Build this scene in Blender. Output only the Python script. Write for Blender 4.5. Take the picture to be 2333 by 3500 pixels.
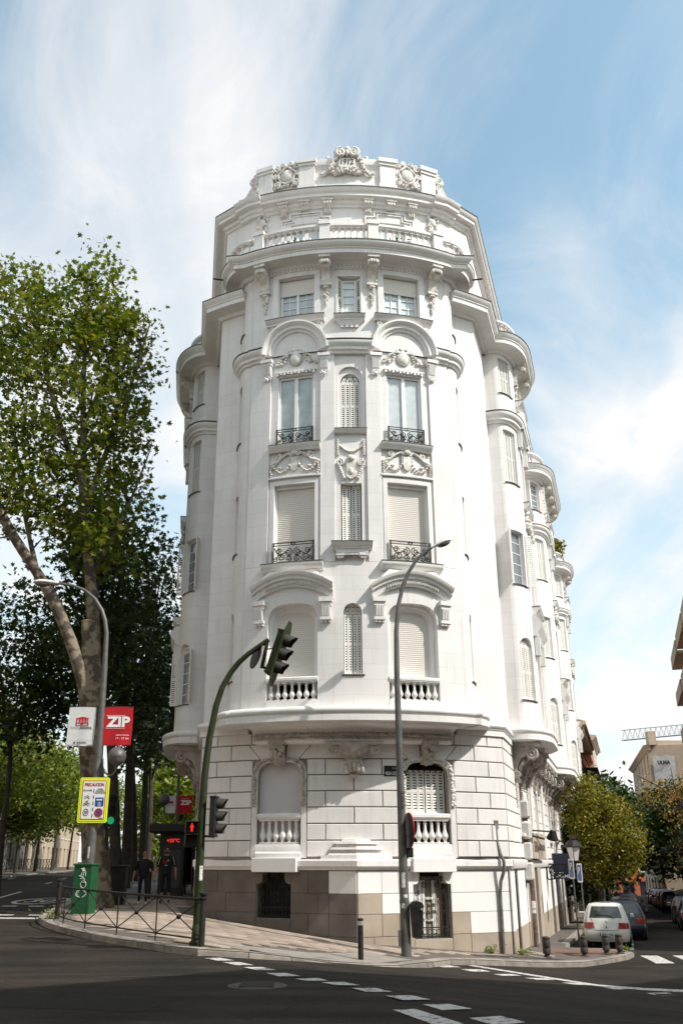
import bpy, bmesh, math, random
import numpy as np
from mathutils import Vector, Matrix
from mathutils.geometry import delaunay_2d_cdt

for _o in list(bpy.data.objects):
 bpy.data.objects.remove(_o)
SC = bpy.context.scene
COL = SC.collection
R = math.radians
PI = math.pi
random.seed(7)

# ------------------------------------------------------------------ camera
cam_d = bpy.data.cameras.new('camera')
cam = bpy.data.objects.new('camera', cam_d)
COL.objects.link(cam)
cam.location = (0, 0, 0)                      # eye level is z = 0, the street lies 1.6 to 2.9 m below
cam.rotation_euler = (R(90 + 21.02), 0, 0)
cam_d.sensor_fit = 'VERTICAL'
cam_d.sensor_height = 36
cam_d.sensor_width = 24
cam_d.lens = 31.99
cam_d.shift_x = 0.0166
cam_d.clip_start = 0.1
cam_d.clip_end = 3000
SC.camera = cam

# ------------------------------------------------------------------ light
SUN_AZ, SUN_EL = 61.0, 45.5     # azimuth: degrees to the right of straight behind the camera
ts = Vector((math.sin(R(SUN_AZ)) * math.cos(R(SUN_EL)), -math.cos(R(SUN_AZ)) * math.cos(R(SUN_EL)), math.sin(R(SUN_EL))))
sun_d = bpy.data.lights.new('sun', 'SUN')
sun_d.energy = 2.8
sun_d.angle = R(0.53)
sun_d.color = (1.0, 0.942, 0.88)
sun = bpy.data.objects.new('sun', sun_d)
COL.objects.link(sun)
sun.rotation_euler = ts.to_track_quat('Z', 'Y').to_euler()

world = bpy.data.worlds.new('World')
SC.world = world
world.use_nodes = True
wt = world.node_tree
for n in list(wt.nodes):
 wt.nodes.remove(n)
def wn(t, **k):
 n = wt.nodes.new(t)
 for a, b in k.items():
  setattr(n, a, b)
 return n
w_out = wn('ShaderNodeOutputWorld')
w_bg = wn('ShaderNodeBackground')
w_bg.inputs['Strength'].default_value = 0.125
w_sky = wn('ShaderNodeTexSky', sky_type='NISHITA', sun_disc=False)
w_sky.sun_elevation = R(SUN_EL)
w_sky.sun_rotation = R(180 - SUN_AZ)
w_sky.air_density = 1.0
w_sky.dust_density = 1.6
w_sky.ozone_density = 1.6
w_tc = wn('ShaderNodeTexCoord')
w_sep = wn('ShaderNodeSeparateXYZ')
wt.links.new(w_tc.outputs['Generated'], w_sep.inputs[0])
def wmath(op, a, b=None):
 n = wn('ShaderNodeMath', operation=op)
 for i, v in enumerate((a, b)):
  if v is None:
   continue
  if isinstance(v, (int, float)):
   n.inputs[i].default_value = v
  else:
   wt.links.new(v, n.inputs[i])
 return n.outputs[0]
zz = wmath('ADD', wmath('MAXIMUM', w_sep.outputs[2], 0.0), 0.22)
px = wmath('DIVIDE', w_sep.outputs[0], zz)
py = wmath('DIVIDE', w_sep.outputs[1], zz)
w_cmb = wn('ShaderNodeCombineXYZ')
wt.links.new(px, w_cmb.inputs[0]); wt.links.new(py, w_cmb.inputs[1])
def cloud(rot, sc, loc, scale, detail, rough, dist, lo, hi):
 mp = wn('ShaderNodeMapping')
 mp.inputs['Rotation'].default_value = (0, 0, R(rot))
 mp.inputs['Scale'].default_value = sc
 mp.inputs['Location'].default_value = loc
 wt.links.new(w_cmb.outputs[0], mp.inputs['Vector'])
 nz = wn('ShaderNodeTexNoise')
 nz.inputs['Scale'].default_value = scale
 nz.inputs['Detail'].default_value = detail
 nz.inputs['Roughness'].default_value = rough
 nz.inputs['Distortion'].default_value = dist
 wt.links.new(mp.outputs[0], nz.inputs['Vector'])
 mr = wn('ShaderNodeMapRange', interpolation_type='SMOOTHSTEP')
 mr.inputs['From Min'].default_value = lo
 mr.inputs['From Max'].default_value = hi
 wt.links.new(nz.outputs['Fac'], mr.inputs['Value'])
 return mr.outputs[0]
CLOUD_A = dict(rot=170.64, sc=(2.361, 1.405, 1), loc=(3.9786, -8.8922, 0.0), scale=1.0, detail=7, rough=0.52, dist=0.6, lo=0.35, hi=0.80)
CLOUD_B = dict(rot=40, sc=(2.6, 1.9, 1), loc=(3.1, 0.7, 0.0), scale=1.3, detail=9, rough=0.64, dist=0.9, lo=0.40, hi=0.80)
ca = cloud(**CLOUD_A)
cb = cloud(**CLOUD_B)
cm = wmath('MINIMUM', wmath('ADD', ca, wmath('MULTIPLY', cb, 0.36)), 1.0)
# air near the horizon is whiter
hz = wn('ShaderNodeMapRange', interpolation_type='SMOOTHSTEP')
hz.inputs['From Min'].default_value = 0.0
hz.inputs['From Max'].default_value = 0.62
hz.inputs['To Min'].default_value = 0.45
hz.inputs['To Max'].default_value = 0.0
wt.links.new(w_sep.outputs[2], hz.inputs['Value'])
cm2 = wmath('MINIMUM', wmath('ADD', wmath('MULTIPLY', wmath('ADD', wmath('MULTIPLY', cm, 0.86), 0.12), 1.0), hz.outputs[0]), 1.0)
w_mix = wn('ShaderNodeMix', data_type='RGBA')
wt.links.new(cm2, w_mix.inputs['Factor'])
w_blue = wn('ShaderNodeMix', data_type='RGBA', blend_type='MULTIPLY')
w_blue.inputs['Factor'].default_value = 1.0
wt.links.new(w_sky.outputs[0], w_blue.inputs[6])
w_blue.inputs[7].default_value = (1.02, 1.30, 1.10, 1)
wt.links.new(w_blue.outputs[2], w_mix.inputs[6])
w_mix.inputs[7].default_value = (4.50, 4.46, 4.44, 1)
wt.links.new(w_mix.outputs[2], w_bg.inputs['Color'])
wt.links.new(w_bg.outputs[0], w_out.inputs[0])

SC.view_settings.view_transform = 'Standard'
SC.view_settings.look = 'None'
SC.view_settings.gamma = 1.0
SC.view_settings.use_curve_mapping = False
SC.view_settings.exposure = 0.86
SC.render.engine = 'CYCLES'

# ------------------------------------------------------------------ materials
MATS = {}
def mat(name, c, rough=0.6, c2=None, nscale=6.0, lo=0.35, hi=0.65, bump=0.0, bscale=60.0, metal=0.0, spec=0.5,
  streak=0.0, ashlar=None, transl=0.0, emit=None, estr=0.0, coat=0.0, island=None, uvn=False):
 m = bpy.data.materials.new(name)
 MATS[name] = m
 m.use_nodes = True
 nt = m.node_tree
 b = nt.nodes['Principled BSDF']
 L = nt.links.new
 def N(t, **k):
  n = nt.nodes.new(t)
  for a, v in k.items():
   setattr(n, a, v)
  return n
 b.inputs['Roughness'].default_value = rough
 b.inputs['Metallic'].default_value = metal
 b.inputs['Specular IOR Level'].default_value = spec
 if coat:
  b.inputs['Coat Weight'].default_value = coat
  b.inputs['Coat Roughness'].default_value = 0.05
 col = None
 tc = N('ShaderNodeTexCoord')
 if c2 is not None:
  nz = N('ShaderNodeTexNoise')
  nz.inputs['Scale'].default_value = nscale
  nz.inputs['Detail'].default_value = 5
  L(tc.outputs['Object'], nz.inputs['Vector'])
  mr = N('ShaderNodeMapRange')
  mr.inputs['From Min'].default_value = lo
  mr.inputs['From Max'].default_value = hi
  L(nz.outputs['Fac'], mr.inputs['Value'])
  mx = N('ShaderNodeMix', data_type='RGBA')
  L(mr.outputs[0], mx.inputs['Factor'])
  mx.inputs[6].default_value = (*c, 1)
  mx.inputs[7].default_value = (*c2, 1)
  col = mx.outputs[2]
 if streak:
  mp = N('ShaderNodeMapping')
  mp.inputs['Scale'].default_value = (3.0, 3.0, 0.22)
  L(tc.outputs['Object'], mp.inputs['Vector'])
  nz = N('ShaderNodeTexNoise')
  nz.inputs['Scale'].default_value = 2.2
  nz.inputs['Detail'].default_value = 7
  nz.inputs['Roughness'].default_value = 0.65
  L(mp.outputs[0], nz.inputs['Vector'])
  mr = N('ShaderNodeMapRange')
  mr.inputs['From Min'].default_value = 0.52
  mr.inputs['From Max'].default_value = 0.75
  mr.inputs['To Max'].default_value = streak
  L(nz.outputs['Fac'], mr.inputs['Value'])
  mx = N('ShaderNodeMix', data_type='RGBA')
  L(mr.outputs[0], mx.inputs['Factor'])
  if col:
   L(col, mx.inputs[6])
  else:
   mx.inputs[6].default_value = (*c, 1)
  mx.inputs[7].default_value = (c[0] * 0.62, c[1] * 0.58, c[2] * 0.54, 1)
  col = mx.outputs[2]
 hgt = None
 if ashlar:
  bw, bh = ashlar
  uv = N('ShaderNodeUVMap')
  br = N('ShaderNodeTexBrick')
  br.inputs['Scale'].default_value = 1.0
  br.inputs['Brick Width'].default_value = bw
  br.inputs['Row Height'].default_value = bh
  br.inputs['Mortar Size'].default_value = 0.012
  br.inputs['Mortar Smooth'].default_value = 0.3
  br.inputs['Color1'].default_value = (1, 1, 1, 1)
  br.inputs['Color2'].default_value = (0.95, 0.945, 0.94, 1)
  br.inputs['Mortar'].default_value = (0.89, 0.88, 0.87, 1)
  L(uv.outputs[0], br.inputs['Vector'])
  mx = N('ShaderNodeMix', data_type='RGBA', blend_type='MULTIPLY')
  mx.inputs['Factor'].default_value = 1
  if col:
   L(col, mx.inputs[6])
  else:
   mx.inputs[6].default_value = (*c, 1)
  L(br.outputs['Color'], mx.inputs[7])
  col = mx.outputs[2]
  inv = N('ShaderNodeMath', operation='MULTIPLY')
  inv.inputs[1].default_value = -0.25
  L(br.outputs['Fac'], inv.inputs[0])
  hgt = inv.outputs[0]
 if island:
  gi = N('ShaderNodeObjectInfo')
  mr = N('ShaderNodeMapRange')
  mr.inputs['To Min'].default_value = 1 - island
  mr.inputs['To Max'].default_value = 1 + island
  L(gi.outputs['Random'], mr.inputs['Value'])
  mx = N('ShaderNodeMix', data_type='RGBA', blend_type='MULTIPLY')
  mx.inputs['Factor'].default_value = 1
  if col:
   L(col, mx.inputs[6])
  else:
   mx.inputs[6].default_value = (*c, 1)
  cc = N('ShaderNodeCombineColor')
  for i in range(3):
   L(mr.outputs[0], cc.inputs[i])
  L(cc.outputs[0], mx.inputs[7])
  col = mx.outputs[2]
 if col:
  L(col, b.inputs['Base Color'])
 else:
  b.inputs['Base Color'].default_value = (*c, 1)
 if bump or hgt:
  nz = N('ShaderNodeTexNoise')
  nz.inputs['Scale'].default_value = bscale
  nz.inputs['Detail'].default_value = 4
  L(tc.outputs['Object'], nz.inputs['Vector'])
  bp = N('ShaderNodeBump')
  bp.inputs['Strength'].default_value = bump if bump else 0.2
  bp.inputs['Distance'].default_value = 0.02
  if hgt:
   ad = N('ShaderNodeMath', operation='ADD')
   L(nz.outputs['Fac'], ad.inputs[0])
   L(hgt, ad.inputs[1])
   L(ad.outputs[0], bp.inputs['Height'])
  else:
   L(nz.outputs['Fac'], bp.inputs['Height'])
  L(bp.outputs[0], b.inputs['Normal'])
 if emit:
  b.inputs['Emission Color'].default_value = (*emit, 1)
  b.inputs['Emission Strength'].default_value = estr
 if transl:
  tr = N('ShaderNodeBsdfTranslucent')
  if col:
   L(col, tr.inputs['Color'])
  else:
   tr.inputs['Color'].default_value = (*c, 1)
  ms = N('ShaderNodeMixShader')
  ms.inputs[0].default_value = transl
  L(b.outputs[0], ms.inputs[1])
  L(tr.outputs[0], ms.inputs[2])
  L(ms.outputs[0], nt.nodes['Material Output'].inputs['Surface'])
 return m

WHITE = (0.79, 0.762, 0.750)
mat('plaster', WHITE, 0.75, (0.74, 0.714, 0.694), 0.7, bump=0.15, bscale=45, streak=0.36, ashlar=(1.15, 0.46))
mat('stucco', (0.80, 0.772, 0.754), 0.75, (0.72, 0.698, 0.675), 1.4, bump=0.2, bscale=50, streak=0.42)
mat('rustic', (0.78, 0.748, 0.726), 0.8, (0.70, 0.677, 0.655), 1.1, bump=0.6, bscale=55, streak=0.45, island=0.045)
mat('mortar', (0.24, 0.215, 0.195), 0.9, (0.36, 0.33, 0.30), 3)
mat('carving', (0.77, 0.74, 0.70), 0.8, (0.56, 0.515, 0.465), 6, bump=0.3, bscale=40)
mat('grimy_shaded_carving', (0.50, 0.45, 0.40), 0.85, (0.36, 0.315, 0.275), 6, bump=0.5, bscale=40)  # grimy stone; shade under the bay slab is also darkened into its colour
mat('lead', (0.05, 0.042, 0.038), 0.7, (0.11, 0.09, 0.08), 5)
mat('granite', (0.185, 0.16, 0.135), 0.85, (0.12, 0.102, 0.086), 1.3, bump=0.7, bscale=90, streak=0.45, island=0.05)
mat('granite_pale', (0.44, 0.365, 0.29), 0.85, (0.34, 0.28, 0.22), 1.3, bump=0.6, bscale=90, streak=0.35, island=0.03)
mat('blank_panel', (0.60, 0.585, 0.60), 0.9, (0.55, 0.53, 0.545), 1.5, bump=0.2, streak=0.12)
mat('shutter', (0.78, 0.755, 0.715), 0.6, (0.70, 0.67, 0.62), 3)
mat('roller', (0.73, 0.685, 0.635), 0.55)
mat('frame', (0.80, 0.79, 0.775), 0.5)
mat('curtain', (0.62, 0.68, 0.70), 0.35, (0.72, 0.77, 0.78), 4, spec=0.8)
mat('curtain_grey', (0.42, 0.50, 0.53), 0.3, (0.55, 0.62, 0.64), 3, spec=0.8)
mat('glass', (0.03, 0.035, 0.04), 0.06, spec=0.9)
mat('glass_sky', (0.16, 0.18, 0.19), 0.05, spec=1.0)
mat('dark', (0.012, 0.011, 0.010), 0.9)
mat('iron', (0.010, 0.009, 0.009), 0.65, (0.024, 0.020, 0.018), 8, spec=0.3)
mat('brick_orange', (0.50, 0.20, 0.10), 0.85, (0.42, 0.17, 0.09), 2)
# ------------------------------------------------------------------ mesh building
class MB:
 def __init__(self):
  self.v, self.f, self.uv = [], [], None
 def add(self, vs, fs):
  n = len(self.v)
  self.v.extend(tuple(p) for p in vs)
  self.f.extend(tuple(i + n for i in f) for f in fs)
 def box(self, x0, x1, y0, y1, z0, z1):
  self.add([(x0, y0, z0), (x1, y0, z0), (x1, y1, z0), (x0, y1, z0), (x0, y0, z1), (x1, y0, z1), (x1, y1, z1), (x0, y1, z1)],
    [(0, 3, 2, 1), (4, 5, 6, 7), (0, 1, 5, 4), (1, 2, 6, 5), (2, 3, 7, 6), (3, 0, 4, 7)])
 def bbox(self, x0, x1, y0, y1, z0, z1, c=0.02):
  """box with chamfered vertical faces (all 12 edges bevelled)"""
  bm = bmesh.new()
  bmesh.ops.create_cube(bm, size=1)
  for v in bm.verts:
   v.co = ((x0 + x1) / 2 + v.co.x * (x1 - x0), (y0 + y1) / 2 + v.co.y * (y1 - y0), (z0 + z1) / 2 + v.co.z * (z1 - z0))
  bmesh.ops.bevel(bm, geom=bm.edges[:], offset=c, segments=1, affect='EDGES', clamp_overlap=True)
  self.bm(bm)
 def bm(self, bm):
  bm.verts.ensure_lookup_table()
  bm.verts.index_update()
  self.add([v.co.to_tuple() for v in bm.verts], [[v.index for v in f.verts] for f in bm.faces])
  bm.free()
 def tube(self, pts, r, n=8, cap=True):
  pts = [Vector(p) for p in pts]
  k = len(pts)
  rs = r if isinstance(r, (list, tuple)) else [r] * k
  up = Vector((0, 0, 1))
  t0 = (pts[1] - pts[0]).normalized()
  if abs(t0.dot(up)) > 0.95:
   up = Vector((1, 0, 0))
  a = t0.cross(up).normalized()
  vs, fs = [], []
  for i in range(k):
   t = (pts[min(i + 1, k - 1)] - pts[max(i - 1, 0)])
   if t.length < 1e-9:
    t = t0
   t.normalize()
   a = (a - t * a.dot(t))
   if a.length < 1e-6:
    a = t.orthogonal()
   a.normalize()
   b = t.cross(a)
   for j in range(n):
    q = 2 * PI * j / n
    vs.append(pts[i] + (a * math.cos(q) + b * math.sin(q)) * rs[i])
  for i in range(k - 1):
   for j in range(n):
    j2 = (j + 1) % n
    fs.append((i * n + j, i * n + j2, (i + 1) * n + j2, (i + 1) * n + j))
  if cap:
   fs.append(tuple(range(n - 1, -1, -1)))
   fs.append(tuple((k - 1) * n + j for j in range(n)))
  self.add(vs, fs)
 def lathe(self, prof, c=(0, 0, 0), n=12, m=None):
  vs, fs = [], []
  for (r, z) in prof:
   for j in range(n):
    q = 2 * PI * j / n
    p = Vector((r * math.cos(q), r * math.sin(q), z))
    if m is not None:
     p = m @ p
    vs.append((p.x + c[0], p.y + c[1], p.z + c[2]))
  k = len(prof)
  for i in range(k - 1):
   for j in range(n):
    j2 = (j + 1) % n
    fs.append((i * n + j, i * n + j2, (i + 1) * n + j2, (i + 1) * n + j))
  fs.append(tuple(range(n - 1, -1, -1)))
  fs.append(tuple((k - 1) * n + j for j in range(n)))
  self.add(vs, fs)
 def prism(self, poly, y0, y1):
  """polygon in (x, z), extruded from y0 (front) to y1"""
  n = len(poly)
  vs = [(p[0], y0, p[1]) for p in poly] + [(p[0], y1, p[1]) for p in poly]
  fs = [tuple(range(n)), tuple(range(2 * n - 1, n - 1, -1))]
  for i in range(n):
   j = (i + 1) % n
   fs.append((j, i, i + n, j + n))
  self.add(vs, fs)
 def side_prism(self, poly, x0, x1):
  """polygon in (y, z), extruded along x"""
  n = len(poly)
  vs = [(x0, p[0], p[1]) for p in poly] + [(x1, p[0], p[1]) for p in poly]
  fs = [tuple(range(n)), tuple(range(2 * n - 1, n - 1, -1))]
  for i in range(n):
   j = (i + 1) % n
   fs.append((j, i, i + n, j + n))
  self.add(vs, fs)
 def ball(self, c, r, n=8, k=6):
  rx, ry, rz = r if isinstance(r, (list, tuple)) else (r, r, r)
  vs, fs = [(c[0], c[1], c[2] - rz)], []
  for i in range(1, k):
   a = -PI / 2 + PI * i / k
   for j in range(n):
    q = 2 * PI * j / n
    vs.append((c[0] + rx * math.cos(a) * math.cos(q), c[1] + ry * math.cos(a) * math.sin(q), c[2] + rz * math.sin(a)))
  vs.append((c[0], c[1], c[2] + rz))
  for j in range(n):
   fs.append((0, 1 + (j + 1) % n, 1 + j))
  for i in range(k - 2):
   for j in range(n):
    j2 = (j + 1) % n
    fs.append((1 + i * n + j, 1 + i * n + j2, 1 + (i + 1) * n + j2, 1 + (i + 1) * n + j))
  t = len(vs) - 1
  for j in range(n):
   fs.append((t, 1 + (k - 2) * n + j, 1 + (k - 2) * n + (j + 1) % n))
  self.add(vs, fs)
 def map(self, fn):
  self.v = [tuple(fn(*p)) for p in self.v]
  return self
 def merge(self, o, fn=None):
  self.add([fn(*p) for p in o.v] if fn else o.v, o.f)
 def mesh(self, name):
  me = bpy.data.meshes.new(name)
  me.from_pydata(self.v, [], self.f)
  if self.uv:
   uvl = me.uv_layers.new(name='UVMap')
   idx = np.empty(len(me.loops), dtype=np.int32)
   me.loops.foreach_get('vertex_index', idx)
   uv = np.array(self.uv, dtype=np.float32)[idx]
   uvl.data.foreach_set('uv', uv.ravel())
  return me

def W(o):
 if o.parent is None:
  return o.matrix_basis.copy()
 return W(o.parent) @ o.matrix_parent_inverse @ o.matrix_basis
def fix_normals(me):
 bm = bmesh.new()
 bm.from_mesh(me)
 bmesh.ops.recalc_face_normals(bm, faces=bm.faces)
 bm.to_mesh(me)
 bm.free()
def place(name, me, parent=None, m=None, mat_=None):
 """object that shares mesh data; m is its world matrix"""
 o = bpy.data.objects.new(name, me)
 COL.objects.link(o)
 if parent is not None:
  o.parent = parent
  o.matrix_parent_inverse = W(parent).inverted()
 o.matrix_basis = m if m is not None else Matrix.Identity(4)
 return o
def mk(name, mb, m, parent=None, smooth=35, fix=True, world=None):
 me = mb.mesh(name)
 if fix:
  fix_normals(me)
 if isinstance(m, (list, tuple)):
  for q in m:
   me.materials.append(MATS[q])
 else:
  me.materials.append(MATS[m])
 if smooth:
  me.polygons.foreach_set('use_smooth', [True] * len(me.polygons))
  me.set_sharp_from_angle(angle=R(smooth))
 return place(name, me, parent, world)
def shared(name, mb, m, smooth=35, fix=True):
 me = mb.mesh(name)
 if fix:
  fix_normals(me)
 me.materials.append(MATS[m])
 if smooth:
  me.polygons.foreach_set('use_smooth', [True] * len(me.polygons))
  me.set_sharp_from_angle(angle=R(smooth))
 return me
def tag(o, label, cat, group=None):
 o['label'] = label
 o['category'] = cat
 if group:
  o['group'] = group
 return o
def thing(name, loc, label, cat, group=None, rz=0.0):
 o = bpy.data.objects.new(name, None)
 o.empty_display_size = 0.3
 COL.objects.link(o)
 o.location = loc
 o.rotation_euler = (0, 0, rz)
 return tag(o, label, cat, group)
def W0(o):
 return Matrix.Translation(o.location) @ o.rotation_euler.to_matrix().to_4x4()
def struct(o):
 o['kind'] = 'structure'
 return o
def M(loc, rz=0.0, s=1.0):
 return Matrix.Translation(loc) @ Matrix.Rotation(rz, 4, 'Z') @ Matrix.Scale(s, 4)
FONT = {}
def text_mb(txt, size, cx=0.0, cz=0.0, y=0.0, width=None, bold=0.0, align='CENTER', depth=0.004):
 """lettering as geometry in the x-z plane facing -y, centred on (cx, cz)"""
 cu = bpy.data.curves.new('t', 'FONT')
 cu.body = txt
 cu.size = size
 cu.extrude = 0.0
 cu.offset = bold
 cu.resolution_u = 3
 ob = bpy.data.objects.new('t', cu)
 me = bpy.data.meshes.new_from_object(ob)
 vs = [v.co.copy() for v in me.vertices]
 fs = [tuple(p.vertices) for p in me.polygons]
 bpy.data.objects.remove(ob)
 bpy.data.curves.remove(cu)
 bpy.data.meshes.remove(me)
 mb = MB()
 if not vs:
  return mb
 x0, x1 = min(v.x for v in vs), max(v.x for v in vs)
 y0, y1 = min(v.y for v in vs), max(v.y for v in vs)
 sx = width / (x1 - x0) if width else 1.0
 off = {'CENTER': (x0 + x1) / 2, 'LEFT': x0, 'RIGHT': x1}[align]
 mb.add([(cx + (v.x - off) * sx, y, cz + v.y - (y0 + y1) / 2) for v in vs], fs)
 return mb

# ------------------------------------------------------------------ plan curves of the building
class Arc:
 """s = 0 in the middle, s grows to the right as seen from outside"""
 def __init__(self, cx, cy, r):
  self.c, self.r, self.curved = (cx, cy), r, True
 def P(self, s, out, z):
  a = s / self.r
  return (self.c[0] + (self.r + out) * math.sin(a), self.c[1] - (self.r + out) * math.cos(a), z)
 def ang(self, s):
  return s / self.r
class Line:
 def __init__(self, p0, p1):
  self.p = p0
  d = Vector((p1[0] - p0[0], p1[1] - p0[1]))
  self.len = d.length
  d.normalize()
  self.d, self.n, self.curved = d, Vector((d.y, -d.x)), False
 def P(self, s, out, z):
  return (self.p[0] + self.d.x * s + self.n.x * out, self.p[1] + self.d.y * s + self.n.y * out, z)
 def ang(self, s):
  return math.atan2(self.d.y, self.d.x)
class Poly:
 """smooth curve through dense points"""
 def __init__(self, pts):
  self.p = [Vector(q) for q in pts]
  self.curved = True
  self.s = [0.0]
  for a, b in zip(self.p, self.p[1:]):
   self.s.append(self.s[-1] + (b - a).length)
  self.len = self.s[-1]
  self.t = []
  k = len(pts)
  for i in range(k):
   t = self.p[min(i + 1, k - 1)] - self.p[max(i - 1, 0)]
   t.normalize()
   self.t.append(t)
 def at(self, s):
  i = 0
  while i < len(self.s) - 2 and self.s[i + 1] < s:
   i += 1
  u = (s - self.s[i]) / (self.s[i + 1] - self.s[i])
  p = self.p[i].lerp(self.p[i + 1], u)
  t = self.t[i].lerp(self.t[i + 1], min(max(u, 0), 1)).normalized()
  return p, t
 def P(self, s, out, z):
  p, t = self.at(s)
  return (p.x + t.y * out, p.y - t.x * out, z)
 def ang(self, s):
  t = self.at(s)[1]
  return math.atan2(t.y, t.x)
def frame(path, s, out=0.0, z=0.0):
 """world matrix at a point of the path: x along the wall, -y outward"""
 return Matrix.Translation(path.P(s, out, z)) @ Matrix.Rotation(path.ang(s), 4, 'Z')
def bend(path, s0=0.0, z0=0.0, out0=0.0):
 """maps local (x along, y into the wall, z up) onto the path"""
 return lambda x, y, z: path.P(s0 + x, out0 - y, z0 + z)

def rect(cx, w, z0, z1):
 return [(cx - w, z0), (cx + w, z0), (cx + w, z1), (cx - w, z1)]
def archp(cx, w, z0, zs, rise, n=14):
 """opening with elliptical head: springs at zs, rises by 'rise'"""
 p = [(cx - w, z0), (cx + w, z0)]
 for i in range(n + 1):
  a = PI * i / n
  p.append((cx + w * math.cos(a), zs + rise * math.sin(a)))
 return p
def basket(cx, w, z0, zs, rise, n=4):
 """opening with rounded shoulders and a flat-arched head"""
 p = [(cx - w, z0), (cx + w, z0)]
 m = 24
 for i in range(m + 1):
  a = PI * i / m
  c, s = math.cos(a), math.sin(a)
  e = 2.0 / 3.2
  p.append((cx + w * math.copysign(abs(c) ** e, c), zs + rise * abs(s) ** e))
 return p
def inside(p, poly):
 x, y = p
 r = False
 j = len(poly) - 1
 for i in range(len(poly)):
  xi, yi = poly[i]
  xj, yj = poly[j]
  if (yi > y) != (yj > y) and x < (xj - xi) * (y - yi) / (yj - yi) + xi:
   r = not r
  j = i
 return r
def densify(poly, d=0.3):
 out = []
 for i in range(len(poly)):
  a, b = poly[i], poly[(i + 1) % len(poly)]
  n = max(1, int(math.hypot(b[0] - a[0], b[1] - a[1]) / d))
  for k in range(n):
   out.append((a[0] + (b[0] - a[0]) * k / n, a[1] + (b[1] - a[1]) * k / n))
 return out
def wall_mb(path, s0, s1, z0, z1, holes=(), out=0.0, reveal=0.3, ds=0.35):
 """one wall sheet in (s, z) with openings and their reveals; holes: polygon or (polygon, depth)"""
 mb = MB()
 mb.uv = []
 vs, es = [], []
 def ring(poly):
  b = len(vs)
  vs.extend(poly)
  es.extend((b + i, b + (i + 1) % len(poly)) for i in range(len(poly)))
 ring(densify([(s0, z0), (s1, z0), (s1, z1), (s0, z1)], 5.0))
 hp = []
 for h in holes:
  poly, dep = (h[0], h[1]) if isinstance(h, tuple) and not isinstance(h[0], (int, float)) and isinstance(h[1], float) else (h, reveal)
  poly = densify(poly)
  hp.append((poly, dep))
  ring(poly)
 if path.curved:
  n = max(2, int((s1 - s0) / ds))
  for i in range(1, n):
   s = s0 + (s1 - s0) * i / n
   b = len(vs)
   vs.extend([(s, z0), (s, z1)])
   es.append((b, b + 1))
 r = delaunay_2d_cdt([Vector(p) for p in vs], es, [], 0, 1e-5)
 pts, tris = r[0], r[2]
 keep = []
 for t in tris:
  c = ((pts[t[0]].x + pts[t[1]].x + pts[t[2]].x) / 3, (pts[t[0]].y + pts[t[1]].y + pts[t[2]].y) / 3)
  if not any(inside(c, h[0]) for h in hp):
   keep.append(t)
 mb.add([path.P(p.x, out, p.y) for p in pts], keep)
 mb.uv.extend((p.x, p.y) for p in pts)
 for poly, dep in hp:
  n = len(poly)
  b = len(mb.v)
  for (s, z) in poly:
   mb.v.append(path.P(s, out, z)); mb.uv.append((s, z))
  for (s, z) in poly:
   mb.v.append(path.P(s, out - dep, z)); mb.uv.append((s + dep, z))
  for i in range(n):
   j = (i + 1) % n
   mb.f.append((b + i, b + j, b + n + j, b + n + i))
 return mb
def band_mb(path, s0, s1, prof, ds=0.3):
 """moulding: profile of (out, z) points swept along s, ends closed"""
 mb = MB()
 n = max(1, int(abs(s1 - s0) / ds)) if path.curved else 1
 k = len(prof)
 for i in range(n + 1):
  s = s0 + (s1 - s0) * i / n
  mb.v.extend(path.P(s, o, z) for (o, z) in prof)
 for i in range(n):
  for j in range(k - 1):
   mb.f.append((i * k + j, (i + 1) * k + j, (i + 1) * k + j + 1, i * k + j + 1))
  mb.f.append((i * k + k - 1, (i + 1) * k + k - 1, (i + 1) * k, i * k))
 mb.f.append(tuple(range(k)))
 mb.f.append(tuple(n * k + j for j in range(k - 1, -1, -1)))
 return mb
def sweep_mb(prof, pts, cap=True):
 """profile (out, z) swept along a plan polyline with mitred corners; outside is to the right of travel"""
 mb = MB()
 P = [Vector(p) for p in pts]
 k = len(prof)
 n = len(P)
 for i in range(n):
  ds = []
  if i > 0:
   ds.append((P[i] - P[i - 1]).normalized())
  if i < n - 1:
   ds.append((P[i + 1] - P[i]).normalized())
  ns = [Vector((d.y, -d.x)) for d in ds]
  if len(ns) == 2:
   m = ns[0] + ns[1]
   m = m / max(0.35, (1 + ns[0].dot(ns[1])))
  else:
   m = ns[0]
  for (o, z) in prof:
   mb.v.append((P[i].x + m.x * o, P[i].y + m.y * o, z))
 for i in range(n - 1):
  for j in range(k - 1):
   mb.f.append((i * k + j, (i + 1) * k + j, (i + 1) * k + j + 1, i * k + j + 1))
  mb.f.append((i * k + k - 1, (i + 1) * k + k - 1, (i + 1) * k, i * k))
 if cap:
  mb.f.append(tuple(range(k)))
  mb.f.append(tuple((n - 1) * k + j for j in range(k - 1, -1, -1)))
 return mb
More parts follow.
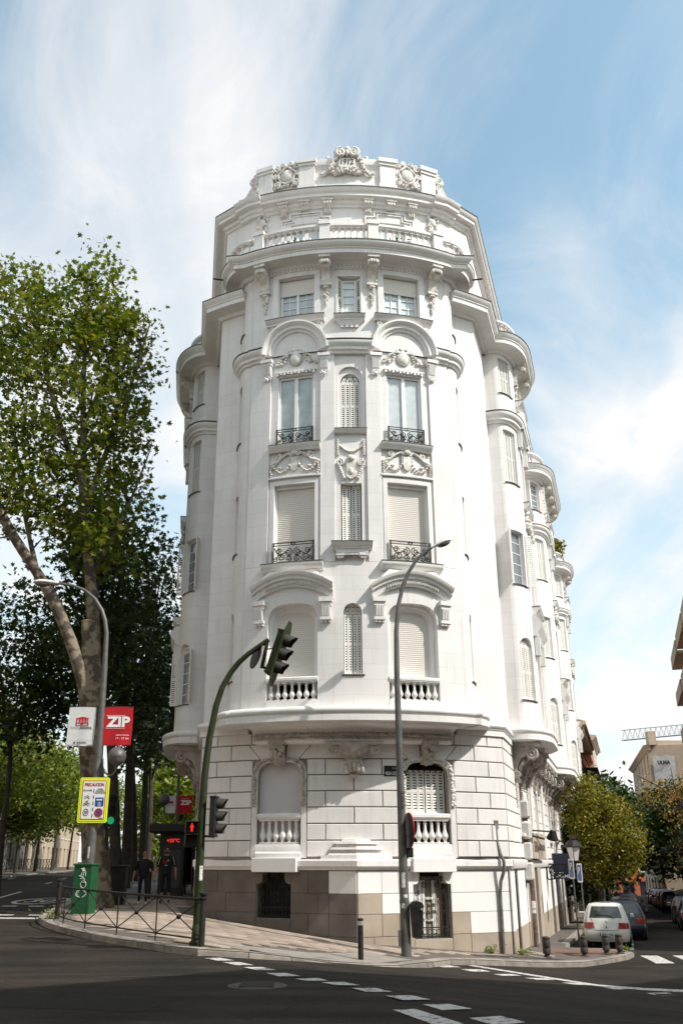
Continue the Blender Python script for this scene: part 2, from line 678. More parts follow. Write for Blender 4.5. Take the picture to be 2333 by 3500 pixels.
def block_mb(path, poly, out=0.045, back=-0.03, ch=0.022):
 """a stone: polygon in (s, z), chamfered, standing proud of the wall"""
 mb = MB()
 cx = sum(p[0] for p in poly) / len(poly)
 cz = sum(p[1] for p in poly) / len(poly)
 pl = densify(poly, 0.6 if path.curved else 50)
 n = len(pl)
 def ins(p, d):
  x0, x1 = min(q[0] for q in poly), max(q[0] for q in poly)
  z0, z1 = min(q[1] for q in poly), max(q[1] for q in poly)
  fx = 1 - 2 * d / max(x1 - x0, 0.1)
  fz = 1 - 2 * d / max(z1 - z0, 0.1)
  return (cx + (p[0] - cx) * fx, cz + (p[1] - cz) * fz)
 for (o, d) in ((back, 0), (out - ch, 0), (out, ch)):
  mb.v.extend(path.P(*(ins(p, d)[0], o, ins(p, d)[1])) for p in pl)
 for r in range(2):
  for i in range(n):
   j = (i + 1) % n
   mb.f.append((r * n + i, r * n + j, (r + 1) * n + j, (r + 1) * n + i))
 if path.curved and len(poly) == 4 and n > 4:
  # strips across so the face follows the curve
  m = [i for i in range(n)]
  k1 = max(1, int(math.hypot(poly[1][0] - poly[0][0], poly[1][1] - poly[0][1]) / 0.6))
  k2 = max(1, int(math.hypot(poly[2][0] - poly[1][0], poly[2][1] - poly[1][1]) / 0.6))
  k3 = max(1, int(math.hypot(poly[3][0] - poly[2][0], poly[3][1] - poly[2][1]) / 0.6))
  if k1 == k3 and k2 == 1:
   for i in range(k1):
    mb.f.append((2 * n + i, 2 * n + i + 1, 2 * n + (k1 + 1 + k3 - i - 1) % n, 2 * n + (k1 + 1 + k3 - i) % n))
   return mb
 mb.f.append(tuple(2 * n + i for i in range(n)))
 return mb
def spiral(c, r0, r1, turns, a0, n=22, flip=1):
 """points of a flat scroll in (x, z) round c"""
 out = []
 for i in range(n + 1):
  u = i / n
  a = a0 + flip * turns * 2 * PI * u
  r = r0 + (r1 - r0) * u
  out.append((c[0] + r * math.cos(a), c[1] + r * math.sin(a)))
 return out
# ================================================================== THE CORNER BUILDING
XA = 0.86
BAY = Arc(XA, 27.0 + 7.4, 7.4)
GFW = Arc(XA, 27.8 + 8.6, 8.6)
GS = math.asin(4.66 / 8.6) * 8.6
CLp = Vector((XA - 4.66, 29.17)); CRp = Vector((XA + 4.66, 29.17))
DR = Vector((0.299, 0.9543)); DL = Vector((-0.139, 0.9903))
RLEN, LLEN = 39.5, 16.0
RF = Line(CRp, CRp + DR * RLEN)            # s = metres along the right street
LF = Line(CLp + DL * LLEN, CLp)            # s = LLEN - metres along the left street
B0 = thing('corner_building', (XA, 29.5, -2.3), 'ornate white corner apartment building with rounded bay and 1912 crest', 'building')

# ---- plan of the corner bay
def ell(cx, cy, a, b, t0, t1, n=8):
 return [(cx + a * math.sin(t0 + (t1 - t0) * i / n), cy - b * math.cos(t0 + (t1 - t0) * i / n)) for i in range(n + 1)]
A_ = (3.36, 27.88); E_ = (3.86, 28.74)
ER = Poly(ell(XA + A_[0], E_[1], E_[0] - A_[0], E_[1] - A_[1], 0, PI / 2, 10) + [(XA + E_[0], 28.86)])
EL = Poly([(2 * XA - x, y) for (x, y) in reversed([tuple(p) for p in ER.p])])
def arcpts(path, s0, s1, n):
 return [path.P(s0 + (s1 - s0) * i / n, 0, 0)[:2] for i in range(n + 1)]
BS = 3.5
bay_front = arcpts(BAY, -BS, BS, 20)
bay_plan = [tuple(p) for p in EL.p] + [(bay_front[0][0] + 0.02, bay_front[0][1] + 0.07)] + bay_front + [(bay_front[-1][0] - 0.02, bay_front[-1][1] + 0.07)] + [tuple(p) for p in ER.p]
bay_plan = [bay_plan[0]] + [p for a, p in zip(bay_plan, bay_plan[1:]) if math.hypot(p[0] - a[0], p[1] - a[1]) > 0.03]

# ---- shared parts for windows
def roller_mb(w, z0, z1, y, pitch=0.075, arch=None):
 """closed roller blind: ribbed sheet"""
 mb = MB()
 n = max(3, int((z1 - z0) / pitch))
 for i in range(n):
  a = z0 + (z1 - z0) * i / n
  b = z0 + (z1 - z0) * (i + 1) / n
  def hw(z):
   if not arch:
    return w
   zs, rise = arch
   if z <= zs:
    return w
   q = min(1.0, (z - zs) / rise)
   return w * max(0.02, (1 - q ** 3.2) ** (1 / 3.2))
  g = (b - a) * 0.22
  w0, w1, w2 = hw(a), hw(b - g), hw(b)
  mb.add([(-w0, y, a), (w0, y, a), (w1, y - 0.014, b - g), (-w1, y - 0.014, b - g), (w2, y, b), (-w2, y, b)], [(0, 1, 2, 3), (3, 2, 4, 5)])
 return mb
def shutter_mb(w, h, panels=2, arch=False, pitch=0.075):
 """louvred shutter leaf of width 2w from z = 0 to h: stiles, rails and sloping slats"""
 mb = MB()
 t = 0.035
 pw = 2 * w / panels
 for k in range(panels):
  x0 = -w + k * pw
  st = 0.04
  mb.box(x0 + 0.004, x0 + st, 0, t, 0, h)
  mb.box(x0 + pw - st, x0 + pw - 0.004, 0, t, 0, h)
  for (a, b) in ((0, 0.07), (h * 0.5 - 0.035, h * 0.5 + 0.035), (h - 0.07, h)):
   mb.box(x0 + st, x0 + pw - st, 0.002, t - 0.002, a, b)
  n = int((h - 0.14) / pitch)
  for i in range(n):
   z = 0.07 + (h - 0.14) * (i + 0.5) / n
   mb.add([(x0 + st, 0.003, z - 0.028), (x0 + pw - st, 0.003, z - 0.028), (x0 + pw - st, t - 0.006, z + 0.022), (x0 + st, t - 0.006, z + 0.022)], [(0, 1, 2, 3)])
 return mb
def sash_mb(w, z0, z1, y, cols=2, rows=4, fr=0.05):
 mb = MB()
 mb.box(-w, -w + fr, y, y + 0.06, z0, z1)
 mb.box(w - fr, w, y, y + 0.06, z0, z1)
 mb.box(-w + fr, w - fr, y, y + 0.06, z0, z0 + fr)
 mb.box(-w + fr, w - fr, y, y + 0.06, z1 - fr, z1)
 if cols == 2:
  mb.box(-fr * 0.8, fr * 0.8, y - 0.01, y + 0.06, z0 + fr, z1 - fr)
 for r in range(1, rows):
  z = z0 + (z1 - z0) * r / rows
  mb.box(-w + fr, w - fr, y + 0.015, y + 0.04, z - 0.012, z + 0.012)
 if cols == 2 and rows > 2:
  for s in (-1, 1):
   mb.box(s * w / 2 - 0.012, s * w / 2 + 0.012, y + 0.018, y + 0.042, z0 + fr, z1 - fr)
 return mb
def pane_mb(w, z0, z1, y):
 mb = MB()
 mb.box(-w, w, y, y + 0.02, z0, z1)
 return mb
def at(path, s, mb, out=0.0):
 """flat element put on the wall as a whole"""
 f = frame(path, s, out)
 return mb.map(lambda x, y, z: f @ Vector((x, y, z)))
def part(name, mb, m, parent, smooth=35):
 return mk(name, mb, m, parent, smooth)
SH_SMALL = {}
def leaf_mesh(w, h, panels):
 k = (round(w, 3), round(h, 3), panels)
 if k not in SH_SMALL:
  SH_SMALL[k] = shared('shutter', shutter_mb(w, h, panels), 'shutter', smooth=0)
 return SH_SMALL[k]

def end_window(parent, path, s, z0, z1, arch, state='shut', w=0.29, dep=0.18):
 """narrow window on a rounded bay end: frame, shutters or panes; the opening is cut in the wall sheet"""
 wn_ = place('window', shared('window_backing', at(path, s, pane_mb(w + 0.05, z0 - 0.05, z1 + 0.1, dep + 0.06)), 'dark' if state != 'shut' else 'shutter', 0), parent)
 f = frame(path, s)
 if state == 'shut':
  h = (z1 - z0 - (0.3 if arch else 0.02))
  for sg in (-1, 1):
   me = leaf_mesh(w * 0.47, h, 2)
   place('shutter', me, wn_, f @ M((sg * w * 0.5, dep - 0.04, z0 + 0.01)))
  if arch:
   mk('shutter_head', at(path, s, shutter_mb(w, 0.34, 3).map(lambda x, y, z: (x, y + dep - 0.035, z + z1 - 0.30))), 'shutter', wn_, 0)
 else:
  mk('sash', at(path, s, sash_mb(w, z0, z1 + (0.0 if not arch else -0.28), dep, 1, 5, 0.06)), 'frame', wn_, 0)
  mk('glass', at(path, s, pane_mb(w - 0.05, z0 + 0.05, z1 - 0.05, dep + 0.03)), 'glass_sky', wn_, 0)
  h = z1 - z0 - (0.3 if arch else 0.04)
  for sg in (-1, 1):
   me = leaf_mesh(0.21, h, 2)
   place('shutter', me, wn_, f @ M((sg * (w + 0.0), dep - 0.02, z0 + 0.02)) @ Matrix.Rotation(sg * R(-38), 4, 'Z') @ M((sg * 0.21, 0, 0)))
  if arch:
   mk('shutter_head', at(path, s, shutter_mb(w, 0.34, 3).map(lambda x, y, z: (x, y + dep - 0.035, z + z1 - 0.30))), 'shutter', wn_, 0)
 mk('sill', band_mb(path, s - w - 0.06, s + w + 0.06, [(-dep, z0 - 0.05), (0.05, z0 - 0.05), (0.05, z0 - 0.02), (-dep, z0 + 0.005)], 0.1), 'lead', wn_)
 return wn_
LEVELS = [(5.22, 7.40, True), (9.36, 11.40, False), (13.33, 15.52, False), (17.62, 19.28, False)]
def end_holes(s, w=0.29):
 hs = []
 for (z0, z1, a) in LEVELS:
  hs.append(archp(s, w, z0, z1 - 0.30, 0.30, 10) if a else rect(s, w, z0, z1))
 return hs

# ---- stucco mouldings: profiles are lists of (out, z)
def cyma(o0, o1, z0, z1, n=5):
 return [(o0 + (o1 - o0) * (0.5 - 0.5 * math.cos(PI * i / n)), z0 + (z1 - z0) * i / n) for i in range(n + 1)]
SLAB = [(-0.3, 3.76), (0.30, 3.80), (0.36, 3.82), (0.36, 3.99), (0.33, 4.0), (0.33, 4.03), (0.37, 4.05), (0.40, 4.09), (0.40, 4.16), (0.36, 4.21), (0.28, 4.245), (-0.3, 4.25)]
STRING = [(-0.1, 3.60), (0.10, 3.64), (0.10, 3.82), (0.13, 3.83), (0.13, 3.86), (0.17, 3.89), (0.19, 3.95), (0.17, 4.01), (0.10, 4.05), (-0.1, 4.06)]
MIDST = [(-0.05, 16.15), (0.06, 16.15), (0.08, 16.22), (0.16, 16.26), (0.16, 16.36), (0.24, 16.42), (0.28, 16.50), (0.28, 16.56), (-0.05, 16.60)]
CORN = [(-0.2, 19.70), (0.10, 19.70), (0.18, 19.80), (0.66, 19.83), (0.66, 19.98), (0.70, 20.0), (0.70, 20.03), (0.76, 20.06), (0.84, 20.14), (0.86, 20.20), (0.86, 20.23), (-0.2, 20.25)]
SIDEC = [(-0.2, 18.80), (0.10, 18.80), (0.16, 18.90), (0.60, 18.96), (0.60, 19.12), (0.64, 19.14), (0.64, 19.18), (0.74, 19.28), (0.76, 19.36), (-0.2, 19.38)]
TOPC = [(-0.2, 22.62), (0.05, 22.62), (0.08, 22.70), (0.16, 22.74), (0.16, 22.88), (0.36, 22.92), (0.36, 23.04), (0.40, 23.06), (0.46, 23.16), (0.48, 23.23), (-0.2, 23.25)]
def lead_edge(prof, t=0.035):
 """thin dark flashing on top of a cornice"""
 o = max(p[0] for p in prof)
 z = max(p[1] for p in prof)
 return [(0.0, z + 0.006), (o + 0.02, z - 0.02), (o + 0.02, z + 0.012), (0.0, z + t)]

# ---------------------------------------------------------------- upper walls of the corner bay
SW = 1.87                       # distance of the side windows from the axis
FA, FB, FC, FD = [], [], [], []
for sg in (-1, 1):
 FA.append((basket(sg * SW, 0.80, 4.42, 6.72, 0.72), 0.16))
 FB.append((rect(sg * SW, 0.69, 8.74, 11.46), 0.30))
 FC.append((rect(sg * SW, 0.62, 12.86, 15.47), 0.16))
 FD.append((rect(sg * SW, 0.66, 17.62, 19.42), 0.24))
FA.append((archp(0, 0.28, 5.22, 7.12, 0.28, 12), 0.26))
FB.append((rect(0, 0.34, 9.34, 11.40), 0.26))
FC.append((archp(0, 0.42, 13.30, 15.28, 0.42, 14), 0.10))
FD.append((rect(0, 0.40, 17.64, 19.28), 0.26))
bay = mk('bay_wall', wall_mb(BAY, -BS, BS, 4.2, 8.72, FA), 'plaster', B0)
wmid = mk('bay_wall', wall_mb(BAY, -BS, BS, 8.72, 16.3, FB + FC, out=-0.07), 'plaster', B0)
wtop = mk('bay_wall', wall_mb(BAY, -BS, BS, 16.3, 19.75, FD), 'plaster', B0)
mk('wall_ledge', band_mb(BAY, -BS, BS, [(-0.1, 8.66), (0.0, 8.66), (0.0, 8.722), (-0.1, 8.74)]), 'stucco', B0)
for sg in (-1, 1):
 a, b = sorted((sg * 0.53, sg * 1.0))
 mk('pilaster', band_mb(BAY, a, b, [(-0.08, 8.73), (0.0, 8.73), (0.0, 16.2), (-0.08, 16.2)]), 'plaster', B0)
 a, b = sorted((sg * 2.76, sg * BS))
 mk('pilaster', band_mb(BAY, a, b, [(-0.08, 8.73), (0.0, 8.73), (0.0, 16.2), (-0.08, 16.2)]), 'plaster', B0)
# ashlar coordinates for pilasters
for o in [c for c in B0.children if c.name.startswith('pilaster')]:
 uvl = o.data.uv_layers.new(name='UVMap')
 for lp in o.data.loops:
  p = o.data.vertices[lp.vertex_index].co
  uvl.data[lp.index].uv = (p.x, p.z)
# edge returns of the bay front
for sg in (-1, 1):
 mk('bay_edge', band_mb(BAY, sg * BS, sg * (BS + 0.012), [(-0.12, 4.2), (0.0, 4.2), (0.0, 19.75), (-0.12, 19.75)]), 'stucco', B0)
# rounded ends
for path, sc in ((ER, 0.74), (EL, EL.len - 0.74)):
 mk('bay_end_wall', wall_mb(path, 0, path.len, 4.2, 19.75, end_holes(sc, 0.27), ds=0.08), 'plaster', B0)
 for (z0, z1, a) in LEVELS:
  end_window(B0, path, sc, z0, z1, a, 'shut', 0.27)
# wall beside the bay, above the ground floor
SB = math.asin(3.80 / 8.6) * 8.6
for s0, s1 in ((-GS, -SB), (SB, GS)):
 mk('upper_wall', wall_mb(GFW, s0, s1, 3.6, 18.9), 'plaster', B0)

# ---------------------------------------------------------------- window builders on the bay front
def w_out_frame(path, s, w, z0, z1, bw, out, base=0.0):
 """flat raised architrave round a rectangular opening (three sides)"""
 mb = MB()
 def q(x0, x1, a, b):
  n = max(1, int((x1 - x0) / 0.3))
  for i in range(n):
   mb.box(x0 + (x1 - x0) * i / n, x0 + (x1 - x0) * (i + 1) / n, -out - base, -base + 0.01, a, b)
 q(-w - bw, -w, z0, z1 + bw)
 q(w, w + bw, z0, z1 + bw)
 q(-w, w, z1, z1 + bw)
 return mb.map(bend(path, s))
def sill_mb(path, s, w, prof):
 return band_mb(path, s - w, s + w, prof, 0.2)
def railing_mb(w, z0, z1, rich=True):
 """wrought-iron window guard: rails, uprights and scrolls"""
 mb = MB()
 r = 0.016
 h = z1 - z0
 for z in (z0 + 0.02, z1 - 0.02, z1 - 0.10):
  mb.box(-w, w, -0.012, 0.012, z - 0.012, z + 0.012)
 for x in (-w, -w * 0.94, w * 0.94, w):
  mb.box(x - 0.012, x + 0.012, -0.012, 0.012, z0, z1)
 def scr(c, r0, turns, a0, fl):
  mb.tube([(x, 0, z) for (x, z) in spiral(c, r0, r0 * 0.25, turns, a0, 18, fl)], r, 4, True)
 zc = z0 + h * 0.42
 for sg in (-1, 1):
  scr((sg * w * 0.22, zc + h * 0.10), h * 0.20, 1.4, PI / 2, sg)
  scr((sg * w * 0.22, zc - h * 0.20), h * 0.15, 1.4, -PI / 2, -sg)
  scr((sg * w * 0.58, zc - h * 0.14), h * 0.19, 1.4, PI, sg)
  scr((sg * w * 0.70, zc + h * 0.16), h * 0.14, 1.4, 0, -sg)
  scr((sg * w * 0.86, zc - h * 0.22), h * 0.11, 1.3, PI / 2, sg)
  # long S curve
  pts = []
  for i in range(15):
   u = i / 14
   pts.append((sg * w * (0.06 + 0.84 * u), 0, z0 + h * (0.18 + 0.55 * u + 0.18 * math.sin(u * 2 * PI))))
  mb.tube(pts, r, 4)
  if rich:
   mb.tube([(sg * w * 0.12, 0, z1 - 0.06), (sg * w * 0.05, 0, z1 + 0.0), (sg * w * 0.02, 0, z1 - 0.05)], r, 4)
 mb.tube([(x, 0, z) for (x, z) in spiral((0, z1 - 0.07), 0.05, 0.05, 1, 0, 12)], r * 0.9, 4)
 return mb
def baluster_mesh(h, r):
 mb = MB()
 pr = [(0.62, 0.0), (0.62, 0.06), (0.45, 0.09), (0.42, 0.13), (0.55, 0.16), (0.72, 0.21), (0.98, 0.27), (1.0, 0.33), (0.86, 0.41), (0.58, 0.50), (0.45, 0.60), (0.42, 0.74), (0.40, 0.78), (0.56, 0.81), (0.56, 0.845), (0.42, 0.86), (0.44, 0.90), (0.60, 0.925), (0.62, 0.93)]
 mb.lathe([(r * a, h * b) for (a, b) in pr], n=12)
 mb.box(-r * 0.98, r * 0.98, -r * 0.98, r * 0.98, h * 0.93, h)
 mb.box(-r * 0.98, r * 0.98, -r * 0.98, r * 0.98, 0, h * 0.07)
 return shared('baluster', mb, 'stucco', smooth=40)
def bal_run(parent, path, s0, s1, z0, h, r, n, out):
 me = baluster_mesh(h, r)
 for i in range(n):
  s = s0 + (s1 - s0) * (i + 0.5) / n
  place('baluster', me, parent, frame(path, s, out, z0))

for sg in (-1, 1):
 s = sg * SW
 # --- lower tier: arched French window with roller blind behind a stone balustrade
 win = mk('window', band_mb(BAY, s - 0.85, s + 0.85, [(-0.72, 4.3), (-0.70, 4.3), (-0.70, 7.6), (-0.72, 7.6)]), 'dark', B0)
 arc = MB()
 outer = basket(0, 0.80, 4.42, 6.72, 0.72)
 inner = basket(0, 0.63, 4.42, 6.62, 0.62)
 n = len(outer)
 for k, (po, pi, d0, d1) in enumerate(((outer, [(p[0] * 0.9, min(p[1], 7.44) if p[1] < 4.6 else 4.42 + (p[1] - 4.42) * 0.972) for p in outer], 0.16, 0.20),
          ([(p[0] * 0.9, p[1] if p[1] < 4.6 else 4.42 + (p[1] - 4.42) * 0.972) for p in outer], inner, 0.26, 0.36))):
  vs = [(p[0], d0, p[1]) for p in po] + [(p[0], d1, p[1]) for p in pi]
  arc.add(vs, [(i, (i + 1) % n, n + (i + 1) % n, n + i) for i in range(1, n)])
 vs = [(p[0] * 0.9, 0.20, p[1] if p[1] < 4.6 else 4.42 + (p[1] - 4.42) * 0.972) for p in outer] + [(p[0] * 0.9, 0.26, p[1] if p[1] < 4.6 else 4.42 + (p[1] - 4.42) * 0.972) for p in outer]
 arc.add(vs, [(i, (i + 1) % n, n + (i + 1) % n, n + i) for i in range(1, n)])
 mk('architrave', arc.map(bend(BAY, s)), 'stucco', win)
 mk('roller_blind', at(BAY, s, roller_mb(0.66, 5.0, 7.27, 0.37, 0.062, (6.62, 0.64))), 'roller', win, 0)
 blu = mk('balustrade', band_mb(BAY, s - 0.80, s + 0.80, [(-0.34, 5.03), (0.02, 5.03), (0.02, 5.06), (0.04, 5.07), (0.04, 5.14), (0.0, 5.17), (-0.34, 5.18)]), 'stucco', B0)
 mk('balustrade_foot', band_mb(BAY, s - 0.80, s + 0.80, [(-0.3, 4.3), (0.015, 4.3), (0.015, 4.47), (-0.3, 4.47)]), 'stucco', blu)
 bal_run(blu, BAY, s - 0.78, s + 0.78, 4.47, 0.56, 0.088, 7, -0.10)
 # --- hood over it
 hd = MB()
 pts = []
 for i in range(17):
  x = -1.28 + 2.56 * i / 16
  pts.append((x, 7.82 + 0.44 * (1 - (x / 1.28) ** 2)))
 pr = [(-0.02, -0.30), (0.10, -0.30), (0.13, -0.20), (0.13, -0.10), (0.22, -0.07), (0.22, 0.02), (0.30, 0.05), (0.34, 0.13), (0.34, 0.16), (-0.02, 0.18)]
 k = len(pr)
 for (x, z) in pts:
  hd.v.extend((x, -o, z + dz) for (o, dz) in pr)
 for i in range(16):
  for j in range(k):
   j2 = (j + 1) % k
   hd.f.append((i * k + j, (i + 1) * k + j, (i + 1) * k + j2, i * k + j2))
 hd.f.append(tuple(range(k))); hd.f.append(tuple(16 * k + j for j in range(k)))
 hood = mk('hood_mould', hd.map(bend(BAY, s)), 'stucco', B0)
 egg = MB()
 for i in range(22):
  x = -0.80 + 1.6 * i / 21
  egg.ball((x, -0.16, 7.62 + 0.44 * (1 - (x / 1.28) ** 2)), (0.03, 0.03, 0.05), 6, 4)
 mk('egg_moulding', egg.map(bend(BAY, s)), 'carving', hood)
 flr = MB()   # swept base between hood and sill
 flr.add([(-0.86, 0, 8.08), (0.86, 0, 8.08), (0.70, -0.02, 8.46), (-0.70, -0.02, 8.46), (-1.0, -0.22, 8.20), (1.0, -0.22, 8.20), (0.74, -0.16, 8.46), (-0.74, -0.16, 8.46)], [(4, 5, 6, 7), (0, 4, 7, 3), (1, 2, 6, 5), (3, 7, 6, 2)])
 mk('hood_neck', flr.map(bend(BAY, s)), 'stucco', hood)
 for e in (-1, 1):
  cb_ = MB()
  cb_.box(-0.20, 0.20, -0.20, 0.02, 7.42, 7.56)
  cb_.box(-0.16, 0.16, -0.15, 0.02, 7.30, 7.42)
  cb_.side_prism([(0.02, 6.94), (-0.09, 6.94), (-0.11, 7.05), (-0.14, 7.30), (0.02, 7.30)], -0.13, 0.13)
  for q in (-0.085, 0.0, 0.085):
   cb_.side_prism([(-0.08, 6.98), (-0.125, 7.0), (-0.165, 7.29), (-0.1, 7.29)], q - 0.025, q + 0.025)
  cb_.box(-0.17, 0.17, -0.13, 0.02, 6.86, 6.94)
  for q in (-0.11, 0.0, 0.11):
   cb_.box(q - 0.035, q + 0.035, -0.10, 0.02, 6.79, 6.86)
  mk('hood_bracket', cb_.map(bend(BAY, s + e * 1.06)), 'stucco', hood)
 # --- second tier: tall opening with roller blind and iron guard
 win = mk('window', band_mb(BAY, s - 0.69, s + 0.69, [(-0.42, 8.7), (-0.40, 8.7), (-0.40, 11.5), (-0.42, 11.5)]), 'dark', B0)
 mk('architrave', w_out_frame(BAY, s, 0.69, 8.74, 11.46, 0.14, 0.04, -0.07), 'stucco', win)
 mk('roller_blind', at(BAY, s, roller_mb(0.66, 8.9 if sg < 0 else 8.76, 11.42, 0.30, 0.066)), 'roller', win, 0)
 jm = MB()
 jm.box(-0.69, -0.63, 0.22, 0.31, 8.74, 11.46); jm.box(0.63, 0.69, 0.22, 0.31, 8.74, 11.46); jm.box(-0.63, 0.63, 0.2, 0.31, 11.36, 11.46)
 mk('jamb', at(BAY, s, jm), 'frame', win, 0)
 mk('railing', at(BAY, s, railing_mb(0.68, 8.76, 9.46)), 'iron', win, 0)
 sl = mk('sill', sill_mb(BAY, s, 0.98, [(-0.1, 8.46), (0.10, 8.46), (0.16, 8.52), (0.24, 8.58), (0.26, 8.64), (0.26, 8.70), (-0.1, 8.72)]), 'stucco', B0)
 mk('flashing', sill_mb(BAY, s, 0.99, [(-0.1, 8.725), (0.275, 8.705), (0.275, 8.722), (-0.1, 8.745)]), 'lead', sl)
 # --- carved panel under the third tier
 sl = mk('sill', sill_mb(BAY, s, 0.86, [(-0.1, 12.62), (0.06, 12.62), (0.10, 12.70), (0.16, 12.76), (0.18, 12.83), (-0.1, 12.85)]), 'stucco', B0)
 mk('flashing', sill_mb(BAY, s, 0.87, [(-0.1, 12.852), (0.19, 12.832), (0.19, 12.85), (-0.1, 12.87)]), 'lead', sl)
 mk('panel_rail', sill_mb(BAY, s, 0.89, [(-0.1, 11.68), (0.02, 11.68), (0.03, 11.72), (0.02, 11.75), (-0.1, 11.75)]), 'stucco', B0)
 orn = MB()
 orn.prism([(x, z) for (x, z) in [(-0.13, 12.42), (0.13, 12.42), (0.14, 12.10), (0.10, 11.97), (0.0, 11.91), (-0.10, 11.97), (-0.14, 12.10)]], -0.08, 0.06)
 rnd = random.Random(3 + sg)
 for q in (-1, 1):
  orn.tube([(x, -0.05, z) for (x, z) in spiral((q * 0.55, 12.48), 0.11, 0.03, 1.5, PI / 2, 16, q)], 0.032, 5)
  orn.tube([(x, -0.07, z) for (x, z) in spiral((q * 0.12, 12.52), 0.11, 0.02, 1.3, 0 if q > 0 else PI, 16, q)], 0.035, 5)
  pts = [(q * (0.20 + 0.55 * u), -0.05, 12.55 - 0.45 * u ** 1.5) for u in [i / 8 for i in range(9)]]
  orn.tube(pts, [0.05, 0.05, 0.045, 0.045, 0.04, 0.04, 0.035, 0.035, 0.03], 5)
  for i in range(9):
   u = i / 8
   x = q * (0.17 + 0.58 * u)
   z = 12.12 - 0.26 * math.sin(PI * u) + 0.04 * u
   orn.ball((x, -0.06, z), (0.05, 0.06, 0.045), 6, 4)
  for i in range(6):
   orn.ball((q * 0.80 + rnd.uniform(-0.02, 0.02), -0.06, 12.20 - 0.085 * i), (0.055 - 0.004 * i, 0.06, 0.045), 6, 4)
   orn.ball((q * 0.17, -0.055, 12.40 - 0.06 * i), 0.035, 6, 4)
  for i in range(4):
   orn.ball((q * (0.62 + 0.06 * i), -0.05, 12.28 - 0.02 * i), 0.06, 6, 4)
  orn.ball((q * 0.5, -0.05, 12.06), (0.09, 0.05, 0.05), 6, 4)
 orn.ball((0, -0.08, 12.54), (0.14, 0.09, 0.10), 8, 5)
 mk('festoon', orn.map(lambda x, y, z: BAY.P(s + x, -y - 0.07, z)), 'carving', B0, 60)
 # --- third tier: glazed window under the big arch
 win = mk('window', at(BAY, s, pane_mb(0.62, 12.86, 15.47, 0.24)), 'curtain_grey' if sg < 0 else 'curtain', B0, 0)
 fm = sash_mb(0.62, 12.86, 15.47, 0.17, 2, 1, 0.075)
 mk('sash', at(BAY, s, fm), 'frame', win, 0)
 bl = MB()
 for i in range(36):
  z = 13.0 + i * 0.066
  for q in (-1, 1):
   bl.add([(q * 0.31 - 0.24, 0.238, z), (q * 0.31 + 0.24, 0.238, z), (q * 0.31 + 0.24, 0.228, z + 0.05), (q * 0.31 - 0.24, 0.228, z + 0.05)], [(0, 1, 2, 3)])
 mk('blind', at(BAY, s, bl), 'curtain' if sg > 0 else 'curtain_grey', win, 0)
 mk('railing', at(BAY, s, railing_mb(0.63, 12.90, 13.46, False)), 'iron', win, 0)
 dn = MB()
 for i in range(11):
  x = -0.64 + 1.28 * i / 10
  dn.box(x - 0.038, x + 0.038, -0.03, 0.08, 15.50 + (0.03 if i % 2 else 0), 15.60)
 dn.box(-0.72, 0.72, -0.045, 0.08, 15.60, 15.655)
 mk('dentils', dn.map(bend(BAY, s)), 'stucco', B0)
 med = MB()
 for i in range(2):
  med.prism([(0.24 * math.cos(a) * (1 - .0 * i), 16.10 + 0.27 * math.sin(a)) for a in [2 * PI * j / 20 for j in range(20)]], -0.06, 0.10)
 med.ball((0, -0.03, 16.10), (0.21, 0.08, 0.24), 14, 8)
 for q in (-1, 1):
  for i in range(16):
   u = i / 15
   x = q * (0.20 + 0.52 * u)
   z = 16.36 - 0.42 * u ** 1.3 + rnd.uniform(-0.05, 0.05)
   med.ball((x, -0.03, z), (rnd.uniform(0.04, 0.075), 0.06, rnd.uniform(0.035, 0.06)), 6, 4)
  for i in range(5):
   med.ball((q * (0.26 + 0.03 * i), -0.04, 16.42 - 0.1 * i), 0.045, 6, 4)
   med.ball((q * 0.58 + rnd.uniform(-.09, .09), -0.03, 15.97 + rnd.uniform(-.06, .06)), 0.06, 6, 4)
  med.ball((q * 0.10, -0.05, 16.44), (0.09, 0.06, 0.07), 6, 4)
 mk('medallion', med.map(lambda x, y, z: BAY.P(s + x, -y - 0.07, z)), 'carving', B0, 60)
 # archivolt: ring springing from the string course
 av = MB()
 ring = [(-0.02, 0.80), (0.06, 0.80), (0.08, 0.88), (0.16, 0.90), (0.16, 1.0), (0.24, 1.04), (0.29, 1.10), (0.29, 1.16), (-0.02, 1.16)]
 k = len(ring)
 m = 24
 for i in range(m + 1):
  a = PI * i / m
  for (o, rr) in ring:
   av.v.append((-rr * math.cos(a), -o, 16.32 + rr * math.sin(a)))
 for i in range(m):
  for j in range(k):
   j2 = (j + 1) % k
   av.f.append((i * k + j, (i + 1) * k + j, (i + 1) * k + j2, i * k + j2))
 av.f.append(tuple(range(k))); av.f.append(tuple(m * k + j for j in range(k)))
 mk('archivolt', av.map(bend(BAY, s)), 'stucco', B0)
 ty = MB()   # wall field above the arch so the recess ends in the archivolt
 tp = [(-0.82 * math.cos(PI * i / 16), 16.25 + 0.86 * math.sin(PI * i / 16)) for i in range(17)]
 ty.add([(x, 0.07, z) for (x, z) in tp], [tuple(range(17))])
 # --- top tier
 win = mk('window', at(BAY, s, pane_mb(0.66, 17.62, 19.42, 0.30)), 'curtain', B0, 0)
 mk('sash', at(BAY, s, sash_mb(0.62, 17.64, 18.90, 0.22, 2, 4, 0.06)), 'frame', win, 0)
 mk('roller_blind', at(BAY, s, roller_mb(0.63, 18.78, 19.40, 0.19, 0.062)), 'roller', win, 0)
 mk('glass', at(BAY, s, pane_mb(0.60, 17.66, 18.84, 0.27)), 'curtain_grey', win, 0)
 mk('architrave', w_out_frame(BAY, s, 0.66, 17.62, 19.42, 0.20, 0.05), 'stucco', win)
